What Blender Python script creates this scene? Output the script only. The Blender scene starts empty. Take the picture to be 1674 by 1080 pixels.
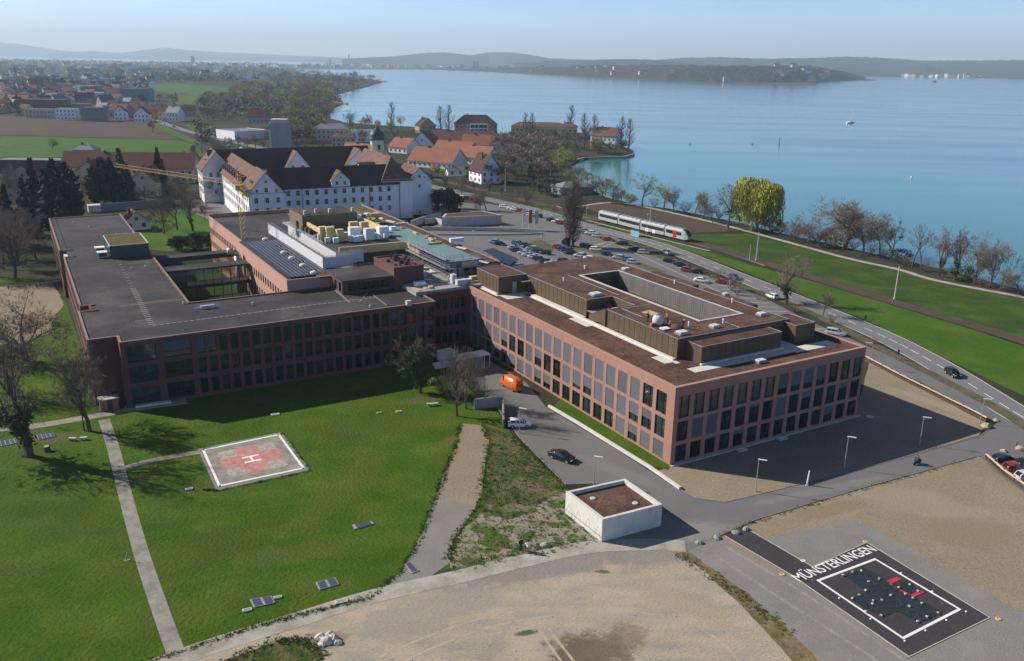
import bpy, math, random, colorsys
from mathutils import Vector, Matrix, noise as mnoise
from mathutils.geometry import tessellate_polygon
R = random.Random(7)
sc = bpy.context.scene
# ------------------------------------------------------------------ camera
FPX, PITCH, ROLL, CAMH = 1406., .3028, .016, 58.
_f = Vector((0, math.cos(PITCH), -math.sin(PITCH)))
_r0 = Vector((1, 0, 0)); _u0 = _r0.cross(_f)
CR = _r0 * math.cos(ROLL) + _u0 * math.sin(ROLL)
CU = -_r0 * math.sin(ROLL) + _u0 * math.cos(ROLL)
cd = bpy.data.cameras.new('camera'); cam = bpy.data.objects.new('camera', cd)
sc.collection.objects.link(cam); sc.camera = cam
cd.sensor_width = 36; cd.sensor_fit = 'HORIZONTAL'; cd.lens = FPX / 1674 * 36
cd.clip_start = .5; cd.clip_end = 60000
m = Matrix((CR, CU, -_f)).transposed().to_4x4(); m.translation = (0, 0, CAMH); cam.matrix_world = m
# ------------------------------------------------------------------ world, sun, exposure
SUN_EL = math.radians(32); SUN_AZ = math.radians(163)      # direction TO the sun, from +X anticlockwise
w = bpy.data.worlds.new("World"); sc.world = w; w.use_nodes = True
nt = w.node_tree; nt.nodes.clear()
out = nt.nodes.new('ShaderNodeOutputWorld'); bg = nt.nodes.new('ShaderNodeBackground')
sky = nt.nodes.new('ShaderNodeTexSky'); sky.sky_type = 'NISHITA'; sky.sun_disc = False
sky.sun_elevation = SUN_EL; sky.sun_rotation = math.pi / 2 - SUN_AZ + 2 * math.pi
sky.altitude = 450; sky.air_density = 1.0; sky.dust_density = 1.2; sky.ozone_density = 3.0
tint = nt.nodes.new('ShaderNodeMix'); tint.data_type = 'RGBA'; tint.blend_type = 'MULTIPLY'; tint.inputs[0].default_value = 1
tc = nt.nodes.new('ShaderNodeTexCoord'); mp = nt.nodes.new('ShaderNodeMapping'); mp.inputs['Scale'].default_value = (2.2, 2.2, 22)
nz = nt.nodes.new('ShaderNodeTexNoise'); nz.inputs['Scale'].default_value = 1.6; nz.inputs['Detail'].default_value = 6; nz.inputs['Roughness'].default_value = .55
rp = nt.nodes.new('ShaderNodeValToRGB'); rp.color_ramp.elements[0].position = .35; rp.color_ramp.elements[1].position = .75
rp.color_ramp.elements[0].color = (.98, 1.02, 1.14, 1); rp.color_ramp.elements[1].color = (1.2, 1.2, 1.24, 1)
nt.links.new(tc.outputs['Generated'], mp.inputs[0]); nt.links.new(mp.outputs[0], nz.inputs['Vector']); nt.links.new(nz.outputs['Fac'], rp.inputs[0])
nt.links.new(sky.outputs[0], tint.inputs[6]); nt.links.new(rp.outputs[0], tint.inputs[7])
sepw = nt.nodes.new('ShaderNodeSeparateXYZ'); nt.links.new(tc.outputs['Generated'], sepw.inputs[0])
el = nt.nodes.new('ShaderNodeValToRGB'); el.color_ramp.elements[0].position = 0; el.color_ramp.elements[0].color = (2.75, 2.95, 3.3, 1); el.color_ramp.elements[1].position = .5; el.color_ramp.elements[1].color = (.6, .6, .62, 1)
e_ = el.color_ramp.elements.new(.06); e_.color = (1.62, 1.98, 2.75, 1)
e_ = el.color_ramp.elements.new(.2); e_.color = (1.2, 1.5, 2.05, 1)
nt.links.new(sepw.outputs[2], el.inputs[0]); t2 = nt.nodes.new('ShaderNodeMix'); t2.data_type = 'RGBA'; t2.blend_type = 'MULTIPLY'; t2.inputs[0].default_value = 1
nt.links.new(tint.outputs[2], t2.inputs[6]); nt.links.new(el.outputs[0], t2.inputs[7]); nt.links.new(t2.outputs[2], bg.inputs[0]); bg.inputs[1].default_value = .055
nt.links.new(bg.outputs[0], out.inputs[0])
sl = bpy.data.lights.new('sun', 'SUN'); sl.energy = 5.0; sl.angle = math.radians(.6); sl.color = (1, .93, .82)
so = bpy.data.objects.new('sun', sl); sc.collection.objects.link(so)
sdir = Vector((math.cos(SUN_AZ) * math.cos(SUN_EL), math.sin(SUN_AZ) * math.cos(SUN_EL), math.sin(SUN_EL)))
so.rotation_euler = sdir.to_track_quat('Z', 'Y').to_euler(); so.location = (-200, 60, 200)
sc.view_settings.view_transform = 'Standard'; sc.view_settings.look = 'None'; sc.view_settings.exposure = .52; sc.view_settings.gamma = 1
sc.cycles.volume_bounces = 0; sc.cycles.max_bounces = 6; sc.cycles.diffuse_bounces = 2; sc.cycles.glossy_bounces = 2; sc.cycles.transparent_max_bounces = 6
sc.cycles.use_denoising = True
# ------------------------------------------------------------------ photograph pixel <-> place
def at(px, py, z=0.):
    d = CR * (px - 837) + CU * (540 - py) + _f * FPX
    t = (z - CAMH) / d.z
    return Vector((d.x * t, d.y * t, z))
def proj(p):
    d = Vector(p) - Vector((0, 0, CAMH)); z = d.dot(_f)
    return 837 + FPX * d.dot(CR) / z, 540 - FPX * d.dot(CU) / z
def hz(b, ytop):
    lo, hi = b.z, b.z + 900
    for _ in range(40):
        mid = (lo + hi) / 2
        if (Vector((b.x, b.y, mid - CAMH))).dot(_f) > 1 and proj((b.x, b.y, mid))[1] > ytop: lo = mid
        else: hi = mid
    return lo - b.z
TH = .5239
C1 = Vector((24.22, 118.28, 0))
def ab(a, b, z=0.):
    return Vector((C1.x + a * math.cos(TH) - b * math.sin(TH), C1.y + a * math.sin(TH) + b * math.cos(TH), z))
def ppt(p, q, t): return (p[0] + (q[0] - p[0]) * t, p[1] + (q[1] - p[1]) * t)
# ------------------------------------------------------------------ mesh builder
class MB:
    def __init__(s): s.v = []; s.f = []; s.m = []
    def quad(s, pts, m=0):
        n = len(s.v); s.v += [tuple(p) for p in pts]; s.f.append(tuple(range(n, n + len(pts)))); s.m.append(m)
    def box(s, x0, x1, y0, y1, z0, z1, m=0, top=None):
        n = len(s.v)
        s.v += [(x0, y0, z0), (x1, y0, z0), (x1, y1, z0), (x0, y1, z0), (x0, y0, z1), (x1, y0, z1), (x1, y1, z1), (x0, y1, z1)]
        for k, q in enumerate(((3, 2, 1, 0), (4, 5, 6, 7), (0, 1, 5, 4), (1, 2, 6, 5), (2, 3, 7, 6), (3, 0, 4, 7))):
            s.f.append(tuple(n + i for i in q)); s.m.append(top if (top is not None and k == 1) else m)
        return s
    def prism(s, pts, z0, z1, m=0, top=None, bottom=True):
        n = len(s.v); k = len(pts)
        ar = sum(pts[i][0] * pts[(i + 1) % k][1] - pts[(i + 1) % k][0] * pts[i][1] for i in range(k))
        if ar < 0: pts = list(pts)[::-1]
        zf = (lambda p, z: z) 
        s.v += [(p[0], p[1], z0) for p in pts] + [(p[0], p[1], z1) for p in pts]
        for i in range(k):
            j = (i + 1) % k; s.f.append((n + i, n + j, n + k + j, n + k + i)); s.m.append(m)
        for t in tessellate_polygon([[Vector((p[0], p[1], 0)) for p in pts]]):
            a, b, c = t
            if (pts[b][0] - pts[a][0]) * (pts[c][1] - pts[a][1]) - (pts[b][1] - pts[a][1]) * (pts[c][0] - pts[a][0]) < 0: b, c = c, b
            s.f.append((n + k + a, n + k + b, n + k + c)); s.m.append(m if top is None else top)
            if bottom: s.f.append((n + a, n + c, n + b)); s.m.append(m)
        return s
    def obox(s, p0, p1, wd, z0, z1, m=0):          # box along a ground segment
        d = Vector((p1[0] - p0[0], p1[1] - p0[1])); L = d.length or 1; nx, ny = -d.y / L * wd / 2, d.x / L * wd / 2
        return s.prism([(p0[0] + nx, p0[1] + ny), (p0[0] - nx, p0[1] - ny), (p1[0] - nx, p1[1] - ny), (p1[0] + nx, p1[1] + ny)], z0, z1, m)
    def tube(s, p0, p1, r0, r1=None, n=6, m=0, cap=True):
        r1 = r0 if r1 is None else r1; p0 = Vector(p0); p1 = Vector(p1); d = (p1 - p0)
        if d.length < 1e-6: return s
        d.normalize(); u = d.orthogonal().normalized(); v = d.cross(u); b = len(s.v)
        for p, r in ((p0, r0), (p1, r1)):
            for k in range(n):
                a = 2 * math.pi * k / n; q = p + (u * math.cos(a) + v * math.sin(a)) * r; s.v.append(tuple(q))
        for k in range(n):
            j = (k + 1) % n; s.f.append((b + k, b + j, b + n + j, b + n + k)); s.m.append(m)
        if cap: s.f.append(tuple(b + n + k for k in range(n))); s.m.append(m); s.f.append(tuple(b + n - 1 - k for k in range(n))); s.m.append(m)
        return s
    def lathe(s, prof, n=12, m=0, c=(0, 0)):
        b = len(s.v)
        for r, z in prof:
            for k in range(n):
                a = 2 * math.pi * k / n; s.v.append((c[0] + r * math.cos(a), c[1] + r * math.sin(a), z))
        for i in range(len(prof) - 1):
            for k in range(n):
                j = (k + 1) % n; s.f.append((b + i * n + k, b + i * n + j, b + (i + 1) * n + j, b + (i + 1) * n + k)); s.m.append(m)
        return s
    def mesh(s, name, mats, smooth=False):
        me = bpy.data.meshes.new(name); me.from_pydata(s.v, [], s.f)
        for mt in (mats if isinstance(mats, (list, tuple)) else [mats]): me.materials.append(mt)
        me.polygons.foreach_set('material_index', s.m)
        if smooth: me.polygons.foreach_set('use_smooth', [True] * len(me.polygons))
        me.update(); return me
    def build(s, name, mats, parent=None, smooth=False):
        return ob(name, s.mesh(name, mats, smooth), parent)
def ob(name, me, parent=None, loc=None, rz=None):
    o = bpy.data.objects.new(name, me); sc.collection.objects.link(o)
    if parent: o.parent = parent
    if loc is not None: o.location = loc
    if rz is not None: o.rotation_euler = (0, 0, rz)
    return o
def tag(o, label, cat, group=None):
    o['label'] = label; o['category'] = cat
    if group: o['group'] = group
    return o
def struct(o, kind='structure', label=None, cat=None):
    o['kind'] = kind
    if label: o['label'] = label
    if cat: o['category'] = cat
    return o
def empty(name, loc, rz=0, label=None, cat=None, group=None):
    o = ob(name, None, None, loc, rz)
    o.empty_display_size = .5
    if label: tag(o, label, cat, group)
    return o
def spawn(name, parts, loc, rz=0, scale=(1, 1, 1), label=None, cat=None, group=None):
    # parts: (name, mesh, [ (name, mesh) ... ])  every copy shares mesh data
    r = empty(name, loc, rz, label, cat, group); r.scale = scale
    for p in parts:
        q = ob(p[0], p[1], r)
        for s_ in (p[2] if len(p) > 2 else []): ob(s_[0], s_[1], q)
    return r
# ------------------------------------------------------------------ materials
def M(name, col, rough=.85, var=.2, sc1=2., sc2=.15, bump=0., metal=0., spec=.3, obj=0., col2=None, thr=(.45, .6), sc3=None, stretch=None, coord='Object', bdist=.05):
    mt = bpy.data.materials.new(name); mt.use_nodes = True; n = mt.node_tree.nodes; l = mt.node_tree.links
    b = n['Principled BSDF']; b.inputs['Roughness'].default_value = rough; b.inputs['Metallic'].default_value = metal
    b.inputs['Specular IOR Level'].default_value = spec
    tcn = n.new('ShaderNodeTexCoord'); src = tcn.outputs[coord]
    if stretch:
        mpn = n.new('ShaderNodeMapping'); mpn.inputs['Scale'].default_value = stretch; l.new(src, mpn.inputs[0]); src = mpn.outputs[0]
    def nz(scale, det=6, rg=.6):
        t = n.new('ShaderNodeTexNoise'); t.inputs['Scale'].default_value = scale; t.inputs['Detail'].default_value = det; t.inputs['Roughness'].default_value = rg
        l.new(src, t.inputs['Vector']); return t
    a = nz(sc1); c = nz(sc2, 4)
    def math_(op, x, y):
        q = n.new('ShaderNodeMath'); q.operation = op
        for k, v_ in ((0, x), (1, y)):
            if isinstance(v_, (int, float)): q.inputs[k].default_value = v_
            else: l.new(v_, q.inputs[k])
        return q.outputs[0]
    fac = math_('ADD', math_('MULTIPLY', math_('SUBTRACT', a.outputs['Fac'], .5), 3.2 * var), math_('MULTIPLY', math_('SUBTRACT', c.outputs['Fac'], .5), 2.4 * var))
    if obj:
        oi = n.new('ShaderNodeObjectInfo'); fac = math_('ADD', fac, math_('MULTIPLY', math_('SUBTRACT', oi.outputs['Random'], .5), 2 * obj))
    fac = math_('ADD', fac, 1.)
    base = n.new('ShaderNodeRGB'); base.outputs[0].default_value = (*col, 1); cs = base.outputs[0]
    if col2:
        d = nz(sc3 or sc2 * 3, 8, .65); rr = n.new('ShaderNodeValToRGB'); rr.color_ramp.elements[0].position = thr[0]; rr.color_ramp.elements[1].position = thr[1]
        l.new(d.outputs['Fac'], rr.inputs[0]); mx = n.new('ShaderNodeMix'); mx.data_type = 'RGBA'; l.new(rr.outputs[0], mx.inputs[0]); l.new(cs, mx.inputs[6]); mx.inputs[7].default_value = (*col2, 1); cs = mx.outputs[2]
    hs = n.new('ShaderNodeVectorMath'); hs.operation = 'SCALE'; l.new(cs, hs.inputs[0]); l.new(fac, hs.inputs[3])
    l.new(hs.outputs[0], b.inputs['Base Color'])
    if bump:
        bp = n.new('ShaderNodeBump'); bp.inputs['Strength'].default_value = bump; bp.inputs['Distance'].default_value = bdist; l.new(a.outputs['Fac'], bp.inputs['Height']); l.new(bp.outputs[0], b.inputs['Normal'])
    return mt
def soft(mt, items, amp=.9):
    """worn or differently coloured areas of a ground material, with ragged soft edges: (px, py, length m, width m, angle, colour, strength)"""
    n = mt.node_tree.nodes; l = mt.node_tree.links; b = n['Principled BSDF']; cs = b.inputs['Base Color'].links[0].from_socket
    tcn = n.new('ShaderNodeTexCoord'); no = n.new('ShaderNodeTexNoise'); no.inputs['Scale'].default_value = .45; no.inputs['Detail'].default_value = 9; no.inputs['Roughness'].default_value = .72; l.new(tcn.outputs['Object'], no.inputs['Vector'])
    for (px, py, lx, ly, ang, col, st) in items:
        c = at(px, py); mp_ = n.new('ShaderNodeMapping'); mp_.vector_type = 'TEXTURE'; mp_.inputs['Location'].default_value = c; mp_.inputs['Rotation'].default_value = (0, 0, ang); mp_.inputs['Scale'].default_value = (lx, ly, 1000)
        l.new(tcn.outputs['Object'], mp_.inputs[0]); ln = n.new('ShaderNodeVectorMath'); ln.operation = 'LENGTH'; l.new(mp_.outputs[0], ln.inputs[0])
        ad = n.new('ShaderNodeMath'); ad.operation = 'MULTIPLY_ADD'; l.new(no.outputs['Fac'], ad.inputs[0]); ad.inputs[1].default_value = amp * 2; l.new(ln.outputs['Value'], ad.inputs[2])
        mr_ = n.new('ShaderNodeMapRange'); l.new(ad.outputs[0], mr_.inputs[0]); mr_.inputs[1].default_value = 1.0 + amp - .1; mr_.inputs[2].default_value = .55 + amp; mr_.inputs[3].default_value = 0; mr_.inputs[4].default_value = st
        mx = n.new('ShaderNodeMix'); mx.data_type = 'RGBA'; l.new(mr_.outputs[0], mx.inputs[0]); l.new(cs, mx.inputs[6]); mx.inputs[7].default_value = (*col, 1); cs = mx.outputs[2]
    l.new(cs, b.inputs['Base Color'])
G_LAWN = M('lawn_grass', (.045, .095, .004), .95, .30, 2.0, .10, .8, col2=(.076, .114, .010), sc3=.16, thr=(.44, .66), bdist=.3, spec=.1)
G_MEADOW = M('meadow_grass', (.045, .105, .006), .95, .22, 1.2, .05, .5, col2=(.068, .116, .012), sc3=.08, bdist=.2, spec=.1)
G_ROUGH = M('rough_grass', (.045, .075, .015), .95, .5, 1.8, .3, .9, col2=(.13, .105, .05), sc3=.5, thr=(.45, .62), bdist=.3, spec=.1)
G_GROUND = M('garden_ground', (.030, .036, .016), .95, .3, .25, .02, 0, col2=(.055, .046, .030), sc3=.02, spec=.1)
G_FAR = M('far_ground', (.045, .06, .035), .95, .3, .02, .002, 0, col2=(.06, .09, .03), sc3=.004, spec=.1)
G_SOIL = M('tan_soil', (.265, .215, .152), .95, .26, 2.4, .09, .6, col2=(.205, .17, .115), sc3=.18, thr=(.45, .7), bdist=.12, spec=.1)
G_GRAVELLOT = M('pale_gravel_lot', (.385, .32, .232), .95, .15, 3.2, .12, .6, col2=(.29, .26, .215), sc3=.22, thr=(.40, .66), stretch=(.7, 1.9, 1), bdist=.15, spec=.1)
G_WASTE = M('patchy_waste_ground', (.27, .235, .17), .95, .3, 2.5, .3, .8, col2=(.06, .09, .02), sc3=.3, thr=(.46, .53), bdist=.2, spec=.1)
G_GRAVEL = M('grey_gravel', (.215, .202, .185), .95, .22, 5, .2, .5, bdist=.1, spec=.1)
G_TRACK = M('track_gravel', (.37, .345, .30), .95, .16, 3, .15, .4, bdist=.08, col2=(.28, .25, .21), sc3=.25, spec=.1)
G_PATH = M('concrete_path', (.27, .245, .22), .9, .18, 2.5, .2, .2, col2=(.2, .18, .15), sc3=.5, spec=.2)
G_ASPH = M('asphalt', (.158, .152, .152), .9, .1, 4, .12, .1, col2=(.125, .12, .12), sc3=.12, thr=(.4, .7), spec=.25)
G_ROAD = M('main_road_asphalt', (.17, .165, .168), .9, .08, 3, .08, 0, spec=.25)
G_DARKASPH = M('new_dark_asphalt', (.045, .04, .043), .85, .25, 3, .5, .1, spec=.3)
G_FIELD = M('ploughed_field', (.085, .058, .044), .95, .2, .9, .05, .6, bdist=.15, stretch=(1, 1, 1), spec=.1)
G_MULCH = M('brown_verge', (.13, .105, .06), .95, .35, 1.5, .2, .5, col2=(.06, .085, .025), sc3=.4, thr=(.45, .6), spec=.1)
PAINT_W = M('white_road_paint', (.74, .74, .72), .7, .08, 2, .3)
PAINT_Y = M('yellow_road_paint', (.55, .45, .12), .7, .1, 2, .3)
GLASS_L = M('glass_with_painted_reflection', (.085, .078, .062), .1, .5, .8, .4, obj=.4, spec=.6, col2=(.02, .03, .028), sc3=.5, thr=(.42, .6))  # pale reflection and room brightness painted into the glass colour
CONC = M('pale_concrete', (.46, .44, .40), .85, .14, 1.2, .2, .1, stretch=(1, 1, .35))
CONC_W = M('white_concrete', (.57, .55, .50), .85, .18, 1.4, .3, .1, stretch=(1, 1, .3))
CONC_G = M('grey_concrete', (.27, .265, .26), .85, .18, 1.0, .2, .1, stretch=(1, 1, .3))
RED = M('red_pigmented_concrete', (.325, .170, .128), .8, .10, 1.2, .12, .05, stretch=(1, 1, .5))
REDOLD = M('weathered_red_concrete', (.125, .054, .044), .85, .16, 1.0, .15, .08, stretch=(1, 1, .4))
PINK = M('salmon_render', (.42, .24, .18), .85, .08, .8, .1, stretch=(1, 1, .4))
COPING = M('red_coping', (.40, .22, .16), .7, .06, 1, .1)
ROOF_RED = M('red_gravel_roof', (.088, .048, .040), .95, .62, 2.6, .18, 1.0, col2=(.125, .075, .052), sc3=.6, thr=(.4, .65), bdist=.1, spec=.1)
ROOF_DARK = M('dark_bitumen_roof', (.034, .029, .030), .9, .45, 2.0, .12, .2, col2=(.060, .051, .050), sc3=.11, thr=(.45, .6), spec=.25)
ROOF_MOSS = M('mossy_roof', (.10, .085, .02), .95, .35, 1.5, .3, .4, col2=(.14, .08, .04), sc3=.6, spec=.1)
BRONZE = M('bronze_cladding', (.115, .078, .042), .55, .22, .9, .2, 0, metal=.25, stretch=(2.2, 2.2, .25), spec=.4)
WOODGREY = M('weathered_slat_screen', (.135, .125, .115), .8, .3, 2.5, .3, 0, stretch=(1.6, 1.6, .12))
GLASS = M('dark_window_glass', (.012, .022, .020), .06, .6, .5, .3, 0, obj=.7, spec=.6, col2=(.03, .075, .06), sc3=.35, thr=(.5, .62))
GLASS_B = M('blue_dark_glass', (.018, .024, .032), .08, .4, .6, .3, 0, obj=.5, spec=.6)
FRAME = M('dark_window_frame', (.018, .015, .014), .5, .1, 1, .3, spec=.4)
BLIND = M('grey_textile_blind', (.105, .108, .12), .8, .06, .6, .2, obj=.14, spec=.2)
WHITE = M('white_render', (.74, .745, .74), .85, .05, .6, .08, stretch=(1, 1, .4))
CREAM = M('cream_render', (.62, .54, .36), .85, .08, .6, .1, obj=.1)
YELLOW = M('yellow_render', (.62, .47, .18), .85, .08, .6, .1)
TILE_BR = M('brown_tile_roof', (.125, .073, .058), .9, .25, 1.6, .2, .5, bdist=.12, col2=(.17, .10, .078), sc3=.5, spec=.15, coord='Object')
TILE_DK = M('dark_tile_roof', (.070, .042, .038), .9, .25, 1.6, .2, .3, spec=.15)
TILE_OR = M('orange_tile_roof', (.27, .115, .07), .9, .22, 1.4, .2, .3, obj=.08, spec=.15)
TILE_RD = M('red_tile_roof', (.15, .062, .048), .9, .25, 1.2, .2, .3, obj=.12, spec=.15)
METAL = M('galvanised_metal', (.42, .43, .44), .45, .08, 2, .3, metal=.6)
METAL_W = M('white_painted_metal', (.7, .7, .7), .5, .05, 2, .3)
STEEL_D = M('dark_steel', (.05, .05, .055), .5, .1, 2, .3, metal=.5)
WOOD = M('pale_timber', (.46, .34, .18), .8, .2, 2, .4)
WOOD_D = M('dark_timber', (.07, .045, .03), .85, .2, 2, .4)
YEL = M('yellow_crane_paint', (.62, .38, .06), .5, .1, 1, .2)
TEAL = M('teal_roof_membrane', (.135, .225, .225), .75, .12, .8, .15, spec=.3)
SHEET = M('white_protective_sheeting', (.50, .50, .52), .8, .08, 1.2, .3, .2)
INSUL = M('yellow_insulation_board', (.55, .42, .19), .9, .12, 1.2, .3, obj=.1)
FOIL = M('white_wrapped_foil', (.72, .73, .76), .5, .12, 1.5, .5, .5, obj=.1)
BLACK = M('black_rubber', (.02, .02, .021), .7, .15, 2, .5)
BARK = M('grey_brown_bark', (.105, .085, .065), .95, .3, 3, .5, .4, spec=.1)
BARKR = M('reddish_bark', (.14, .09, .07), .95, .3, 3, .5, .3, spec=.1)
TWIG = M('bare_twigs', (.21, .16, .12), .95, .25, .6, .1, obj=.18, spec=.1)
TWIGR = M('reddish_bare_twigs', (.215, .165, .135), .95, .25, .6, .1, obj=.15, spec=.1)
TWIGG = M('greyish_bare_twigs', (.21, .185, .145), .95, .25, .6, .1, obj=.18, spec=.1)
TWIGPINK = M('pink_blossom', (.42, .19, .22), .9, .25, .6, .1, spec=.1)
LEAFY = M('fresh_yellow_green_leaves', (.33, .33, .04), .8, .3, 9, 2.5, obj=.1, spec=.2)
LEAFB = M('budding_olive_leaves', (.235, .235, .05), .85, .3, .6, .1, obj=.2, spec=.15)
LEAFI = M('ivy_leaves', (.06, .09, .022), .7, .4, .8, .2, obj=.15, spec=.3)
NEEDLE = M('dark_conifer_needles', (.020, .036, .020), .85, .4, .8, .2, obj=.3, spec=.2)
FORS = M('forsythia_blossom', (.55, .42, .02), .9, .2, .8, .2, spec=.1)
SKIN = M('skin', (.45, .28, .2), .6, .03, 3, 1)
# ------------------------------------------------------------------ terrain sheets
def jag(pts, step, amp, seed=0):
    o = []; k = len(pts)
    for i in range(k):
        p, q = pts[i], pts[(i + 1) % k]; L = math.hypot(q[0] - p[0], q[1] - p[1]); n = max(1, min(60, int(L / step)))
        nx, ny = -(q[1] - p[1]) / (L + 1e-9), (q[0] - p[0]) / (L + 1e-9)
        for j in range(n):
            t = j / n; x, y = p[0] + (q[0] - p[0]) * t, p[1] + (q[1] - p[1]) * t
            d = mnoise.noise(Vector((x / (step * 2.2), y / (step * 2.2), seed))) * amp if j else 0
            o.append((x + nx * d, y + ny * d))
    return o
def sheet(name, px, z, mat, amp=0., step=2., world=False, label=None, kind='structure'):
    pts = [tuple(p) for p in px] if world else [tuple(at(x, y)[:2]) for x, y in px]
    if amp: pts = jag(pts, step, amp, len(name))
    b = MB(); n = 0
    vs = [Vector((p[0], p[1], 0)) for p in pts]
    for t in tessellate_polygon([vs]):
        a, c, d = t
        if (vs[c] - vs[a]).cross(vs[d] - vs[a]).z < 0: c, d = d, c
        b.f.append((a, c, d)); b.m.append(0)
    b.v = [(p[0], p[1], z) for p in pts]
    o = b.build(name, mat); struct(o, kind); return o
def ribbon(name, px, width, z, mat, world=False, n=6, zf=None):
    P_ = [Vector(p) for p in px] if world else [at(x, y) for x, y in px]
    pts = []
    for i in range(len(P_) - 1):                       # Catmull-Rom
        p0 = P_[max(i - 1, 0)]; p1 = P_[i]; p2 = P_[i + 1]; p3 = P_[min(i + 2, len(P_) - 1)]
        for k in range(n):
            t = k / n; pts.append(.5 * ((2 * p1) + (-p0 + p2) * t + (2 * p0 - 5 * p1 + 4 * p2 - p3) * t * t + (-p0 + 3 * p1 - 3 * p2 + p3) * t ** 3))
    pts.append(P_[-1]); b = MB(); L = []
    for i, p in enumerate(pts):
        d = (pts[min(i + 1, len(pts) - 1)] - pts[max(i - 1, 0)]); d.z = 0; d.normalize(); nn = Vector((-d.y, d.x, 0)) * (width / 2)
        L.append((p + nn, p - nn))
    for i in range(len(L) - 1): b.quad([(q.x, q.y, z) for q in (L[i][0], L[i][1], L[i + 1][1], L[i + 1][0])])
    o = b.build(name, mat); struct(o); return o, pts
def offset_line(pts, off, i0=0, i1=None):
    o = []
    for i, p in enumerate(pts):
        d = (pts[min(i + 1, len(pts) - 1)] - pts[max(i - 1, 0)]); d.z = 0; d.normalize(); o.append(p + Vector((-d.y, d.x, 0)) * off)
    return o[i0:i1]
# the lake: turquoise over the shallow shelf, bluer where it is deep
WAT = bpy.data.materials.new('lake_water'); WAT.use_nodes = True
n = WAT.node_tree.nodes; l = WAT.node_tree.links; b = n['Principled BSDF']
b.inputs['Roughness'].default_value = .13
wp_ = n.new('ShaderNodeTexNoise'); wp_.inputs['Scale'].default_value = .012; wp_.inputs['Detail'].default_value = 6; wp_.inputs['Roughness'].default_value = .6
wm_ = n.new('ShaderNodeMapping'); wm_.inputs['Scale'].default_value = (.35, 1.6, 1); wm_.inputs['Rotation'].default_value = (0, 0, .35); tw_ = n.new('ShaderNodeTexCoord'); l.new(tw_.outputs['Object'], wm_.inputs[0]); l.new(wm_.outputs[0], wp_.inputs['Vector'])
wr_ = n.new('ShaderNodeMapRange'); wr_.inputs[1].default_value = .4; wr_.inputs[2].default_value = .62; wr_.inputs[3].default_value = .11; wr_.inputs[4].default_value = .16; l.new(wp_.outputs['Fac'], wr_.inputs[0]); l.new(wr_.outputs[0], b.inputs['Roughness']); b.inputs['IOR'].default_value = 1.33; b.inputs['Specular IOR Level'].default_value = .5
tcn = n.new('ShaderNodeTexCoord'); sep = n.new('ShaderNodeSeparateXYZ'); l.new(tcn.outputs['Object'], sep.inputs[0])
big = n.new('ShaderNodeTexNoise'); big.inputs['Scale'].default_value = .004; big.inputs['Detail'].default_value = 5; l.new(tcn.outputs['Object'], big.inputs['Vector'])
# distance from the near shore line, measured across it
dd = n.new('ShaderNodeVectorMath'); dd.operation = 'DOT_PRODUCT'; l.new(tcn.outputs['Object'], dd.inputs[0]); dd.inputs[1].default_value = (.78, .625, 0)
ma = n.new('ShaderNodeMath'); ma.operation = 'MULTIPLY_ADD'; l.new(big.outputs['Fac'], ma.inputs[0]); ma.inputs[1].default_value = 260; l.new(dd.outputs['Value'], ma.inputs[2])
mr = n.new('ShaderNodeMapRange'); l.new(ma.outputs[0], mr.inputs[0]); mr.inputs[1].default_value = 330; mr.inputs[2].default_value = 1150
cr = n.new('ShaderNodeValToRGB'); l.new(mr.outputs[0], cr.inputs[0])
cr.color_ramp.elements[0].color = (.034, .160, .140, 1); cr.color_ramp.elements[1].color = (.034, .10, .135, 1)
e = cr.color_ramp.elements.new(.35); e.color = (.048, .188, .165, 1)
e = cr.color_ramp.elements.new(.55); e.color = (.036, .115, .14, 1)
l.new(cr.outputs[0], b.inputs['Base Color'])
wv = n.new('ShaderNodeTexNoise'); wv.inputs['Scale'].default_value = .22; wv.inputs['Detail'].default_value = 7; wv.inputs['Roughness'].default_value = .7
mpn = n.new('ShaderNodeMapping'); mpn.inputs['Scale'].default_value = (1, 2.2, 1); mpn.inputs['Rotation'].default_value = (0, 0, .5); l.new(tcn.outputs['Object'], mpn.inputs[0]); l.new(mpn.outputs[0], wv.inputs['Vector'])
bp = n.new('ShaderNodeBump'); bp.inputs['Strength'].default_value = .12; bp.inputs['Distance'].default_value = .3; l.new(wv.outputs['Fac'], bp.inputs['Height']); l.new(bp.outputs[0], b.inputs['Normal'])
wt = MB(); wt.quad([(-9000, 150, -.9), (16000, 150, -.9), (24000, 24000, -.9), (-12000, 24000, -.9)]); struct(wt.build('lake', WAT))
# land: near shore traced on the ground, then out to the left
shore = [(2700, 700), (1760, 497), (1674, 474), (1600, 455), (1500, 430), (1400, 408), (1330, 392), (1270, 380), (1215, 365), (1150, 352), (1090, 340), (1040, 334), (990, 322), (955, 305), (938, 285), (934, 268), (950, 259),
         (985, 256), (1020, 255), (1036, 251), (1036, 246), (1020, 240), (1006, 232), (985, 224), (950, 217), (900, 216), (845, 215), (815, 219), (780, 217), (740, 212), (700, 208), (660, 206), (610, 204), (560, 199), (540, 193), (537, 184),
         (545, 175), (562, 168), (556, 160), (545, 155), (570, 148), (600, 141), (617, 136), (628, 133), (612, 130), (585, 127), (560, 124), (530, 122), (505, 120), (485, 117), (472, 113.5)]
sw = [tuple(at(x, y)[:2]) for x, y in shore]
land = [(2500, -60), (2500, -400), (-6000, -400), (-9000, 9000), (-2600, 9000)]
jl = []
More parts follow.
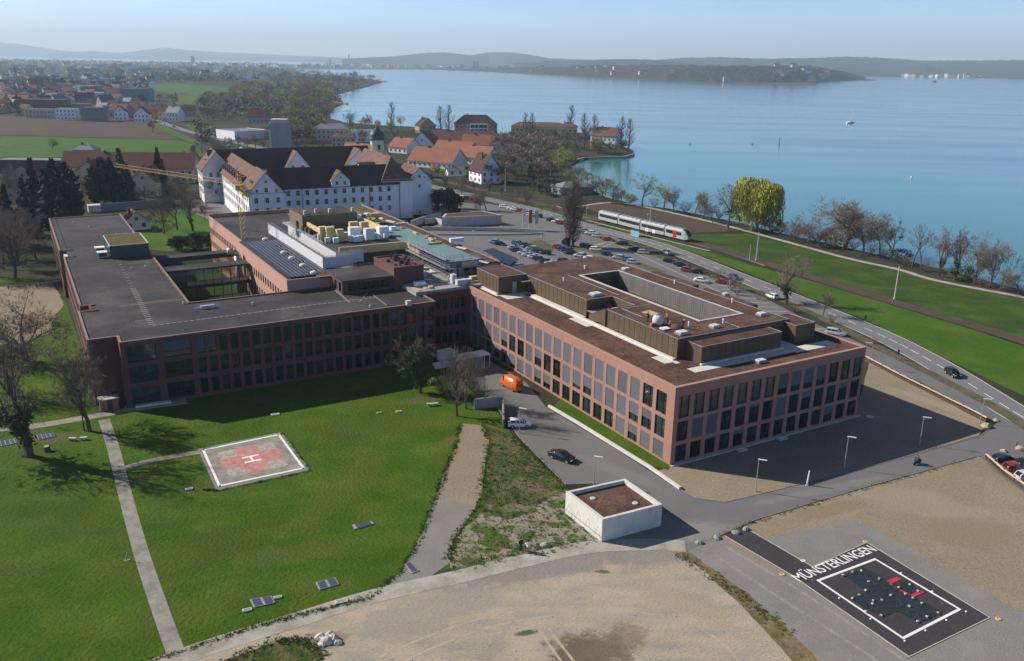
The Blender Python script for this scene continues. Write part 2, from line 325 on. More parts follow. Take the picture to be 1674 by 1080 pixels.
for i in range(len(sw) - 1):
    p, q = sw[i], sw[i + 1]; L_ = math.hypot(q[0] - p[0], q[1] - p[1]); n_ = max(1, int(L_ / 12))
    for j in range(n_): t = j / n_; d_ = mnoise.noise(Vector((i * 3.1 + t * 5, 7, 0))) * 2.5 if j else 0; jl.append((p[0] + (q[0] - p[0]) * t + d_, p[1] + (q[1] - p[1]) * t + d_))
near_land = [(300, -400), (460, 60)] + jl
far_left = [(-2300, 8000), (-9000, 12000), (-9000, -400)]
pts = near_land + [sw[-1]] + far_left
vs = [Vector((p[0], p[1], 0)) for p in pts]
g = MB()
g.v = [(p[0], p[1], 0.) for p in pts]
for t in tessellate_polygon([vs]):
    a_, c_, d_ = t
    if (vs[c_] - vs[a_]).cross(vs[d_] - vs[a_]).z < 0: c_, d_ = d_, c_
    g.f.append((a_, c_, d_)); g.m.append(0)
k = len(pts); g.v += [(p[0], p[1], -2.) for p in pts]
for i in range(k): j = (i + 1) % k; g.f.append((i, k + i, k + j, j)); g.m.append(0)
struct(g.build('ground', G_GROUND))
bed = MB(); bed.quad([(-9500, -900, -2.1), (24000, -900, -2.1), (24000, 24000, -2.1), (-12000, 24000, -2.1)]); struct(bed.build('lake_bed', G_SOIL))
# grass and fields
sheet('lawn', [(-260, 1130), (-260, 470), (0, 455), (78, 455), (110, 500), (130, 560), (152, 640), (200, 668), (480, 615), (640, 590), (700, 598), (760, 590), (780, 620), (800, 655), (840, 715), (930, 800), (985, 870), (1010, 885), (900, 910), (880, 905), (760, 920), (660, 955), (600, 978), (430, 1020), (190, 1100)], .012, G_LAWN, .3, 3)
sheet('courtyard_lawn', [(200, 372), (300, 340), (345, 345), (352, 395), (300, 412), (245, 408)], .012, G_MEADOW, .3, 3)
sheet('courtyard_floor', [(240, 425), (380, 415), (400, 520), (300, 560), (250, 500)], .014, G_MEADOW)
sheet('waste_ground', [(-150, 505), (-150, 470), (0, 468), (88, 462), (104, 498), (92, 515), (80, 545), (40, 560), (-150, 575)], .03, G_SOIL, .8, 2)
sheet('meadow', [(1130, 382), (1205, 382), (1222, 382), (1289, 399), (1385, 425), (1467, 443), (1533, 462), (1674, 489), (2300, 622), (2300, 778), (1674, 552), (1459, 487), (1330, 449), (1254, 428), (1130, 392)], .012, M('dark_meadow_grass', (.036, .072, .010), .95, .3, 1.0, .06, .6, col2=(.052, .085, .014), sc3=.12, bdist=.2, spec=.1), .3, 4)
sheet('roadside_meadow', [(980, 365), (1125, 402), (1254, 440), (1330, 460), (1459, 499), (1570, 532), (1674, 566), (2300, 785), (2300, 950), (1674, 647), (1522, 574), (1407, 519), (1199, 437), (1130, 411), (1012, 376), (951, 357), (905, 346), (870, 338), (880, 333), (930, 344)], .013, G_MEADOW, .3, 4)
sheet('ploughed_field', [(950, 336), (990, 331), (1100, 349), (1180, 369), (1210, 377), (1130, 381), (1040, 364), (990, 352)], .02, G_FIELD, .2, 3)
sheet('brown_field', [(-200, 190), (0, 189), (117, 195), (247, 200), (282, 221), (292, 228), (200, 225), (-200, 215)], .03, G_FIELD, .5, 12)
sheet('green_field', [(-200, 217), (200, 227), (292, 229), (318, 236), (335, 252), (310, 262), (240, 264), (120, 262), (-200, 262)], .025, G_MEADOW, .5, 12)
sheet('green_verge', [(247, 200), (258, 201), (330, 232), (318, 236), (282, 221)], .03, G_MEADOW)
sheet('far_green_field', [(243, 136), (300, 137), (372, 143), (392, 145), (330, 151), (280, 153), (245, 146)], .03, G_MEADOW, 1, 20)
sheet('farther_green_field', [(0, 122), (60, 124), (110, 128), (60, 131), (-60, 130)], .03, G_MEADOW, 1, 20)
sheet('sports_field', [(280, 160), (315, 150), (392, 147), (330, 158), (318, 170), (290, 172)], .05, G_MEADOW, 1, 20)
sheet('roadside_field', [(300, 203), (345, 205), (350, 222), (330, 222)], .03, G_MEADOW)
sheet('orchard_ground', [(740, 290), (830, 305), (950, 318), (955, 330), (900, 328), (820, 312), (735, 296)], .02, G_GROUND)
sheet('village_lawn', [(680, 245), (710, 242), (730, 262), (790, 262), (800, 285), (720, 285), (690, 262)], .02, G_MEADOW)
sheet('monastery_lawn', [(660, 352), (720, 348), (760, 352), (700, 372), (670, 366)], .02, G_MEADOW)
sheet('monastery_forecourt', [(310, 345), (345, 320), (410, 345), (480, 350), (480, 362), (350, 362)], .03, G_ASPH)
# worn bands, gravel lot and tracks in the front
sheet('bare_soil_strip', [(752, 692), (790, 695), (800, 720), (792, 770), (782, 828), (712, 814), (728, 770), (745, 730)], .03, G_SOIL, .5, 1.5)
sheet('gravel_strip', [(712, 814), (780, 828), (742, 880), (735, 920), (700, 945), (600, 980), (660, 930), (690, 870)], .032, G_GRAVEL, .4, 1.5)
sheet('rough_grass_bank', [(792, 695), (838, 712), (905, 775), (985, 862), (1005, 884), (900, 905), (870, 880), (842, 862), (790, 845), (795, 770), (805, 720)], .024, G_ROUGH, .5, 1.5)
sheet('waste_patch', [(785, 838), (830, 850), (860, 838), (905, 810), (928, 800), (950, 850), (985, 885), (880, 915), (740, 940), (735, 915), (745, 880)], .034, G_WASTE, .5, 1.2)
sheet('gravel_lot', [(150, 1260), (180, 1128), (330, 1070), (480, 1022), (610, 982), (740, 948), (880, 912), (985, 884), (1080, 876), (1130, 905), (1250, 1000), (1340, 1100), (1500, 1260)], .036, G_GRAVELLOT, .5, 2)
sheet('lot_grass_edge', [(370, 1078), (450, 1050), (500, 1045), (530, 1072), (520, 1150), (200, 1250), (200, 1160)], .05, G_ROUGH, .6, 1.2)
sheet('mown_path_edge', [(1105, 905), (1122, 900), (1200, 955), (1290, 1030), (1350, 1095), (1330, 1120), (1230, 1010), (1150, 930)], .046, M('dry_brown_verge', (.19, .145, .085), .95, .35, 1.6, .2, .6, col2=(.12, .105, .045), sc3=.5, spec=.1), .4, 1.2)
ribbon('gravel_track', [(180, 1118), (330, 1062), (480, 1015), (610, 975), (740, 945), (860, 916), (960, 895), (1060, 890), (1120, 893)], 2.7, .052, G_TRACK)
soft(G_GRAVELLOT, [(900, 925, 17, 3.2, .35, (.215, .20, .18), .85), (1050, 905, 10, 3.5, .1, (.225, .21, .19), .85), (960, 1065, 5.5, 4, .2, (.13, .10, .072), .95), (1010, 1050, 5, 3, .8, (.17, .135, .095), .7), (700, 1000, 12, 4, .5, (.26, .245, .215), .6), (860, 1035, 1.6, .6, .3, (.06, .075, .025), .9), (985, 935, 1.2, .5, 0, (.07, .085, .03), .8), (1120, 985, 9, 3, -.7, (.33, .27, .19), .7), (520, 1050, 4, 2, .3, (.2, .17, .12), .8), (800, 1070, 6, 1.2, 1.2, (.27, .24, .19), .6)])
soft(G_LAWN, [(690, 655, 4.5, 2.2, .3, (.11, .085, .04), .7), (90, 715, 6, 2.5, .2, (.12, .10, .06), .6), (610, 700, 14, 6, .2, (.07, .09, .012), .5), (330, 900, 16, 5, .8, (.055, .075, .008), .5), (560, 800, 12, 5, 1.2, (.09, .105, .02), .45), (480, 905, 10, 3, .3, (.095, .10, .025), .4), (120, 850, 12, 7, 0, (.04, .075, .006), .5), (420, 830, 16, .5, .35, (.075, .095, .02), .5), (300, 1000, 10, 3, .4, (.085, .1, .02), .4), (740, 720, 5, 2, 1, (.12, .11, .04), .6)])
soft(G_ROUGH, [(880, 800, 6, 2, -.6, (.16, .13, .08), .7), (820, 720, 7, 2, -.8, (.12, .10, .05), .6), (850, 830, 4, 1.5, .2, (.2, .17, .12), .7)])
soft(G_SOIL, [(1300, 760, 14, 4, .5, (.2, .16, .11), .6), (1500, 820, 14, 5, -.5, (.3, .25, .185), .6), (1350, 835, 9, 2, .4, (.22, .165, .10), .6), (1580, 870, 10, 5, .2, (.22, .175, .11), .6), (1530, 660, 12, 2, -1, (.31, .26, .19), .5)])
soft(G_ASPH, [(980, 860, 0, 0, 0, (0, 0, 0), 0), (1110, 870, 9, 4, .1, (.235, .22, .20), .8), (1010, 770, 10, 2, -.75, (.19, .18, .175), .6), (1350, 800, 16, 1.2, .4, (.2, .19, .185), .6), (870, 640, 6, 3, 0, (.22, .205, .195), .6), (820, 430, 30, 5, -.5, (.185, .18, .178), .5), (1100, 480, 30, 3, -.9, (.12, .118, .118), .6)][1:])
# concrete garden paths
ribbon('garden_path', [(288, 1068), (258, 985), (230, 900), (205, 810), (186, 735), (170, 686)], 1.75, .03, G_PATH)
ribbon('helipad_path', [(205, 764), (260, 750), (332, 738)], 1.35, .034, G_PATH)
ribbon('entrance_path', [(-80, 705), (40, 698), (120, 686), (200, 672), (300, 655)], 2.2, .032, G_PATH)
# building site and car park
sheet('soil_forecourt', [(1113, 760), (1400, 672), (1430, 560), (1418, 588), (1610, 690), (1600, 712), (1430, 760), (1246, 806), (1185, 820), (1140, 815), (1088, 765)], .016, G_SOIL, .2, 2)
sheet('building_soil', [(1095, 765), (1130, 770), (1140, 815), (1110, 800), (1070, 770)], .02, G_SOIL)
sheet('facade_grass_strip', [(903, 666), (930, 640), (1105, 745), (1092, 768), (1060, 762)], .06, G_LAWN, .1, 2)
sheet('east_soil', [(1165, 882), (1235, 850), (1420, 796), (1598, 745), (1700, 790), (2300, 960), (2300, 1250), (1500, 1250), (1400, 1100)], .016, G_SOIL, .3, 3)
sheet('grey_gravel_apron', [(1240, 884), (1400, 846), (1674, 1003), (1800, 1080), (1700, 1250), (1500, 1250)], .028, G_GRAVEL, .15, 2)
sheet('gravel_drive', [(1118, 902), (1172, 876), (1330, 975), (1520, 1095), (1620, 1180), (1500, 1250), (1370, 1120), (1250, 1000)], .040, G_GRAVEL, .15, 2)
RUT = M('pale_rut', (.265, .25, .225), .95, .3, 1.5, .4, .3, col2=(.215, .202, .185), sc3=.8, spec=.1)
ribbon('wheel_rut', [(1165, 905), (1260, 968), (1380, 1045), (1470, 1105)], .45, .046, RUT); ribbon('wheel_rut', [(1185, 893), (1290, 955), (1420, 1040), (1500, 1095)], .45, .046, RUT)
road_pts = [(762, 585), (800, 590), (860, 625), (893, 666), (1000, 730), (1108, 800), (1140, 815), (1185, 821), (1246, 807), (1430, 761), (1600, 714), (1632, 690), (1600, 672), (1640, 655), (1760, 712), (1760, 722), (1674, 738), (1600, 746), (1420, 795), (1235, 850), (1172, 878), (1118, 905), (1082, 880), (1080, 826), (1010, 790), (925, 792), (850, 716), (800, 650), (775, 625)]
sheet('access_road', road_pts, .044, G_ASPH)
sheet('car_park', [(655, 352), (720, 330), (800, 333), (905, 352), (1000, 386), (1100, 425), (1250, 487), (1330, 528), (1440, 575), (1620, 652), (1640, 668), (1630, 690), (1500, 622), (1415, 590), (1325, 545), (1210, 500), (1100, 560), (1050, 470), (900, 480), (800, 470), (720, 430), (665, 385)], .020, G_ASPH)
sheet('parking_apron', [(1600, 742), (1640, 716), (1760, 700), (1760, 860), (1674, 805), (1625, 770)], .036, G_ASPH)
MR, mr_pts = ribbon('main_road', [(2250, 960), (1760, 724), (1674, 683), (1522, 590), (1400, 530), (1200, 449), (1083, 403), (1012, 383), (951, 367), (880, 345), (800, 326), (721, 308), (600, 283), (420, 240), (310, 215), (240, 190), (225, 175)], 7.4, .048, G_ROAD)
# verge between road and car park
ribbon('planted_verge', [(2250, 985), (1750, 737), (1700, 712), (1607, 655), (1437, 568), (1340, 518), (1250, 480), (1130, 440), (1040, 405), (980, 388), (930, 375)], 2.6, .07, G_MULCH)
ribbon('tarmac_island', [(935, 404), (1010, 420), (1080, 445)], 3.2, .09, G_MULCH)
sheet('roundabout_grass', [(860, 400), (880, 390), (905, 402), (900, 418), (870, 412)], .08, G_MULCH)
ribbon('footpath', [(905, 335), (940, 350), (1050, 375), (1130, 396), (1190, 413), (1254, 434)], 2.2, .07, G_TRACK)
ribbon('verge_footpath', [(960, 360), (1050, 383), (1110, 398), (1160, 410)], 1.0, .06, G_TRACK)
ribbon('lakeside_path', [(940, 338), (1010, 331), (1100, 348), (1180, 367), (1222, 378), (1289, 396), (1385, 422), (1467, 440), (1533, 459), (1674, 486), (1780, 509), (2280, 620)], 2.4, .06, G_TRACK)
ribbon('railway_ballast', [(2280, 775), (1780, 595), (1674, 558), (1570, 526), (1459, 493), (1330, 454), (1254, 431), (1190, 411), (1125, 393), (980, 358), (900, 338), (800, 314), (700, 290)], 4.6, .08, M('railway_ballast', (.10, .066, .052), .95, .25, 2, .2, .5, spec=.1))
for off in (-.75, .75):
    P0 = [at(x, y) for x, y in [(2280, 775), (1780, 595), (1674, 558), (1570, 526), (1459, 493), (1330, 454), (1254, 431), (1190, 411), (1125, 393), (980, 358), (900, 338)]]
    ribbon('rail', offset_line(P0, off), .14, .16, STEEL_D, world=True)
# lane markings of the main road
mk = MB(); 
for off, dash in ((0, 1), (3.45, 0), (-3.45, 0)):
    ln = offset_line(mr_pts, off)[:58]; acc = 0
    for i in range(len(ln) - 1):
        p, q = ln[i], ln[i + 1]; L = (q - p).length; s_ = 0
        while s_ < L:
            e_ = min(L, s_ + (3 if dash else 12)); 
            a_ = p.lerp(q, s_ / L); c_ = p.lerp(q, e_ / L); d_ = (c_ - a_).normalized(); nn = Vector((-d_.y, d_.x, 0)) * (.09 if dash else .06)
            mk.quad([(v.x, v.y, .056) for v in (a_ + nn, a_ - nn, c_ - nn, c_ + nn)]); s_ += (9 if dash else 12)
struct(mk.build('lane_marking', PAINT_W))
mk = MB()
def line(mk, p, q, wd, z): 
    p = at(*p); q = at(*q); d_ = (q - p).normalized(); nn = Vector((-d_.y, d_.x, 0)) * wd / 2
    mk.quad([(v.x, v.y, z) for v in (p + nn, p - nn, q - nn, q + nn)])
for i in range(26):                                           # bays beside the main road
    c0 = ppt((952, 362), (1330, 540), i / 25); line(mk, (c0[0], c0[1] + 4), (c0[0] + 34, c0[1] + 9 - 4), .14, .03)
line(mk, (948, 372), (1330, 548), .12, .03)
for i in range(13):
    c0 = ppt((812, 392), (935, 440), i / 12); line(mk, c0, (c0[0] + 22, c0[1] + 3), .12, .03)
struct(mk.build('bay_marking', PAINT_W))
mk = MB(); line(mk, (965, 404), (990, 396), .5, .034); line(mk, (975, 408), (1000, 398), .3, .034); struct(mk.build('yellow_marking', PAINT_Y))
sheet('shed_forecourt', [(940, 848), (985, 880), (1010, 896), (1105, 898), (1100, 850), (1060, 830)], .047, G_GRAVEL, .2, 1.2)
# kerbs
kb = MB()
for P_ in ([(897, 665), (945, 693), (1000, 727), (1060, 764), (1112, 800)],):
    g_ = [at(*p) for p in P_]
    for i in range(len(g_) - 1): kb.obox(g_[i], g_[i + 1], .42, 0, .42)
tag(kb.build('concrete_kerb', CONC_W), 'long pale concrete kerb wall along the grass strip by the access road', 'kerb')
kb = MB()
for P_, w_ in (([(1112, 800), (1140, 815), (1185, 821), (1246, 807), (1430, 761), (1600, 714), (1625, 697)], .11), ([(1172, 878), (1235, 850), (1420, 795), (1595, 747)], .08), ([(925, 792), (850, 716), (800, 650)], .10)):
    g_ = [at(*p) for p in P_]
    for i in range(len(g_) - 1): kb.obox(g_[i], g_[i + 1], w_, 0, .10)
struct(kb.build('kerb_edging', G_PATH))
# ------------------------------------------------------------------ far shores and hills
def hill(name, prof, dep, mat, rough=0., rows=10, lump=0., nx=160, front=0.):
    """prof: (px x, base y, crest y). Crest lies 'dep' further than the base line."""
    b = MB(); xs = [p[0] for p in prof]
    def itp(x, k):
        for i in range(len(prof) - 1):
            if prof[i][0] <= x <= prof[i + 1][0]:
                t = (x - prof[i][0]) / (prof[i + 1][0] - prof[i][0]); return prof[i][k] * (1 - t) + prof[i + 1][k] * t
        return prof[-1][k]
    for i in range(nx + 1):
        x = xs[0] + (xs[-1] - xs[0]) * i / nx
        B = at(x, itp(x, 1)); zc = hz(B * (1 + dep), itp(x, 2)) if itp(x, 2) < itp(x, 1) else 0
        Cp = B * (1 + dep); zc = hz(Vector((Cp.x, Cp.y, 0)), itp(x, 2))
        for j in range(rows + 1):
            t = j / rows * 2
            q = B * (1 + dep * t); z = zc * math.sin(min(t, 2) * math.pi / 2) ** (.8 if t < 1 else 1.2)
            nv = mnoise.noise(Vector((q.x, q.y, 0)) * (1 / (lump or 100)))
            z = z * (1 + rough * nv) if j not in (0, rows) else -2
            z += R.uniform(-1, 1) * zc * rough * .3 if 0 < j < rows else 0
            b.v.append((q.x, q.y, z - 1))
    for i in range(nx):
        for j in range(rows):
            a_ = i * (rows + 1) + j; b.f.append((a_, a_ + rows + 1, a_ + rows + 2, a_ + 1)); b.m.append(0)
    o = b.build(name, mat, smooth=True); struct(o)
    def on(x, t):
        B = at(x, itp(x, 1)); zc = hz(Vector(((B * (1 + dep)).x, (B * (1 + dep)).y, 0)), itp(x, 2)); q = B * (1 + dep * t); return Vector((q.x, q.y, zc * math.sin(t * math.pi / 2) ** .8))
    return on
H_FAR = M('far_wooded_hills', (.025, .035, .035), .95, .3, .003, .0006, 0, spec=.05)
H_MID = M('wooded_far_shore', (.040, .036, .030), .95, .45, .03, .004, .6, col2=(.045, .042, .025), sc3=.03, bdist=6, spec=.05)
FLATSH = M('far_shore_fields', (.07, .085, .04), .95, .3, .01, .002, 0, spec=.05)
def flat(name, px, z, mat):
    b = MB(); b.prism([tuple(at(x, y)[:2]) for x, y in px], -2, z, 0); struct(b.build(name, mat))
flat('far_shore', [(465, 112.5), (560, 112.8), (700, 113.2), (800, 117), (900, 122.5), (1000, 127.5), (1060, 130.5), (1200, 134.5), (1280, 137), (1334, 139), (1337, 136), (1310, 133.5), (1360, 132), (1400, 131), (1422, 131.5), (1432, 129.8), (1405, 128.8), (1300, 122), (1200, 118), (1000, 110), (800, 106), (465, 105)], .2, FLATSH)
PEN = hill('wooded_peninsula', [(700, 112.9, 109.5), (800, 116.6, 110.5), (900, 122, 110), (960, 125, 107.5), (1020, 128, 107), (1090, 131, 106.5), (1170, 133.5, 108), (1240, 134.5, 108.5), (1300, 134.5, 107.5), (1340, 133, 111), (1380, 131.6, 117), (1415, 130.5, 126)], .10, H_MID, .14, 84, 28, 640)
hill('back_ridge', [(840, 114, 103), (900, 115, 98.5), (960, 116.5, 97), (1040, 118.5, 96), (1085, 119.5, 97), (1120, 120.5, 103), (1180, 121.5, 108)], .12, H_FAR, .08, 10, 400)
KON = hill('konstanz_ridge', [(560, 107, 95.5), (640, 107, 92), (700, 107.5, 86), (730, 108, 85.5), (770, 109, 89), (800, 109, 84.5), (830, 110, 84.5), (860, 111, 88), (900, 112, 95), (960, 114, 97), (1010, 115, 96), (1060, 117, 97), (1100, 118, 99)], .14, H_FAR, .06, 8, 900)
hill('north_shore_hills', [(980, 114, 100), (1060, 116.5, 98), (1110, 118, 94), (1160, 119, 92.5), (1200, 121, 94), (1250, 121.5, 96), (1310, 122.5, 95), (1380, 123.5, 92.5), (1430, 124, 94), (1500, 125, 99), (1600, 126.5, 98.5), (1674, 127.5, 97.5), (1760, 129, 97)], .35, H_FAR, .08, 8, 1500)
SLP = hill('shore_slope', [(1380, 124, 112), (1440, 124.5, 110), (1520, 125.6, 106), (1600, 127, 112), (1674, 128, 111), (1760, 129.3, 112)], .12, H_FAR, .15, 8, 500)
hill('west_hills', [(-200, 92, 66), (-60, 92, 69), (0, 92, 69), (30, 92.5, 71), (60, 92.8, 76), (100, 93, 82), (160, 94, 86), (230, 96, 91), (300, 97, 93)], .25, H_FAR, .06, 8, 1200)
hill('southwest_hills', [(80, 95, 86), (150, 95.5, 83), (200, 96, 86), (240, 97, 81), (275, 97.5, 77.5), (300, 98, 81), (350, 98.5, 84), (450, 100, 89), (520, 102, 92), (600, 104, 96)], .45, H_FAR, .04, 8, 1500)
# ------------------------------------------------------------------ facades
def facade(mb, p, q, z0, z1, cols, rows, depth=.35, m=0, mr=0, skip=()):
    """wall from p to q (outside is on the right-hand side of p->q), with openings cols x rows set back by depth"""
    p = Vector((p[0], p[1], 0)); q = Vector((q[0], q[1], 0)); d = (q - p); L = d.length; d.normalize(); nin = Vector((-d.y, d.x, 0)) * depth
    def P(s, z, k=0): v = p + d * s + nin * k; return (v.x, v.y, z)
    xs = sorted({0, L, *[c for cc in cols for c in cc]}); zs = sorted({z0, z1, *[c for cc in rows for c in cc]})
    op = []
    for i in range(len(xs) - 1):
        for j in range(len(zs) - 1):
            xm = (xs[i] + xs[i + 1]) / 2; zm = (zs[j] + zs[j + 1]) / 2
            ci = next((k for k, c in enumerate(cols) if c[0] < xm < c[1]), None); ri = next((k for k, c in enumerate(rows) if c[0] < zm < c[1]), None)
            if ci is not None and ri is not None and (ci, ri) not in skip: continue
            mb.quad([P(xs[i], zs[j]), P(xs[i + 1], zs[j]), P(xs[i + 1], zs[j + 1]), P(xs[i], zs[j + 1])], m)
    for ci, c in enumerate(cols):
        for ri, r in enumerate(rows):
            if (ci, ri) in skip: continue
            a, b_ = c; e, f = r
            mb.quad([P(a, e), P(a, e, 1), P(a, f, 1), P(a, f)][::-1], mr); mb.quad([P(b_, e), P(b_, e, 1), P(b_, f, 1), P(b_, f)], mr)
            mb.quad([P(a, e), P(b_, e), P(b_, e, 1), P(a, e, 1)][::-1], mr); mb.quad([P(a, f), P(a, f, 1), P(b_, f, 1), P(b_, f)][::-1], mr)
            op.append((P((a + b_) / 2, e, 1), math.atan2(d.y, d.x), b_ - a, f - e, ci, ri))
    return op
_wc = {}
def window_mesh(w_, h, split=.36, sill=0., gm=None, fm=None, fw=.07):
    key = (round(w_, 2), round(h, 2), split, sill, gm.name if gm else '', fm.name if fm else '')
    if key in _wc: return _wc[key]
    b = MB(); b.quad([(-w_ / 2, 0, 0), (w_ / 2, 0, 0), (w_ / 2, 0, h), (-w_ / 2, 0, h)], 0)
    y0 = -.09; y1 = -.004
    b.box(-w_ / 2, -w_ / 2 + fw, y0, y1, 0, h, 1); b.box(w_ / 2 - fw, w_ / 2, y0, y1, 0, h, 1); b.box(-w_ / 2 + fw, w_ / 2 - fw, y0, y1, 0, fw, 1); b.box(-w_ / 2 + fw, w_ / 2 - fw, y0, y1, h - fw, h, 1)
    if split: x = -w_ / 2 + w_ * split; b.box(x - fw / 2, x + fw / 2, y0 + .01, y1, fw, h - fw, 1)
    if sill: b.box(-w_ / 2 + fw, w_ / 2 - fw, y0 + .02, y1, sill, sill + fw, 1)
    _wc[key] = b.mesh('window', [gm or GLASS, fm or FRAME]); return _wc[key]
def put_windows(root, ops, split=.36, sill=0., blind=None, name='window', gm=None, fm=None, fw=.07, maxn=100, state=[0]):
    n = 0
    for (P, ang, w_, h, ci, ri) in ops:
        o = ob(name, window_mesh(w_, h, split, sill, gm, fm, fw), root, P, ang)
        bl = blind(ci, ri) if blind else 0
        if bl:
            b = MB(); b.box(-w_ / 2 + .03, w_ / 2 - .03, -.16, -.13, h * (1 - bl), h - .01); 
            key = ('b', round(w_, 2), round(h, 2), bl)
            if key not in _wc: _wc[key] = b.mesh('blind', BLIND)
            ob('blind', _wc[key], o)
def many_windows(root, ops, gm, name='window', fm=None):
    b = MB()
    for (P, ang, w_, h, ci, ri) in ops:
        c, s_ = math.cos(ang), math.sin(ang)
        def T(x, y, z): return (P[0] + x * c - y * s_, P[1] + x * s_ + y * c, P[2] + z)
        b.quad([T(-w_ / 2, 0, 0), T(w_ / 2, 0, 0), T(w_ / 2, 0, h), T(-w_ / 2, 0, h)], 0)
        b.quad([T(-.04, -.03, 0), T(.04, -.03, 0), T(.04, -.03, h), T(-.04, -.03, h)], 1)
    o = b.build(name, [gm, fm or FRAME], root); o['kind'] = 'stuff'; return o
def cols_of(L, n, w_, m0=0., m1=0.):
    p = (L - m0 - m1) / n; return [(m0 + p * (i + .5) - w_ / 2, m0 + p * (i + .5) + w_ / 2) for i in range(n)]
# ------------------------------------------------------------------ the new wing (right)
NW = empty('hospital_wing', ab(0, 0), TH, 'long three storey salmon red concrete wing with grey blinds and gravel roof', 'hospital')
A_, B_, H_ = 41.7, 69.2, 12.55
wl = MB(); rows = [(.35, 3.10), (3.70, 6.95), (7.50, 11.02)]
cols = cols_of(A_, 14, 2.12, .45, .15); op1 = facade(wl, (0, 0), (A_, 0), 0, H_, cols, rows, .24)
colsL = cols_of(B_, 21, 2.42, 1.4, 0); op2 = facade(wl, (0, B_), (0, 0), 0, H_, [(B_ - b_, B_ - a) for a, b_ in colsL][::-1], rows, .22)
wl.quad([(A_, 0, 0), (A_, B_, 0), (A_, B_, H_), (A_, 0, H_)]); wl.quad([(A_, B_, 0), (0, B_, 0), (0, B_, H_), (A_, B_, H_)])
for z in (3.35, 7.2): pass
wl.build('wall', RED, NW)
ft = MB(); ft.box(-.06, A_ + .4, -.55, -.002, -.05, .14, 0); ft.build('plinth', CONC, NW)
cp = MB(); t_ = .55
cp.box(-.04, A_ + .04, -.04, t_, H_, H_ + .09); cp.box(-.04, t_, t_, B_ + .04, H_, H_ + .09); cp.box(A_ - t_, A_ + .04, t_, B_ + .04, H_, H_ + .09); cp.box(t_, A_ - t_, B_ - t_, B_ + .04, H_, H_ + .09)
cp.build('coping', COPING, NW)
pi = MB(); pi.box(t_ - .02, A_ - t_ + .02, t_ - .02, t_ + .05, 11.9, H_); pi.box(t_ - .02, t_ + .05, t_ + .05, B_ - t_, 11.9, H_); pi.box(A_ - t_ - .05, A_ - t_ + .02, t_ + .05, B_ - t_, 11.9, H_); pi.build('parapet', REDOLD, NW)
rf = MB(); rf.box(.5, A_ - .5, .5, B_ - .5, 11.6, 12.0); rf.build('roof', ROOF_RED, NW)
lin = MB(); lin.box(.55, A_ - .55, .55, B_ - .55, .05, 11.5); lin.build('interior_core', STEEL_D, NW)
st1 = {(0, 0): .0, (1, 0): 0}
closed0 = {0: 1, 1: 1, 2: .55, 3: 1, 10: .62, 11: .62, 12: 1, 13: .9, 14: .7, 16: .5, 18: 1, 19: 1}
closed1 = {0: 0, 1: .45, 2: .62, 3: 1, 4: 1, 5: 1, 6: .6, 7: .8, 8: 1, 9: 0, 10: 0, 11: .5, 12: 1, 13: 0, 14: 0, 15: .6, 16: 1, 17: .9, 18: 1, 19: 1, 20: 1}
def blL(ci, ri):
    i = 20 - ci
    i = len(colsL) - 1 - ci
    if ri == 2: return 0 if i in (0, 1) else 1
    return (closed1 if ri == 1 else closed0).get(i, 0)
def blF(ci, ri): return {(1, 1): 1, (2, 1): 1, (7, 1): 1, (4, 0): .25, (9, 1): .35, (11, 0): .5, (12, 1): .3, (5, 1): .15, (2, 0): .1}.get((ci, ri), {7: .7, 8: .7, 9: .72, 10: .68}.get(ci, 0) if ri == 2 else 0)
# the forty-two front windows and the nearest long-side ones are parts, the rest of the long side is one mass
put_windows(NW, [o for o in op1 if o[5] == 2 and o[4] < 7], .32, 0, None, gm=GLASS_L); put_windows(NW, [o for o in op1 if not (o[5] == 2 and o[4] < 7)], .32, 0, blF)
near = [o for o in op2 if (len(colsL) - 1 - o[4]) < 19]
put_windows(NW, near, .62, 0, blL)
fars = [o for o in op2 if (len(colsL) - 1 - o[4]) >= 19]
many_windows(NW, fars, BLIND, 'far_window')
dr = MB(); dr.box(-1.25, 1.25, -.1, .1, .05, 1); 
stp = MB()
for a in (13.6, 22.6): 
    stp.box(a - .9, a + .9, -1.5, -.6, 0, .22, 0); stp.box(a - .8, a + .8, -1.1, -.6, .22, .42, 0)
stp.build('entrance_step', CONC, NW)
# joints of the concrete panels
jn = MB()
for i in range(1, 14): x = .55 + (A_ - .75) / 14 * i; jn.box(x - .012, x + .012, -.008, -.003, 11.1, H_ - .1)
for i in range(1, 21): y = 1.6 + (B_ - 1.6) / 21 * i; jn.box(-.008, -.003, y - .012, y + .012, 11.1, H_ - .1)
jn.build('panel_joint', REDOLD, NW)
# roof: pale kerb strips round the penthouse
ks = MB(); KZ = 12.012
def kbox(mb, x0, x1, y0, y1): mb.box(x0, x1, y0, y1, 11.99, KZ)
kbox(ks, 8.2, 9.1, 9.6, 58); kbox(ks, 8.2, 40.2, 5.0, 7.0); kbox(ks, 2.4, 3.2, 59.2, 68.5); kbox(ks, 3.2, 9.9, 56.0, 59.9); kbox(ks, 30, 40.5, 4.6, 5.0); kbox(ks, 29.5, 33, 7.0, 12); kbox(ks, 6.6, 8.2, 10.5, 14)
kbox(ks, 6.8, 8.2, 33, 39)
ks.build('pale_gravel_strip', CONC_W, NW)
kb2 = MB(); kb2.box(8.7, 9.3, 11.1, 37.6, 12.0, 12.28); kb2.box(8.7, 9.8, 37.6, 56.0, 12.0, 12.28); kb2.box(2.9, 3.3, 60, 69, 12, 12.28); kb2.box(11.2, 29.6, 7.0, 7.4, 12, 12.28)
kb2.build('upstand', CONC_W, NW)
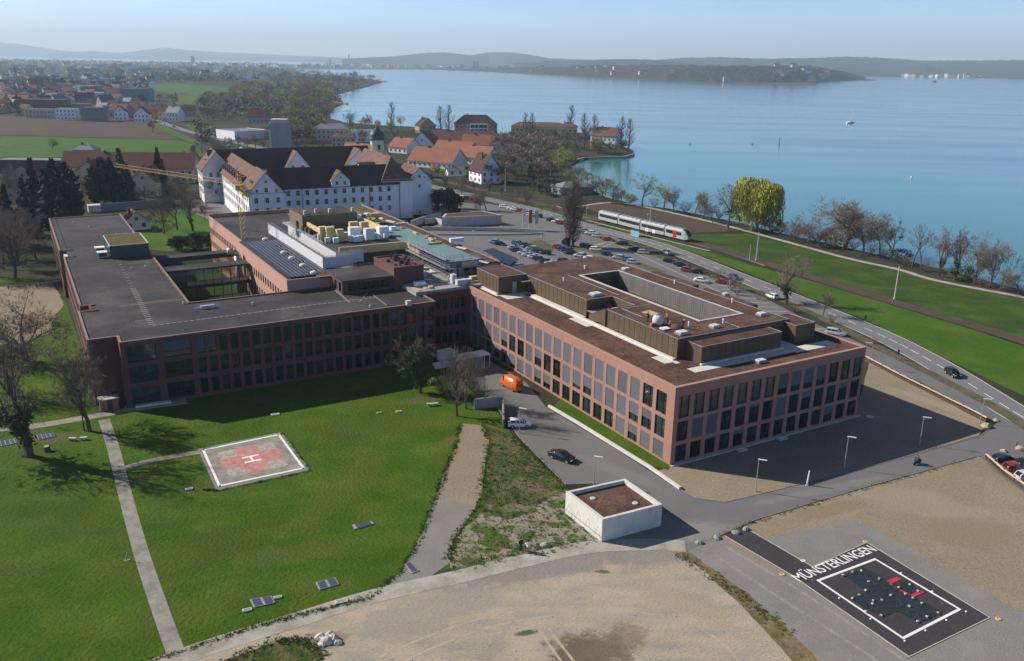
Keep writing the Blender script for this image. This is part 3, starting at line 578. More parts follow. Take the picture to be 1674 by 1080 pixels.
# penthouse: bronze cladding, sunk gravel tops and a screened court
ph = MB(); Z0, Z1 = 12.0, 15.5
px0, px1, py0, py1 = 9.6, 34.8, 11.2, 62.0
cx0, cx1, cy0, cy1 = 20.0, 29.4, 17.7, 54.2
def hollow(mb, z0, z1, m, top):
    for q in ((px0, cx0, py0, py1), (cx1, px1, py0, py1), (cx0, cx1, py0, cy0), (cx0, cx1, cy1, py1)): mb.box(*q, z0, z1, m, top)
# south-west notch between the two halves of the long wall
ph.box(px0, cx0, py0, 30.8, Z0, Z1, 0, 1); ph.box(15.9, cx0, 30.8, 37.8, Z0, Z1, 0, 1); ph.box(px0 + .4, cx0, 37.8, py1, Z0, Z1, 0, 1)
ph.box(cx1, px1, py0, py1, Z0, Z1, 0, 1); ph.box(cx0, cx1, py0, cy0, Z0, Z1, 0, 1); ph.box(cx0, cx1, cy1, py1, Z0, Z1, 0, 1)
ph.box(3.3, 10.0, 60.0, 69.6, Z0, Z1 + .15, 0, 1)
ph.box(11.4, 29.2, 7.4, py0, Z0, 15.0, 0, 1); ph.box(33.6, 38.4, 8.4, 14.6, Z0, 15.2, 0, 1)
ph.box(px1, 38.2, 22, 36, Z0, 15.0, 0, 1); ph.box(px1, 38.2, 38.5, 52, Z0, 15.1, 0, 1); ph.box(10.0, 34.6, py1, 68.5, Z0, 15.42, 0, 1)
ed = MB()
def rim(mb, x0, x1, y0, y1, z, w_=.12, h=.07):
    mb.box(x0, x1, y0, y0 + w_, z, z + h); mb.box(x0, x1, y1 - w_, y1, z, z + h); mb.box(x0, x0 + w_, y0 + w_, y1 - w_, z, z + h); mb.box(x1 - w_, x1, y0 + w_, y1 - w_, z, z + h)
ed.box(px0 - .03, px1 + .03, py0 - .03, py0 + .09, Z1, Z1 + .07); ed.box(px0 - .03, px0 + .09, py0 + .09, 30.8, Z1, Z1 + .07); ed.box(px1 - .09, px1 + .03, py0 + .09, py1, Z1, Z1 + .07); ed.box(px0 + .37, px0 + .49, 37.9, py1, Z1, Z1 + .07)
ed.box(px0 + .1, 15.9, 30.7, 30.82, Z1, Z1 + .07); ed.box(px0 + .37, 15.9, 37.78, 37.9, Z1, Z1 + .07); ed.box(15.86, 15.98, 30.82, 37.78, Z1, Z1 + .07)
rim(ed, 3.27, 10.03, 60.03, 69.6, Z1 + .15); rim(ed, 11.37, 29.2, 7.37, py0 - .05, 15.0); rim(ed, 33.6, 38.4, 8.37, 14.6, 15.2)
ed.build('roof_edge_trim', METAL, NW)
ct = MB(); w_ = .5
ct.box(cx0 - w_, cx1 + w_, cy0 - w_, cy0, Z1, Z1 + .12); ct.box(cx0 - w_, cx1 + w_, cy1, cy1 + w_, Z1, Z1 + .12); ct.box(cx0 - w_, cx0, cy0, cy1, Z1, Z1 + .12); ct.box(cx1, cx1 + w_, cy0, cy1, Z1, Z1 + .12)
ct.build('court_coping', CONC, NW)
ci_ = MB(); ci_.box(cx1 - .12, cx1 - .005, cy0 + .01, cy1 - .01, 9, Z1 + .1, 0); ci_.box(cx0 + .01, cx1 - .13, cy1 - .12, cy1 - .005, 9, Z1 + .1, 1); ci_.box(cx0 + .005, cx0 + .1, cy0 + .01, cy1 - .13, 9, Z1 + .05, 1); ci_.box(cx0 + .11, cx1 - .13, cy0 + .005, cy0 + .1, 9, Z1 + .05, 1)
for k in range(60):
    y = cy0 + .6 + k * .6; ci_.box(cx1 - .15, cx1 - .125, y, y + .05, 9, Z1 + .09, 0)
ci_.build('court_screen', [WOODGREY, BRONZE], NW)
seam = MB()
for k in range(33): y = 12 + k * 1.5; (seam.box(px0 - .03 + (.4 if y > 37.8 else 0), px0 - .002 + (.4 if y > 37.8 else 0), y, y + .05, Z0 + .3, Z1 - .02) if not 30.6 < y < 38 else None)
for k in range(12): x = 12 + k * 1.5; seam.box(x, x + .05, 7.37, 7.398, Z0 + .4, 14.9)
for k in range(6): y = 60.8 + k * 1.5; seam.box(3.27, 3.298, y, y + .05, Z0 + .3, Z1)
n_ = len(ph.v); ph.v += seam.v; ph.f += [tuple(n_ + i for i in f) for f in seam.f]; ph.m += [2] * len(seam.f); PH = ph.build('penthouse', [BRONZE, ROOF_RED, STEEL_D], NW)
ss = MB()                                                       # outside stair with its sloping cladding
ss.quad([(9.3, 35.9, Z0), (9.3, 31.0, Z0 + 1.0), (9.3, 31.0, Z1 + .1), (9.3, 35.9, Z0 + 1.3)]); ss.quad([(9.3, 31, Z0 + 1), (9.3, 35.9, Z0), (9.45, 35.9, Z0), (9.45, 31, Z0 + 1)])
ss.box(9.31, 9.5, 30.82, 31.2, Z0, Z1)
for k in range(8): ss.box(9.6, 11, 35.8 - k * .6, 36.4 - k * .6, Z0 + .01, Z0 + .35 * (k + 1))
ss.box(9.33, 9.45, 31, 35.9, Z0 + .6, Z0 + 1.5)
ss.build('roof_stair', BRONZE, NW)
dd_ = MB(); dd_.box(6.6, 7.6, 59.9, 59.98, Z0 + .05, Z0 + 2.4); dd_.build('roof_door', METAL, NW)
rd = MB(); rd.box(8.0, 10.2, 58.2, 59.9, Z0 + 2.5, Z0 + 2.6); rd.build('door_canopy', METAL, NW)
dk = MB(); dk.box(10, 15.8, 31.0, 37.6, 13.4, 13.5); dk.build('roof_terrace_deck', CONC_G, NW)
def skylight(a, b, z, s_=1.0, lab='white dome'):
    q = MB(); q.box(-s_ * .75, s_ * .75, -s_ * .6, s_ * .6, 0, .35, 0); q.build('skylight', METAL, NW).location = (a, b, z)
    d = MB(); d.box(-s_ * .62, s_ * .62, -s_ * .48, s_ * .48, .352, .50, 0); o = d.build('skylight_dome', CONC_W, NW); o.location = (a, b, z)
for a, b, z, s_ in ((13.6, 40.0, Z1, 1.5), (14.8, 35, 13.5, 1.1), (31.6, 54.5, Z1, 1.1), (12.1, 13.2, Z1, 1.3), (19.5, 13.5, Z1, 1.1), (32.3, 15.3, Z1, 1.1), (21, 4.0, 12.0, 1.3), (37.5, 30, 15, .8)): skylight(a, b, z, s_)
vp = MB()
for a, b in ((22.5, 14.6), (33, 40), (16, 16), (24, 59), (14, 52), (33.5, 24)): vp.tube((a, b, Z1), (a, b, Z1 + .7), .14, .14, 8); vp.tube((a, b, Z1 + .7), (a, b, Z1 + .85), .22, .12, 8)
vp.build('vent_pipe', METAL_W, NW)
ws = MB(); ws.box(12.2, 20, 29.8, 30.0, Z1 + .01, Z1 + .06); ws.box(12.2, 12.4, 24, 29.8, Z1 + .01, Z1 + .06); ws.box(23.2, 23.4, 11.5, 15, Z1 + .01, Z1 + .06); ws.box(17.5, 17.7, 38, 56, Z1 + .01, Z1 + .05)
ws.build('roof_ballast_strip', CONC_G, NW)
# ------------------------------------------------------------------ low link between the wings
LK = empty('link_wing', ab(-10, 66.8), TH, 'short dark red link wing joining the old and new hospital wings', 'hospital wing')
lb = MB(); opk = facade(lb, (-.1, 0), (9.9, 0), 0, 12.0, [(.9 + i * 1.45, 1.9 + i * 1.45) for i in range(6)], [(.8, 3.2), (4.6, 7), (8.3, 10.5)], .3)
lb.quad([(-.1, 0, 12), (9.9, 0, 12), (9.9, .5, 12), (-.1, .5, 12)]); lb.box(-.1, 9.9, .5, 14, 0, 11.4, 0); lb.build('wall', REDOLD, LK)
rr_ = MB(); rr_.box(-.1, 9.9, .5, 16, 11.5, 11.7); rr_.build('roof', ROOF_DARK, LK)
put_windows(LK, opk, .5)
# ------------------------------------------------------------------ the old L-shaped wing
OW = empty('old_hospital_wing', ab(-68.7, 61.2), TH, 'L shaped dark red concrete wing with dark flat roof beside the old helipad lawn', 'hospital')
def o_(a, b): return (a + 68.7, b - 61.2)
HO = 11.95; wl = MB()
cw = [(.95, 5.55), (6.75, 11.3)]; n0 = 12.0; pit = (58.3 - n0 - .2) / 24
cn = [(n0 + pit * i + .3, n0 + pit * (i + 1) - .32) for i in range(24)]
rO = [(.55, 3.45), (4.45, 7.35), (8.15, 11.05)]
opo = facade(wl, o_(-68.7, 61.2), o_(-10.4, 61.2), 0, HO, cw + cn, rO, .38)
opc = facade(wl, o_(-73.3, 65.1), o_(-68.7, 65.1), 0, HO, [], [], .3); wl.quad([(*o_(-68.7, 65.1), 0), (*o_(-68.7, 61.2), 0), (*o_(-68.7, 61.2), HO), (*o_(-68.7, 65.1), HO)])
rS = [(.7, 3.2), (4.6, 7.1), (8.4, 10.8)]
ops1 = facade(wl, o_(-73.3, 84.2), o_(-73.3, 65.1), 0, HO, cols_of(19.1, 7, 1.5), rS, .5)
ops2 = facade(wl, o_(-72.7, 136.5), o_(-72.7, 89.2), 0, HO, cols_of(47.3, 17, 1.7), rS, .6)
ops3 = facade(wl, o_(-73.2, 194.6), o_(-73.2, 145.6), 0, HO, cols_of(49, 17, 1.7), rS, .6)
def wbox(a0, a1, b0, b1, z0, z1, mb, m=0, top=None): p = o_(a0, b0); q = o_(a1, b1); mb.box(p[0], q[0], p[1], q[1], z0, z1, m, top)
wbox(-73.3, -70, 84.2, 84.9, 0, HO, wl); wbox(-72.7, -70, 88.5, 89.2, 0, HO, wl); wbox(-72.7, -70, 136.5, 137.1, 0, HO, wl); wbox(-73.2, -70, 145, 145.6, 0, HO, wl); wbox(-73.2, -53.8, 194.6, 195.2, 0, HO, wl)
wbox(-71.2, -70.8, 84.9, 88.5, 0, HO, wl); wbox(-71.0, -70.6, 137.1, 145, 0, 11.0, wl)
wbox(-54.2, -53.8, 82, 194.6, 0, HO, wl); wbox(-53.8, -10.4, 81.6, 82, 0, HO, wl); wbox(-10.8, -10.4, 61.2, 81.6, 0, HO, wl)
wl.build('wall', REDOLD, OW)
core = MB(); core.prism([o_(*p) for p in ((-68.2, 61.8), (-10.9, 61.8), (-10.9, 81.4), (-54.3, 81.4), (-54.3, 194.4), (-70.9, 194.4), (-70.9, 145.8), (-70.5, 145), (-70.5, 137), (-70.9, 136), (-70.9, 66), (-68.2, 66))], .05, 11.2); core.build('interior_core', STEEL_D, OW)
rf = MB(); rf.prism([o_(*p) for p in ((-68.4, 61.5), (-10.7, 61.5), (-10.7, 81.7), (-54.1, 81.7), (-54.1, 194.5), (-71.3, 194.5), (-71.3, 145.4), (-71.6, 145.3), (-71.6, 137), (-71.3, 136.4), (-71.3, 88.9), (-71.2, 88.6), (-71.2, 84.6), (-71.9, 84.2), (-71.9, 66.2), (-68.4, 66.2))], 11.3, 11.78); rf.build('roof', ROOF_DARK, OW)
# broad coping of the parapet screens
cp = MB()
def ow(a0, a1, b0, b1, z0=HO, z1=HO + .08): wbox(a0, a1, b0, b1, z0, z1, cp)
ow(-68.75, -10.35, 61.15, 61.55); ow(-73.35, -68.7, 65.05, 65.5); ow(-73.35, -73.0, 65.5, 84.9); ow(-73.35, -70, 84.9, 85.0); ow(-72.75, -72.4, 89.2, 136.5); ow(-73.25, -72.85, 145.6, 194.6); ow(-54.1, -53.75, 82, 195.2); ow(-73.2, -54.2, 194.9, 195.25); ow(-10.75, -10.35, 61.6, 82)
ow(-53.7, -24, 81.7, 82.05)
ow(-68.75, -68.3, 61.6, 65.4)
cp.build('coping', M('worn_dark_coping', (.24, .15, .135), .8, .15), OW)
put_windows(OW, opo[:6], .5, .95, lambda c, r: .62 if (c, r) == (1, 2) else 0); put_windows(OW, opo[6:], .72, 0, lambda c, r: {(2, 2): .75, (3, 2): .75, (10, 1): .5, (21, 2): .6, (23, 1): .4}.get((c, r), 0))
many_windows(OW, ops1 + ops2 + ops3, GLASS, 'side_window')
fillp = MB(); wbox(-73.0, -71.9, 65.6, 84.1, HO - .9, HO - .14, fillp, 0, 1); wbox(-72.4, -71.3, 89.3, 136.4, HO - .9, HO - .14, fillp, 0, 1); wbox(-72.85, -71.4, 145.7, 194.4, HO - .9, HO - .14, fillp, 0, 1); fillp.build('parapet', [REDOLD, ROOF_DARK], OW)
bal = MB()
for z in (3.6, 7.4, 10.9): wbox(-72.4, -71.1, 137.2, 144.9, z, z + .25, bal)
bal.build('recess_slab', CONC_W, OW)
# dashed slab path and joints on the dark roof
dp = MB()
def slabrow(p, q, n, wd, ln):
    for i in range(n):
        t = (i + .5) / n; x, y = ppt(p, q, t); ang = math.atan2(q[1] - p[1], q[0] - p[0]); dx, dy = math.cos(ang) * ln / 2, math.sin(ang) * ln / 2; nx, ny = -math.sin(ang) * wd / 2, math.cos(ang) * wd / 2
        P = [o_(x + dx + nx, y + dy + ny), o_(x - dx + nx, y - dy + ny), o_(x - dx - nx, y - dy - ny), o_(x + dx - nx, y + dy - ny)]
        dp.prism(P, 11.78, 11.82, 0, bottom=False)
aA = at(245, 531, 11.8); aB = at(190, 420, 11.8)
def toab(v): d = v - C1; return (d.x * math.cos(TH) + d.y * math.sin(TH), -d.x * math.sin(TH) + d.y * math.cos(TH))
slabrow(toab(at(249, 532, 11.8)), toab(at(217, 470, 11.8)), 22, 1.1, .45)
slabrow(toab(at(217, 470, 11.8)), toab(at(186, 412, 11.8)), 14, .7, .3)
slabrow(toab(at(249, 532, 11.8)), toab(at(560, 492, 11.8)), 34, .42, .8)
slabrow(toab(at(560, 492, 11.8)), toab(at(615, 486, 11.8)), 8, .42, .6)
slabrow(toab(at(222, 525, 11.8)), toab(at(245, 522, 11.8)), 4, .35, .7)
slabrow(toab(at(548, 474, 11.8)), toab(at(572, 494, 11.8)), 14, .4, .7)
slabrow(toab(at(608, 480, 11.8)), toab(at(632, 499, 11.8)), 3, .25, 3.2); slabrow(toab(at(588, 493, 11.8)), toab(at(601, 478, 11.8)), 3, .25, 2.6)
dp.build('walkway_slab', M('worn_slab', (.2, .19, .185), .9, .25, 3, .6), OW)
nzr = MB()
wbox(-66, -54.4, 85.0, 87.2, 11.782, 11.79, nzr); nzr.build('rust_stain', M('rusty_moss_stain', (.09, .062, .04), .95, .4, 1, .3, 0, col2=(.07, .06, .062), sc3=.6), OW)
# glazed rooftop plant room with mossy top
RP = MB(); wbox(-63, -54.4, 130.2, 144.5, 11.78, 14.9, RP, 0, 1); o = RP.build('plant_room', [M('green_glass_panels', (.03, .065, .06), .2, .3, .5, .2, spec=.5), ROOF_MOSS], OW)
r2 = MB(); a0, b0 = o_(-63, 130.2); a1, b1 = o_(-54.4, 144.5); rim(r2, a0 - .05, a1 + .05, b0 - .05, b1 + .05, 14.9, .2, .15); r2.build('plant_room_edge', M('pale_green_trim', (.45, .55, .48), .5, .08), OW)
ac = MB(); 
for b in (132.2, 138.2): wbox(-65.6, -63.4, b, b + 2.4, 12.0, 13.2, ac, 0)
ac.build('air_handler', METAL_W, OW)
ag = MB()
for b in (132.2, 138.2): wbox(-65.4, -63.6, b - .02, b + .0, 12.15, 13.0, ag, 0); wbox(-65.7, -65.61, b + .2, b + 2.2, 12.15, 13.0, ag)
ag.build('air_grille', STEEL_D, OW)
hb = MB(); wbox(-52.6, -50.0, 76.4, 77.4, 11.78, 12.4, hb); wbox(-54, -52.6, 76.8, 77.0, 12.0, 12.15, hb); hb.build('roof_hatch', METAL, OW)
sm = MB()
for (x, y) in ((605, 503), (667, 500), (190, 385), (120, 365), (215, 440), (300, 497), (146, 372), (238, 437), (413, 498), (640, 470)):
    p = toab(at(x, y, 11.8)); q = o_(*p); sm.tube((q[0], q[1], 11.78), (q[0], q[1], 12.25), .16, .16, 8); sm.tube((q[0], q[1], 12.25), (q[0], q[1], 12.35), .26, .2, 8)
p = o_(*toab(at(668, 499, 11.8))); sm.box(p[0] - .5, p[0] + .5, p[1] - .4, p[1] + .4, 11.78, 12.8); sm.build('roof_vent', CONC, OW)
# entrance terrace
et = MB(); P = [at(200, 672), at(205, 664), at(302, 647), at(306, 660), at(235, 669)]; et.prism([(p.x, p.y) for p in P], .02, .16); struct(et.build('entrance_terrace_paving', CONC_G))
ramp = MB(); p = at(222, 667); q = at(280, 659); ramp.obox(p, q, .8, .16, .5); tag(ramp.build('entrance_ramp', CONC_W), 'pale sloping ramp slab in front of the dark glazed entrance of the old wing', 'ramp')
kz = empty('brick_kiosk', at(180, 668), TH, 'small red walled kiosk with pale lid beside the path and tree', 'kiosk')
b = MB(); b.box(-1.5, 1.4, -.8, .8, 0, 2.0); b.build('wall', M('red_brick', (.33, .12, .07), .9, .2, 2, .3), kz); b = MB(); b.box(-1.7, 1.6, -1, 1, 2.0, 2.15); b.build('roof', CONC, kz); b = MB(); b.box(-.4, .4, -.83, -.802, .1, 1.8); b.build('door', WOOD_D, kz)
# penthouse over the old wing
RB = empty('rooftop_stair_house', ab(-25, 75, 11.8), TH, 'dark red flat roofed box with a row of windows standing on the old wing roof', 'roof structure')
b = MB(); ow_ = facade(b, (0, 0), (11.2, 0), 0, 2.7, cols_of(10.6, 9, .95, 1.2, .2), [(.5, 2.2)], .2); ow2 = facade(b, (0, 11), (0, 0), 0, 2.7, cols_of(11, 4, 1.6), [(.3, 2.3)], .2)
b.box(.25, 11.2, .25, 11, .01, 2.6); b.box(11.2, 18, -.6, 11, 0, 4.4); b.build('wall', REDOLD, RB); put_windows(RB, ow_ + ow2, 0)
b = MB(); b.box(-.1, 11.2, -.1, 11.1, 2.7, 2.85); b.build('roof', ROOF_DARK, RB)
b = MB(); rim(b, 11.15, 18.1, -.65, 11.1, 4.4, .35, .25); b.build('coping', REDOLD, RB)
b = MB()
for k in range(14): x, y = 12 + R.random() * 5, .5 + R.random() * 9.5; b.box(x, x + R.uniform(.3, .9), y, y + R.uniform(.3, .9), 4.4, 4.4 + R.uniform(.2, .9))
for k in range(6): x, y = 12 + R.random() * 5, .5 + R.random() * 9.5; b.tube((x, y, 4.4), (x, y, 5.6), .2, .2, 8)
o = b.build('rooftop_plant', STEEL_D, RB); o['kind'] = 'stuff'
b = MB(); b.lathe([(2.2, 0), (2.1, .8), (1.5, 1.5), (.6, 1.9), (0, 2)], 14, c=(8.6, 13.4)); b.build('red_dome', REDOLD, RB, True)
# ------------------------------------------------------------------ central block with the building site
BGL = M('greenish_bridge_glass', (.05, .07, .05), .12, .3, .4, .3, spec=.6); BGL.node_tree.nodes['Principled BSDF'].inputs['Alpha'].default_value = .38
CB = empty('central_hospital_block', ab(-34.5, 82), TH, 'salmon walled central block with solar roof and a building site on top', 'hospital')
def c_(a, b): return (a + 34.5, b - 82)
def cbox(mb, a0, a1, b0, b1, z0, z1, m=0, top=None): p = c_(a0, b0); q = c_(a1, b1); mb.box(p[0], q[0], p[1], q[1], z0, z1, m, top)
b = MB(); rw = [(2.0, 3.8), (5.6, 7.5), (9.2, 11.1), (12.0, 12.01)]
rw = [(1.6, 3.4), (5.4, 7.2), (9.2, 11.0)]
opp = facade(b, c_(-34.4, 128), c_(-34.4, 82), 0, 14.2, cols_of(46, 22, 1.2), rw, .14)
opf = facade(b, c_(-34.4, 82), c_(-20, 82), 0, 14.2, [], rw, .25)
opn = facade(b, c_(-33.0, 168), c_(-33.0, 128), 0, 13.9, cols_of(40, 20, 1.2), rw, .14)
cbox(b, -34.0, -20, 82.5, 128, .02, 13.5); cbox(b, -32.6, -8, 128.4, 168, .02, 13.4); cbox(b, -33.0, -32.6, 127.8, 128.4, 13, 13.9); cbox(b, -33.0, -6, 167.6, 168, 0, 14.6)
b.build('wall', PINK, CB)
many_windows(CB, opp + opn, GLASS_B, 'row_window')
b = MB(); cbox(b, -34.1, -20, 82.3, 128, 13.5, 13.9); cbox(b, -32.7, -11, 128.3, 167.6, 13.3, 13.6); b.build('roof', ROOF_DARK, CB)
b = MB(); cbox(b, -34.45, -34.05, 82, 128, 14.2, 14.3); cbox(b, -34.05, -20, 81.95, 82.35, 14.2, 14.3); cbox(b, -33.05, -32.65, 128.4, 167.7, 13.9, 14.0); b.build('coping', COPING, CB)
# solar panels in long rows
b = MB(); fr = MB()
for i in range(13):
    a = -33.1 + i * .82
    for k in range(26):
        y = 84.5 + k * 1.55
        if (i in (7, 8) and k % 6 == 2): continue
        p = c_(a, y); b.quad([(p[0], p[1], 14.2), (p[0] + .7, p[1], 14.34), (p[0] + .7, p[1] + 1.5, 14.34), (p[0], p[1] + 1.5, 14.2)])
    p = c_(a, 84.4); fr.box(p[0] + .72, p[0] + .77, p[1], p[1] + 40, 14.0, 14.36)
PVM = M('solar_cell_blue', (.022, .026, .038), .5, .2, 1, .3, spec=.3)
b.build('solar_panel_array', PVM, CB); fr.build('panel_rail', METAL, CB)
for x, y in ((434, 392), (464, 414), (477, 423), (495, 435), (513, 447)):
    q = c_(*toab(at(x, y, 14.2))); b = MB(); b.lathe([(.8, 0), (.8, .3), (.66, .48), (.35, .62), (0, .66)], 12); o = b.build('roof_dome', CONC_W, CB, True); o.location = (q[0], q[1], 14.2)
b = MB(); cbox(b, -27.5, -21.3, 81.8, 86.5, 13.9, 14.25); b.build('rusty_roof_strip', ROOF_MOSS, CB)
# body of the block under construction: a ring of storeys round a pit
b = MB(); cbox(b, -20, -16.5, 82.4, 128, .03, 14.0, 0); cbox(b, -16.5, 13.4, 112.6, 150, .04, 14.0, 0); cbox(b, 4.5, 13.4, 78, 112.6, .05, 14.0, 0); cbox(b, -12, 12.2, 67.2, 82, .06, 12.6, 0); cbox(b, -16.5, 4.5, 82, 90, .07, 12.5, 0)
cbox(b, -16.5, 4.5, 90.2, 112.4, .1, 9.4, 0)
b.build('site_deck', [CONC_G], CB)
b = MB(); cbox(b, 13.4, 13.8, 78, 168, 0, 14.45); b.build('lake_side_parapet', M('dull_pink_parapet', (.27, .17, .15), .85, .12), CB)
b = MB(); cbox(b, 4, 13.4, 150.2, 167, 13.6, 14.05); b.build('mossy_roof_patch', ROOF_MOSS, CB)
b = MB(); cbox(b, 7.6, 13.3, 78.2, 150, 14.01, 14.3); b.build('side_gutter_roof', ROOF_RED, CB)
# teal membrane roof on its new storey
b = MB(); cbox(b, .3, 7.2, 76.2, 118, 12.61, 15.7, 0); b.build('new_storey', BLACK, CB)
b = MB(); cbox(b, -.1, 7.4, 75.8, 119.5, 15.7, 16.0); b.build('teal_roof', TEAL, CB)
b = MB(); cbox(b, 2.8, 6.8, 75.65, 75.78, 14.4, 15.7, 0); b.build('insulated_fascia', INSUL, CB)
b = MB()
for a in (.8, 2.2): cbox(b, a, a + .9, 76.05, 76.18, 12.7, 14.6, 0)
b.build('tall_pane', METAL, CB)
# yellow insulated rim above the pit
b = MB(); cbox(b, -17.0, .2, 99.8, 100.2, 14.4, 16.2); cbox(b, -.3, .2, 92, 99.8, 14.6, 16.3); b.build('insulated_rim', INSUL, CB)
b = MB(); cbox(b, -17, 0, 100.2, 118, 15.4, 15.7); b.build('upper_deck', ROOF_DARK, CB)
b = MB(); cbox(b, -17, 0, 100.25, 112, 9.5, 15.4); b.build('upper_storey', STEEL_D, CB)
b = MB(); cbox(b, -14.6, -14.2, 118, 134, 15.4, 16.6); cbox(b, 1.0, 1.4, 119, 146, 15, 16.6); cbox(b, -6.4, 1, 134, 134.4, 14.4, 16); b.build('insulated_wall', INSUL, CB)
# olive service tower
TB = empty('service_tower', ab(-15.5, 133.8, 13.6), TH, 'olive brown windowless service block rising from the flat roof before the monastery', 'roof structure')
b = MB(); b.box(0, 15.2, 0, 12, 0, 4.5, 0); b.box(15.2, 18.6, 2, 11, 0, 3.3, 0); b.box(-.6, 0, 4, 7, 0, 2.6, 0); b.build('wall', M('olive_render', (.16, .13, .07), .9, .15, 1, .2, stretch=(1, 1, .3)), TB)
b = MB(); b.box(.3, 14.9, .3, 11.7, 4.5, 4.55); b.build('roof', ROOF_DARK, TB); b = MB()
for x, y in ((1, 1.5), (4.5, 3), (8, 2), (14.2, 1.2)): b.box(x, x + .7, y, y + .7, 4.55, 5.6)
b.build('chimney_stub', CONC, TB)
# ------------------------------------------------------------------ scaffolding
def scaffold(name, segs, label, mesh_side=False, z0=0, z1=3.9, lift=1.95, bay=2.4, wd=.8):
    rt = empty(name, ab(*segs[0][0], z0), TH, label, 'scaffold'); o0 = segs[0][0]
    b = MB(); d = MB(); s_ = MB()
    for p, q in segs:
        L = math.hypot(q[0] - p[0], q[1] - p[1]); n = max(1, round(L / bay)); ux, uy = (q[0] - p[0]) / L, (q[1] - p[1]) / L; nx, ny = -uy * wd, ux * wd
        for i in range(n + 1):
            x = p[0] - o0[0] + ux * L * i / n; y = p[1] - o0[1] + uy * L * i / n
            for k in (0, 1): b.tube((x + nx * k, y + ny * k, 0), (x + nx * k, y + ny * k, z1 + 1.0), .045, .045, 5)
            if i < n and i % 2 == 0 : b.tube((x, y, 0), (x + ux * L / n, y + uy * L / n, lift), .03, .03, 4)
        z = 0
        x0, y0 = p[0] - o0[0], p[1] - o0[1]; x1, y1 = q[0] - o0[0], q[1] - o0[1]
        while z <= z1 + .1:
            if z > 0: d.prism([(x0, y0), (x1, y1), (x1 + nx, y1 + ny), (x0 + nx, y0 + ny)], z, z + .07)
            for k in (.5, 1.0):
                b.tube((x0, y0, z + k), (x1, y1, z + k), .035, .035, 4); b.tube((x0 + nx, y0 + ny, z + k), (x1 + nx, y1 + ny, z + k), .035, .035, 4)
            z += lift
        if mesh_side: s_.prism([(x0 - nx * .08, y0 - ny * .08), (x1 - nx * .08, y1 - ny * .08), (x1 - nx * .03, y1 - ny * .03), (x0 - nx * .03, y0 - ny * .03)], .3, z1 + .9)
    b.build('scaffold_frame', METAL, rt); d.build('deck', CONC if mesh_side else METAL, rt)
    if mesh_side: s_.build('sheeting', SHEET, rt)
    return rt
scaffold('scaffold', [((-1.4, 99), (-1.4, 75)), ((-1.4, 75), (7, 75))], 'grey tube scaffold wrapping the corner of the teal roofed storey', z0=12.6, z1=3.9)
scaffold('scaffold', [((-17.6, 90.5), (-1.5, 90.5))], 'low grey tube scaffold across the building site pit', z0=11.0, z1=2)
scaffold('sheeted_scaffold', [((-24.4, 134.5), (-24.4, 89)), ((-24.4, 89), (-17.6, 89))], 'long scaffold hung with white sheeting behind the solar roof', True, z0=13.9, z1=1.9)
scaffold('sheeted_scaffold', [((-20.4, 130), (-20.4, 92)), ((-20.4, 92), (-14, 92))], 'inner row of scaffold with white sheeting along the site pit', True, z0=14.0, z1=1.9)
# wrapped insulation blocks and air units standing about on the roof
def boxthing(name, px, py, z, w_, d, h, mat, label, cat, rz=TH, group=None, extra=None):
    p = at(px, py, z); o = empty(name, p, rz, label, cat, group)
    b = MB(); k = .06
    b.prism([(-w_ / 2 + k, -d / 2), (w_ / 2 - k, -d / 2), (w_ / 2, -d / 2 + k), (w_ / 2, d / 2 - k), (w_ / 2 - k, d / 2), (-w_ / 2 + k, d / 2), (-w_ / 2, d / 2 - k), (-w_ / 2, -d / 2 + k)], .12, h)
    b.build('body', mat, o); b = MB()
    for sx in (-1, 0, 1): b.box(sx * w_ * .38 - .08, sx * w_ * .38 + .08, -d / 2, d / 2, 0, .119)
    b.build('pallet', WOOD, o); b = MB()
    b.box(-w_ / 2 - .012, w_ / 2 + .012, -d * .2, -d * .2 + .06, .2, h + .012); b.build('strap', METAL_W if mat is not FOIL else METAL, o)
    if extra == 'unit':
        b = MB(); b.lathe([(.45, h), (.45, h + .18), (.1, h + .2)], 10); b.build('fan', STEEL_D, o)
    return o
S = 3.805
blk = [(640, 235, 'y', 1.7, 3.3), (685, 240, 'y', 2.0, 3.4), (745, 245, 'y', 1.8, 3.0), (620, 235, 'w', 1.0, 1.5), (668, 252, 'w', 1.2, 1.2), (720, 255, 'w', 1.3, 1.3), (815, 245, 'w', 1.4, 1.4), (835, 225, 'w', 2.6, 2.8), (845, 248, 'w', 1.5, 1.4), (870, 245, 'w', 1.2, 1.5), (925, 235, 'w', 2.2, 2.9), (960, 230, 'w', 1.4, 1.5), (985, 230, 'w', 1.3, 1.2), (1015, 215, 'w', 2.5, 2.6), (1030, 222, 'w', 1.3, 1.2), (895, 185, 'y', 2.0, 2.6), (830, 180, 'y', 2.2, 2.4), (848, 135, 'w', 2.6, 2.4), (925, 125, 'w', 2.2, 2.6), (955, 125, 'y', 2.8, 2.6), (1000, 195, 'w', 2.1, 1.8), (1075, 180, 'w', 1.6, 1.2)]
ordn = ['first', 'second', 'third', 'fourth', 'fifth', 'sixth', 'seventh', 'eighth', 'ninth', 'tenth', 'eleventh', 'twelfth', 'thirteenth', 'fourteenth', 'fifteenth', 'sixteenth', 'seventeenth', 'eighteenth', 'nineteenth', 'twentieth', 'twenty-first', 'twenty-second', 'twenty-third', 'twenty-fourth', 'twenty-fifth']
cnt = {'y': 0, 'w': 0}
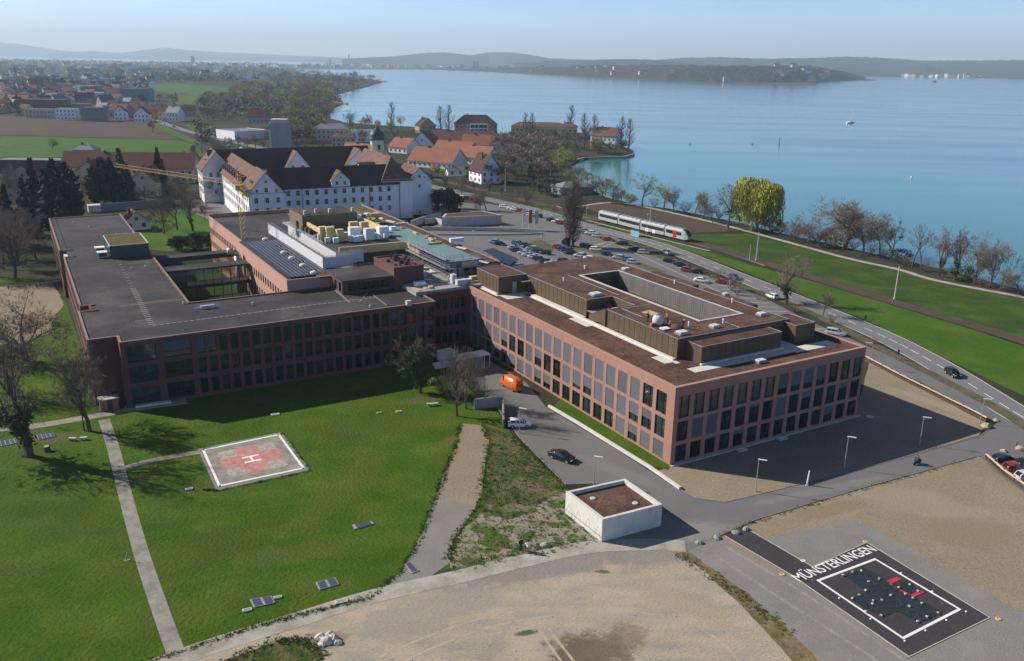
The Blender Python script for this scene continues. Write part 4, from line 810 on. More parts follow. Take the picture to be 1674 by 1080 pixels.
for i, (x, y, k, w_, h) in enumerate(sorted(blk)):
    lab = ('tall yellow insulation stack' if k == 'y' else 'white foil wrapped pack') + ' on the site roof, %s of its colour from the solar panels' % ordn[cnt[k]]; cnt[k] += 1
    boxthing('insulation_stack' if k == 'y' else 'wrapped_pack', 360 + x / S, 330 + y / S, 15.7 if y > 160 else 14.6, w_, w_ * .8, h, INSUL if k == 'y' else FOIL, lab, 'insulation stack' if k == 'y' else 'wrapped pack', TH + R.uniform(-.15, .15), 'packs of insulation on the site roof')
for i, (x, y) in enumerate(((525, 178), (545, 188), (568, 198), (645, 165), (670, 162), (690, 172))):
    boxthing('air_unit', 360 + x / S, 330 + y / S, 14.1, 1.5, 1.5, 1.3, STEEL_D if i < 3 else METAL, ('dark' if i < 3 else 'grey') + ' square air unit on the roof before the olive tower, %s of its cluster' % ordn[i % 3], 'air unit', extra='unit', group='air units on the roof')
for i, (x, y, w_, h, m_, lab) in enumerate(((1240, 520, 2.4, .9, FOIL, 'flat white box lying on the bare site roof near the link wing'), (1450, 505, 1.0, 2.0, SHEET, 'white bag of rubble standing beside the new wing roof edge'), (1575, 490, 1.6, 1.1, INSUL, 'cream insulation pack at the corner of the new wing'), (1500, 515, 2.4, 1.2, SHEET, 'pale sheeted stack beside the corner of the new wing'), (1535, 500, 2.0, .8, CONC_W, 'low pale stack of boards near the new wing corner'), (1470, 250, 3.6, 1.1, METAL_W, 'long white site panel leaning at the lake side parapet'))):
    boxthing('site_pack', 360 + x / S, 330 + y / S, 12.6 if i < 5 else 14.9, w_, 1.2, h, m_, lab, 'site pack')
# scattered building material
b = MB()
for k in range(150):
    a = R.uniform(-11, 3.5); c = R.uniform(68, 90); z = 12.6
    if R.random() < .4: a = R.uniform(-14, 0); c = R.uniform(118, 133); z = 14.02
    if R.random() < .25: a = R.uniform(4, 12.5); c = R.uniform(79, 145); z = 14.32 if a > 7.6 else 16.0
    w2, l2 = R.uniform(.15, .5), R.uniform(.3, 2.2)
    if R.random() < .5: w2, l2 = l2, w2
    p = ab(a, c); ang = TH + R.uniform(-.3, .3); ca, sa = math.cos(ang), math.sin(ang)
    P = [(p.x + x * ca - y * sa, p.y + x * sa + y * ca) for x, y in ((-w2, -l2), (w2, -l2), (w2, l2), (-w2, l2))]; b.prism(P, z, z + R.uniform(.05, .4), k % 4)
struct(b.build('scattered_building_material', [CONC_W, WOOD, METAL, REDOLD]), 'stuff', 'loose boards and rubble scattered over the hospital site roof', 'building material')
# glazed bridges between the wings
BR = empty('glazed_bridge', ab(-53.8, 113.5), TH, 'two storey glazed bridge with flat dark roof spanning the dark courtyard', 'bridge')
b = MB(); b.box(.02, 19.2, 0, 5, 11.0, 11.35); b.box(.02, 19.2, 0, 5, 6.7, 7.3); b.box(.02, 19.2, 0, 5, 2.6, 3.3); b.build('floor_slab', ROOF_DARK, BR)
b = MB(); b.box(.05, 19.1, .3, .4, 3.3, 6.7); b.box(.05, 19.1, .3, .4, 7.3, 11); b.build('glass_wall', BGL, BR)
b = MB()
for k in range(10): x = .6 + k * 2; b.box(x, x + .14, .12, .28, 3.3, 11)
b.box(.05, 19.1, .14, .26, 8.3, 8.4); b.box(.05, 19.1, .14, .26, 4.3, 4.4); b.build('mullion', STEEL_D, BR)
BR2 = empty('glazed_bridge', ab(-53.8, 128), TH, 'dark roofed rear bridge beside the plant room over the courtyard', 'bridge')
b = MB(); b.box(.02, 19.2, 0, 4, 10.2, 11.3); b.build('roof', ROOF_DARK, BR2); b = MB(); b.box(.05, 19.1, .3, 3.7, 6.5, 10.2); b.build('glass_wall', BGL, BR2)
b = MB(); b.tube((0, 0, 0), (0, 0, 12.1), .75, .75, 12); b.tube((0, 0, 12.1), (-.9, -.5, 13.1), .75, .75, 12); b.tube((-.9, -.5, 13.1), (-2.0, -1.2, 13.1), .75, .8, 12)
o = b.build('ventilation_duct', METAL, None, True); o.location = ab(-35.6, 121.2); tag(o, 'tall shiny ventilation pipe with a bent top on the salmon wall', 'duct')
# ------------------------------------------------------------------ tower crane
CRN = empty('tower_crane', ab(-31.2, 133.0), 0, 'yellow tower crane with a long lattice jib over the old hospital', 'crane')
def lattice(b, p, q, w_, n, m=0, tri=False, r=.06):
    p = Vector(p); q = Vector(q); d = (q - p).normalized(); u = Vector((0, 0, 1)) if abs(d.z) < .9 else Vector((1, 0, 0)); s_ = d.cross(u).normalized(); u = s_.cross(d).normalized()
    cs = [s_ * w_ / 2 + u * w_ / 2, -s_ * w_ / 2 + u * w_ / 2, -s_ * w_ / 2 - u * w_ / 2, s_ * w_ / 2 - u * w_ / 2] if not tri else [u * w_ * .8, -s_ * w_ / 2, s_ * w_ / 2]
    for c in cs: b.tube(p + c, q + c, r, r, 4, m)
    for i in range(n):
        a = p.lerp(q, i / n); e_ = p.lerp(q, (i + 1) / n)
        for k in range(len(cs)): b.tube(a + cs[k], e_ + cs[(k + 1) % len(cs)], r * .6, r * .6, 3, m, False)
mz = 26.0; b = MB(); lattice(b, (0, 0, 0), (0, 0, mz), 1.2, 20, r=.06); b.build('mast', YEL, CRN)
base = ab(-31.2, 133.0); top = Vector((0, 0, mz + .8)); tip = at(190, 272, mz + .8) - base; 
jd = tip.normalized(); b = MB(); lattice(b, top + jd * 1.2, Vector((tip.x, tip.y, mz + .8)), 1.0, 40, tri=True, r=.05); b.build('jib', YEL, CRN)
b = MB(); lattice(b, top - jd * .8, top - jd * 4.5, 1.1, 3, r=.08); b.build('counter_jib', YEL, CRN)
b = MB(); b.box(-.9, .9, -.9, .9, mz, mz + 1.3); lattice(b, (0, 0, mz + 1.3), (0, 0, mz + 4.2), .9, 3, r=.08); b.build('slewing_head', YEL, CRN)
b = MB(); b.tube((0, 0, mz + 4.2), Vector((0, 0, mz + 1.6)) + jd * 38, .05, .05, 4); b.tube((0, 0, mz + 4.2), Vector((0, 0, mz + 1.2)) - jd * 4.3, .05, .05, 4); b.build('tie_rope', STEEL_D, CRN)
b = MB(); cq = top - jd * 3.8; b.box(cq.x - .6, cq.x + .6, cq.y - .6, cq.y + .6, mz - .5, mz + .6); b.build('counterweight', CONC_G, CRN)
b = MB(); b.box(.7, 1.9, -.6, .6, mz - 1.4, mz + .4); b.build('cab', YEL, CRN)
# ------------------------------------------------------------------ gabled volumes
def gable(W_, Rf, x0, x1, y0, y1, h, rh, axis='x', ov=.5, th=.25, z0=0., mw=0, mr=0, mg=None):
    """walls into W_, roof slabs into Rf; ridge along axis"""
    if axis == 'x':
        ym = (y0 + y1) / 2; prof = [(y0, h), (ym, h + rh), (y1, h)]
        for x, s_ in ((x0, -1), (x1, 1)):
            q = [(x, y0, z0), (x, y0, h), (x, ym, h + rh), (x, y1, h), (x, y1, z0)]; W_.quad(q if s_ < 0 else q[::-1], mw)
            if s_ < 0: W_.f[-1] = W_.f[-1]
        W_.quad([(x0, y0, z0), (x1, y0, z0), (x1, y0, h), (x0, y0, h)], mw); W_.quad([(x1, y1, z0), (x0, y1, z0), (x0, y1, h), (x1, y1, h)], mw)
    else:
        xm = (x0 + x1) / 2
        for y, s_ in ((y0, -1), (y1, 1)):
            q = [(x0, y, z0), (x1, y, z0), (x1, y, h), (xm, y, h + rh), (x0, y, h)]; W_.quad(q if s_ < 0 else q[::-1], mw)
        W_.quad([(x0, y1, z0), (x0, y0, z0), (x0, y0, h), (x0, y1, h)], mw); W_.quad([(x1, y0, z0), (x1, y1, z0), (x1, y1, h), (x1, y0, h)], mw)
    half = ((y1 - y0) if axis == 'x' else (x1 - x0)) / 2; sl_ = rh / half
    e = half + ov; ze = h + rh - sl_ * e; zr = h + rh
    for sgn in (-1, 1):
        L0, L1 = (x0 - ov, x1 + ov) if axis == 'x' else (y0 - ov, y1 + ov); c = (y0 + y1) / 2 if axis == 'x' else (x0 + x1) / 2
        def P(l_, o_2, z): return (l_, c + sgn * o_2, z) if axis == 'x' else (c + sgn * o_2, l_, z)
        a = [P(L0, 0, zr), P(L1, 0, zr), P(L1, e, ze), P(L0, e, ze)]; up = [(v[0], v[1], v[2] + th) for v in a]; dn = [(v[0], v[1], v[2] + .03) for v in a]
        n = len(Rf.v); Rf.v += dn + up
        fs = [(0, 1, 2, 3), (7, 6, 5, 4), (0, 4, 5, 1), (1, 5, 6, 2), (2, 6, 7, 3), (3, 7, 4, 0)]
        flip = (sgn > 0) == (axis == 'x')
        for f in fs: Rf.f.append(tuple(n + i for i in (f if not flip else f[::-1]))); Rf.m.append(mr)
def hip(Rf, x0, x1, y0, y1, h, rh, ov=.5, mr=0):
    x0 -= ov; x1 += ov; y0 -= ov; y1 += ov; W = x1 - x0; D = y1 - y0
    if W >= D: r = [(x0 + D / 2 * .9, (y0 + y1) / 2, h + rh), (x1 - D / 2 * .9, (y0 + y1) / 2, h + rh)]; A, B = r; q = [[(x0, y0), (x1, y0), B, A], [(x1, y1), (x0, y1), A, B], [(x0, y1), (x0, y0), A], [(x1, y0), (x1, y1), B]]
    else: r = [((x0 + x1) / 2, y0 + W / 2 * .9, h + rh), ((x0 + x1) / 2, y1 - W / 2 * .9, h + rh)]; A, B = r; q = [[(x0, y1), (x0, y0), A, B], [(x1, y0), (x1, y1), B, A], [(x0, y0), (x1, y0), A], [(x1, y1), (x0, y1), B]]
    for f in q: Rf.quad([(v[0], v[1], h) if len(v) == 2 else v for v in f], mr)
    Rf.quad([(x0, y1, h), (x1, y1, h), (x1, y0, h), (x0, y0, h)], mr)
# ------------------------------------------------------------------ the white monastery
KR = TH - .07
KL = empty('monastery', ab(-12, 208.7), KR, 'white baroque monastery with brown tiled roofs ranged round courtyards behind the hospital', 'monastery')
W_ = MB(); RB_ = MB(); RD_ = MB()
KH = 13.7
gable(W_, RB_, 0, 12.2, 0, 16, KH, 7.0, 'y', .7)
gable(W_, RB_, .8, 12.0, 14.2, 75, KH - .4, 6.6, 'y', .6)
gable(W_, RB_, -6.2, 6, 74, 90, KH, 7.0, 'y', .7)
gable(W_, RD_, 10.5, 57, 10.5, 23, KH - .1, 6.2, 'x', .6)
gable(W_, RD_, -2, 66, 75.5, 88, KH - .3, 7.3, 'x', .6)
gable(W_, RB_, 27, 38.5, 72, 84, KH - 1, 7.2, 'y', .5)
gable(W_, RB_, 53, 67, 72, 86, KH - 1, 7.6, 'y', .5)
gable(W_, RB_, 50.6, 62.6, 18, 52, KH + 1.2, 7.6, 'y', .5)
W_.box(50.6, 62.6, 10.6, 18, 0, KH + 1.2)
zk = KH + 1.15; RB_.quad([(50.1, 10.1, zk - .6), (56.6, 17.6, zk + 7.9), (50.1, 17.6, zk - .6)]); RB_.quad([(50.1, 10.1, zk - .6), (63.1, 10.1, zk - .6), (56.6, 17.6, zk + 7.9)]); RB_.quad([(63.1, 10.1, zk - .6), (63.1, 17.6, zk - .6), (56.6, 17.6, zk + 7.9)])
gable(W_, RB_, 62.4, 72.4, 15.9, 32, KH, 4.6, 'y', .7)
gable(W_, RB_, 31.4, 38.2, 9.9, 17, 15.4, 3.4, 'y', .4, z0=13.3)
gable(W_, RD_, 44.5, 50.5, 16, 24, 18.5, 2.0, 'x', .3, z0=14)
W_.build('wall', WHITE, KL); RB_.build('roof', TILE_BR, KL); RD_.build('dark_roof', TILE_DK, KL)
KWF = M('grey_window_frame', (.36, .37, .38), .7, .05)
def kwin(x, y, z, w_=1.25, h=1.9, side='S'):
    o = ob('window', window_mesh(w_, h, .5, h * .55, GLASS_B, KWF, .1), KL, (x, y - .03, z) if side == 'S' else (x - .03, y, z), 0 if side == 'S' else -math.pi / 2)
for i in range(12):
    x = 15.6 + i * 3.42
    for z in (10.6, 7.1, 3.5): kwin(x, 10.5, z)
for i in range(3):
    x = 2.5 + i * 3.7
    for z in (10.2, 6.6, 3.2): kwin(x, 0, z)
kwin(2.9, 0, 13.9, .9, 1.1); kwin(6.1, 0, 13.9, 1.2, 1.6); kwin(9.5, 0, 13.9, .9, 1.1); kwin(6.1, 0, 17, 1.0, 1.0)
for i in range(4):
    for z in (10.6, 7.1, 3.6): kwin(0, 2.2 + i * 3.6, z, side='W')
for i in range(15):
    for z in (10.4, 7.0, 3.6): kwin(.8, 18 + i * 3.8, z, side='W')
for i in range(4):
    for z in (10.6, 7.1, 3.6): kwin(-6.2, 76 + i * 3.6, z, side='W')
for i in range(1, 3):
    for z in (10.4, 7.0): kwin(-5.5 + i * 2.7, 74, z)
kwin(33.3, 9.9, 14.0, .95, 1.3); kwin(36.2, 9.9, 14.0, .95, 1.3); kwin(34.8, 9.9, 16.3, .8, .7)
kwin(60, 72, 13.5, 1.4, 2); kwin(30.6, 72, 12.6, 1.3, 1.6); kwin(34.8, 72, 12.6, 1.3, 1.6)
kwin(67.4, 15.9, 14.4, 1.0, 1.3); kwin(65.2, 15.9, 14.2, .6, .7); kwin(69.6, 15.9, 14.2, .6, .7); kwin(67.4, 15.9, 10.6, 1, 1.3); kwin(67.4, 15.9, .6, 1, .8)
kwin(62.4, 18.2, 4.5, 1.2, 7.5, 'W')
for i in range(9): y = 22 + i * 5.6; b = MB(); b.box(1.2, 4.4, y, y + 1.9, 14.6, 16.7, 0); b.box(1.15, 1.19, y + .3, y + 1.6, 15.3, 16.4, 1); b.build('dormer', [TILE_BR, GLASS_B], KL)
for q in ((2.2, 5.2, 4, 9, 15.6, 17.2), (-3.8, -1.2, 79, 84, 15.8, 17.2)): b = MB(); b.box(*q); b.build('shed_dormer', STEEL_D, KL)
for x in (20.5, 45.7, 57.4): b = MB(); b.tube((x, 10.38, 0), (x, 10.38, 13.4), .09, .09, 6); b.build('downpipe', STEEL_D, KL)
b = MB(); b.box(-.5, 12.7, -.25, -.02, KH - .25, KH + .02); b.box(62, 63.8, 15.6, 15.88, KH - .3, KH); b.box(71, 72.8, 15.6, 15.88, KH - .3, KH); b.build('cornice', KWF, KL)
# church tower with its onion dome
p = at(617, 262, 0); base = ab(66, 0)
CT = empty('church_tower', at(618, 285, 0), KR, 'slim cream church tower with a dark green onion dome behind the monastery roofs', 'church tower')
D_ = CT.location.length; tz = hz(CT.location, 228); tt = hz(CT.location, 205)
b = MB(); b.box(-3.4, 3.4, -3.4, 3.4, 0, tz - 7); b.prism([(3.4 * math.cos(math.pi / 8 + k * math.pi / 4) * 1.02, 3.4 * math.sin(math.pi / 8 + k * math.pi / 4) * 1.02) for k in range(8)], tz - 7, tz, 0); b.build('wall', CREAM, CT)
h_ = tt - tz; b = MB(); b.lathe([(4.3, tz), (4.4, tz + .3), (4.0, tz + h_ * .12), (4.1, tz + h_ * .3), (3.6, tz + h_ * .5), (2.2, tz + h_ * .68), (.9, tz + h_ * .8), (.35, tz + h_ * .9), (.12, tz + h_)], 16); b.build('onion_dome', M('dark_copper_green', (.03, .055, .05), .5, .15, 1, .3), CT, True)
b = MB(); b.tube((0, 0, tz + h_), (0, 0, tz + h_ + 2.4), .1, .1, 5); b.box(-.5, .5, -.06, .06, tz + h_ + 1.5, tz + h_ + 1.65); b.build('cross', YEL, CT)
for k in range(4):
    o = ob('belfry_window', window_mesh(1.1, 2.6, 0, 0, GLASS_B, FRAME), CT, (3.26 * math.sin(k * math.pi / 2), -3.26 * math.cos(k * math.pi / 2), tz - 5), k * math.pi / 2)
# ------------------------------------------------------------------ houses
def house(name, px, py, w_, d, h, rh, rot, wall, roof, label, cat='house', axis='x', group=None, hipr=False, rows=1, ncol=None, dark=None, chim=True, win=True, flat_=False, ov=.5):
    p = at(px, py); r = empty(name, p, rot, label, cat, group)
    # origin lies under the middle of the front wall
    W = MB(); Rf = MB()
    if flat_ or hipr:
        W.box(-w_ / 2, w_ / 2, 0, d, 0, h)
        if flat_:
            W.box(-w_ / 2, w_ / 2, 0, .3, h, h + .4); W.box(-w_ / 2, w_ / 2, d - .3, d, h, h + .4); W.box(-w_ / 2, -w_ / 2 + .3, .3, d - .3, h, h + .4); W.box(w_ / 2 - .3, w_ / 2, .3, d - .3, h, h + .4); Rf.box(-w_ / 2 + .3, w_ / 2 - .3, .3, d - .3, h + .01, h + .15)
        else: hip(Rf, -w_ / 2, w_ / 2, 0, d, h, rh, ov)
    else: gable(W, Rf, -w_ / 2, w_ / 2, 0, d, h, rh, axis, ov)
    W.build('wall', wall, r); o = Rf.build('roof', roof, r)
    if chim and not flat_: b = MB(); b.box(-w_ * .2, -w_ * .2 + .8, d * .45, d * .45 + .8, h + rh * .5, h + rh + 1.0); b.build('chimney', REDOLD, o)
    if win:
        n = ncol or max(2, int(w_ / 3.2)); ns = max(1, int(d / 4))
        for k in range(rows):
            z = 1.0 + k * (h - .4) / rows
            for i in range(n): ob('window', window_mesh(1.3, 1.5, .5, 0, GLASS_B, KWF, .1), r, (-w_ / 2 + w_ * (i + .5) / n, -.03, z), 0)
            for i in range(ns): ob('window', window_mesh(1.3, 1.5, .5, 0, GLASS_B, KWF, .1), r, (-w_ / 2 - .03, d * (i + .5) / ns, z), -math.pi / 2)
        if not flat_ and not hipr and axis == 'y': ob('window', window_mesh(1.2, 1.3, .5, 0, GLASS_B, KWF, .1), r, (0, -.03, h + rh * .2), 0)
    return r
BROWNR = TILE_BR; GREYR = M('grey_metal_roof', (.17, .17, .18), .7, .15, 1, .1)
PINKW = M('old_pink_render', (.42, .23, .20), .85, .1); GREYW = M('grey_green_render', (.15, .19, .18), .85, .1); BEIGE = M('beige_render', (.42, .36, .28), .85, .1, obj=.12); ORANGEW = M('orange_render', (.48, .19, .08), .85, .1); BRICK = M('dark_red_brickwork', (.20, .07, .055), .9, .15)
H = house
H('villa', 541, 228, 27, 13, 8, 3.5, .1, CREAM, GREYR, 'cream villa with grey hipped roof near the lake beyond the tower', hipr=True, rows=2)
H('house', 562, 240, 16, 10, 6.5, 2.5, .15, BEIGE, BROWNR, 'beige house with low brown roof below the cream lakeside villa', hipr=True, rows=2)
H('modern_house', 592, 232, 15, 10, 8, 0, .15, WHITE, GREYR, 'white flat roofed modern house beside the beige one by the lake', flat_=True, rows=2)
H('farm_house', 583, 268, 26, 15, 5, 6, -.5, BEIGE, TILE_OR, 'long house with bright orange tiled roof left of the church tower')
H('village_house', 650, 250, 15, 15, 4, 5.2, -.55, WHITE, TILE_OR, 'white gabled house with orange roof standing on its own lawn', rows=1)
H('village_house', 700, 217, 14, 12, 6, 6, .5, BEIGE, TILE_DK, 'dark roofed house just beside the twin poplars at the lake', axis='y', rows=2)
H('village_house', 690, 244, 16, 18, 4, 7.5, -.2, WHITE, TILE_RD, 'white gabled house with steep dark red roof among village houses', axis='y', rows=1)
H('long_barn', 752, 240, 46, 16, 4, 6.5, 0, WHITE, TILE_RD, 'long dark red roofed hall behind the orange village roofs', rows=1)
H('village_hall', 702, 274, 30, 17, 3.5, 7.0, -.5, WHITE, TILE_OR, 'low white hall under a broad orange roof, nearest to the yellow bush', rows=1)
H('village_hall', 735, 262, 26, 15, 4.5, 6.5, -.5, WHITE, TILE_OR, 'white gabled hall with orange roof and tall glazed gable', rows=1)
H('village_hall', 772, 268, 20, 15, 4, 6, -.5, WHITE, TILE_OR, 'white gabled hall at the lake end of the orange roofed group', rows=1)
H('village_hall', 786, 246, 26, 14, 4, 6, -.1, WHITE, TILE_OR, 'orange roofed house set back behind the gabled halls', rows=1)
H('institute', 778, 224, 34, 18, 10, 7, .08, PINKW, TILE_DK, 'large pink walled institute with dark hipped roof at the lake', 'building', hipr=True, rows=3)
r = empty('glass_bay', at(783, 225) + Vector((0, -.8, 0)), .08, 'white framed glazed front bay of balconies before the pink institute', 'balcony front'); b = MB(); b.box(-7, 7, -.6, .3, 0, 11); b.build('frame', WHITE, r); b = MB()
for i in range(4):
    for j in range(3): b.box(-6.5 + i * 3.3, -3.6 + i * 3.3, -.66, -.61, 1 + j * 3.4, 3.4 + j * 3.4)
b.build('glass', GLASS_B, r)
H('lakeside_hotel', 880, 225, 44, 13, 9, 3, -.1, YELLOW, BROWNR, 'long yellow building with brown hipped roof behind bare trees at the lake', 'building', hipr=True, rows=2)
H('yellow_house', 928, 226, 15, 14, 9, 3.5, -.05, YELLOW, BROWNR, 'square bright yellow block at the peninsula end of the long building', 'building', hipr=True, rows=2)
H('peninsula_house', 985, 240, 20, 13, 8, 5.5, -.55, WHITE, BROWNR, 'white gabled house with brown roof on the tree fringed peninsula', rows=2)
H('farm_ruin', 835, 262, 24, 12, 4.5, 5, .3, BEIGE, GREYR, 'grey roofed old barn among bare trees beside the village halls', rows=1)
H('half_timbered_house', 803, 300, 11, 14, 6, 8, .5, WHITE, TILE_DK, 'tall narrow half timbered gable house among bare trees', axis='y', rows=2)
H('village_shed', 746, 288, 9, 5, 3, 1.5, .3, WHITE, GREYR, 'small white shed beside the gardens right of the yellow bush', rows=1)
H('round_roof_hall', 945, 318, 17, 10, 3.5, 2.2, .5, GREYW, GREYR, 'low grey hall with shallow roof beside the railway trees', hipr=True, rows=1, chim=False)
# left village row
H('long_farm', 210, 298, 62, 14, 7, 6.5, .05, CREAM, TILE_RD, 'very long farm range with dark red roof behind the dark spruces', 'farm building', rows=2)
H('farm_wing', 148, 312, 13, 18, 8, 5, .1, CREAM, TILE_RD, 'red roofed wing of the farm between the thuja columns', 'farm building', axis='y', rows=2)
H('farm_wing', 236, 322, 11, 15, 6.5, 5.5, .05, CREAM, TILE_OR, 'cream gabled farm wing with orange roof beside the white parked car', 'farm building', axis='y', rows=1)
H('village_house', 42, 325, 15, 14, 8, 6, .2, BEIGE, TILE_RD, 'beige house with red roof at the edge of the photo behind bare trees', axis='y', rows=2)
H('garden_house', 225, 376, 9, 7, 2.6, 3.8, .6, WHITE, TILE_RD, 'small garden house with steep red roof beside the hospital wing', axis='y', rows=1)
H('farm_barn', 318, 292, 16, 14, 5, 7, .5, BEIGE, TILE_DK, 'brown roofed barn right in front of the monastery west tower', axis='y', rows=1)
H('school', 60, 284, 42, 14, 6.5, 0, .03, STEEL_D, GREYR, 'low flat roofed school with dark glass fronts by the green field', 'building', flat_=True, rows=1)
H('villa', 138, 262, 12, 11, 6, 2.8, .1, BEIGE, GREYR, 'small square villa with a pedimented porch by the green field', hipr=True, rows=2)
H('industrial_hall', 369, 227, 27, 26, 6, 0, -.75, WHITE, GREYR, 'long white industrial hall with grey roof beside the road', 'hall', flat_=True, rows=0, win=False)
H('industrial_hall', 425, 226, 36, 22, 5, 0, -.3, BEIGE, GREYR, 'grey roofed hall between the white hall and concrete silo', 'hall', flat_=True, rows=0, win=False)
r = empty('concrete_silo', at(460, 250), .1, 'square grey concrete silo tower behind the dark monastery roof', 'tower'); b = MB(); s_ = 6.0; hh = hz(at(460, 250), 200); b.box(-s_, s_, -s_, s_, 0, hh); b.build('shaft', CONC_G, r); b = MB(); b.box(-s_ - .1, -s_ + 1.2, -s_ - .12, -s_ - .01, 0, hh - 4); b.build('painted_lit_edge', CREAM, r); b = MB(); b.box(-s_ + 1, s_ - 1, -s_ + 1, s_ - 1, hh, hh + 2.2); b.build('roof_cap', CONC, r)  # the cream strip paints the sunlit left edge onto the shaft
H('red_roof_villa', 422, 200, 18, 12, 5, 7, .1, BEIGE, TILE_RD, 'red roofed villa among tall bare trees above the white hall', rows=1)
H('white_block', 405, 132, 78, 14, 12, 0, -.05, WHITE, GREYR, 'long white apartment block beyond the far green field', 'building', flat_=True, rows=3, ncol=14)
H('brick_block', 70, 186, 46, 14, 14, 0, .05, BRICK, GREYR, 'long dark red apartment block behind the town edge', 'building', flat_=True, rows=3, ncol=9)
H('apartment_block', 72, 193, 34, 12, 8, 0, .05, BEIGE, GREYR, 'beige balcony block in front of the dark red block', 'building', flat_=True, rows=2)
H('apartment_block', 108, 196, 17, 12, 10, 0, .08, WHITE, GREYR, 'white balcony block between the beige and grey green blocks', 'building', flat_=True, rows=3)
H('apartment_block', 152, 198, 20, 12, 12, 0, .05, GREYW, GREYR, 'grey green windowless block at the brown field edge', 'building', flat_=True, rows=1)
H('pink_block', 128, 184, 22, 12, 9, 0, .05, PINKW, GREYR, 'low pinkish block behind the white balcony block', 'building', flat_=True, rows=2)
H('glass_office', 221, 165, 40, 18, 16, 0, .1, M('blue_grey_panels', (.12, .19, .22), .6, .1), GREYR, 'blue grey flat roofed office block near the town edge', 'building', flat_=True, rows=3, ncol=8)
H('flat_hall', 136, 150, 55, 25, 10, 0, .05, GREYW, GREYR, 'wide flat hall with pale roof in the town', 'hall', flat_=True, rows=1)
H('house', 232, 199, 13, 9, 7, 6, .1, WHITE, TILE_BR, 'white gabled house at the corner of the brown field', axis='y', rows=2)
H('house', 198, 197, 11, 10, 8, 5, .3, WHITE, TILE_BR, 'white house with brown roof left of the white corner house', axis='y', rows=2)
H('house', 252, 195, 15, 10, 9, 4, .1, ORANGEW, TILE_BR, 'orange walled house beside the village road', rows=2)
H('house', 266, 197, 7, 9, 9, 4, .1, YELLOW, TILE_BR, 'yellow house next to the orange one', rows=2)
H('house', 282, 198, 13, 10, 8, 5, -.3, WHITE, GREYR, 'white house with grey roof at the road bend', rows=2)
H('house', 308, 190, 14, 10, 6, 4.5, .3, BEIGE, TILE_BR, 'beige house with brown roof near the road and conifers', rows=1)
H('tower_block', 315, 104, 26, 22, 62, 0, 0, STEEL_D, GREYR, 'tall dark tower block on the town skyline', 'tower', flat_=True, rows=0, win=False)
# ------------------------------------------------------------------ far towns: countable houses
def far_house_mesh(w_, d, h, rh, wm, rm, flat_=False):
    b = MB(); rr = MB()
    if flat_: b.box(-w_ / 2, w_ / 2, -d / 2, d / 2, 0, h, 0, 1)
    else:
        gable(b, rr, -w_ / 2, w_ / 2, -d / 2, d / 2, h, rh, 'x', .4)
        n = len(b.v); b.v += rr.v; b.f += [tuple(n + i for i in f) for f in rr.f]; b.m += [1] * len(rr.f)
    for k in range(max(1, int(h // 3))):
        for i in range(max(2, int(w_ // 3.5))):
            x = -w_ / 2 + w_ * (i + .5) / max(2, int(w_ // 3.5)); b.box(x - .6, x + .6, -d / 2 - .05, -d / 2 - .01, 1 + k * 2.8, 2.4 + k * 2.8, 2)
            b.box(-w_ / 2 - .05, -w_ / 2 - .01, -.6, .6, 1 + k * 2.8, 2.4 + k * 2.8, 2) if i == 0 else None
    return b.mesh('far_house', [wm, rm, GLASS_B])
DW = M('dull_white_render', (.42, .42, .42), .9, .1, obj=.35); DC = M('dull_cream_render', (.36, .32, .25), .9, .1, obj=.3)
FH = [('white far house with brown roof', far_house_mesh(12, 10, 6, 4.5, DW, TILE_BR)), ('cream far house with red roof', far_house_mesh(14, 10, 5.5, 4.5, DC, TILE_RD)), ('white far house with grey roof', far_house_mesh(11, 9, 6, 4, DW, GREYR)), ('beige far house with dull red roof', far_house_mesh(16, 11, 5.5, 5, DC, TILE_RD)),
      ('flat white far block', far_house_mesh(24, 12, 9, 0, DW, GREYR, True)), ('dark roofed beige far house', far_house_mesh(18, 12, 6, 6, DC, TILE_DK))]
def inpoly(x, y, P):
    c = False; k = len(P)
    for i in range(k):
        x1, y1 = P[i]; x2, y2 = P[(i + 1) % k]
        if (y1 > y) != (y2 > y) and x < (x2 - x1) * (y - y1) / (y2 - y1) + x1: c = not c
    return c
def scatter(poly, n, mind=0, seed=1, avoid=()):
    rr = random.Random(seed); xs = [p[0] for p in poly]; ys = [p[1] for p in poly]; o = []; t = 0
    while len(o) < n and t < n * 60:
        t += 1; x, y = rr.uniform(min(xs), max(xs)), rr.uniform(min(ys), max(ys))
        if not inpoly(x, y, poly) or any(inpoly(x, y, a) for a in avoid): continue
        if mind and any((x - q[0]) ** 2 / 4 + (y - q[1]) ** 2 < mind ** 2 for q in o): continue
        o.append((x, y))
    return o
def farhouses(poly, n, where, mind, seed, sc_=1.0, avoid=(), hill_z=0):
    for i, (x, y) in enumerate(scatter(poly, n, mind, seed, avoid)):
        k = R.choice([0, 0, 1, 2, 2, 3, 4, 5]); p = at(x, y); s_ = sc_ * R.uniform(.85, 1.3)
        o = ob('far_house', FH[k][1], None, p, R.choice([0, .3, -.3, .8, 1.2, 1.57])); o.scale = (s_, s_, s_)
        zn = ', hill side' if x < 90 else ', centre' if x < 200 else ', lake side' if x < 480 else ', its spire end' if x < 620 else ', its tower block part' if x < 820 else ', its wooded end'; tag(o, FH[k][0] + ' ' + where + zn, 'house', FH[k][0] + 's ' + where + zn)
MIDAV = [[(40, 165), (320, 140), (320, 205), (40, 205)], [(235, 133), (400, 134), (395, 155), (240, 175)], [(340, 195), (480, 195), (480, 230), (340, 230)]]
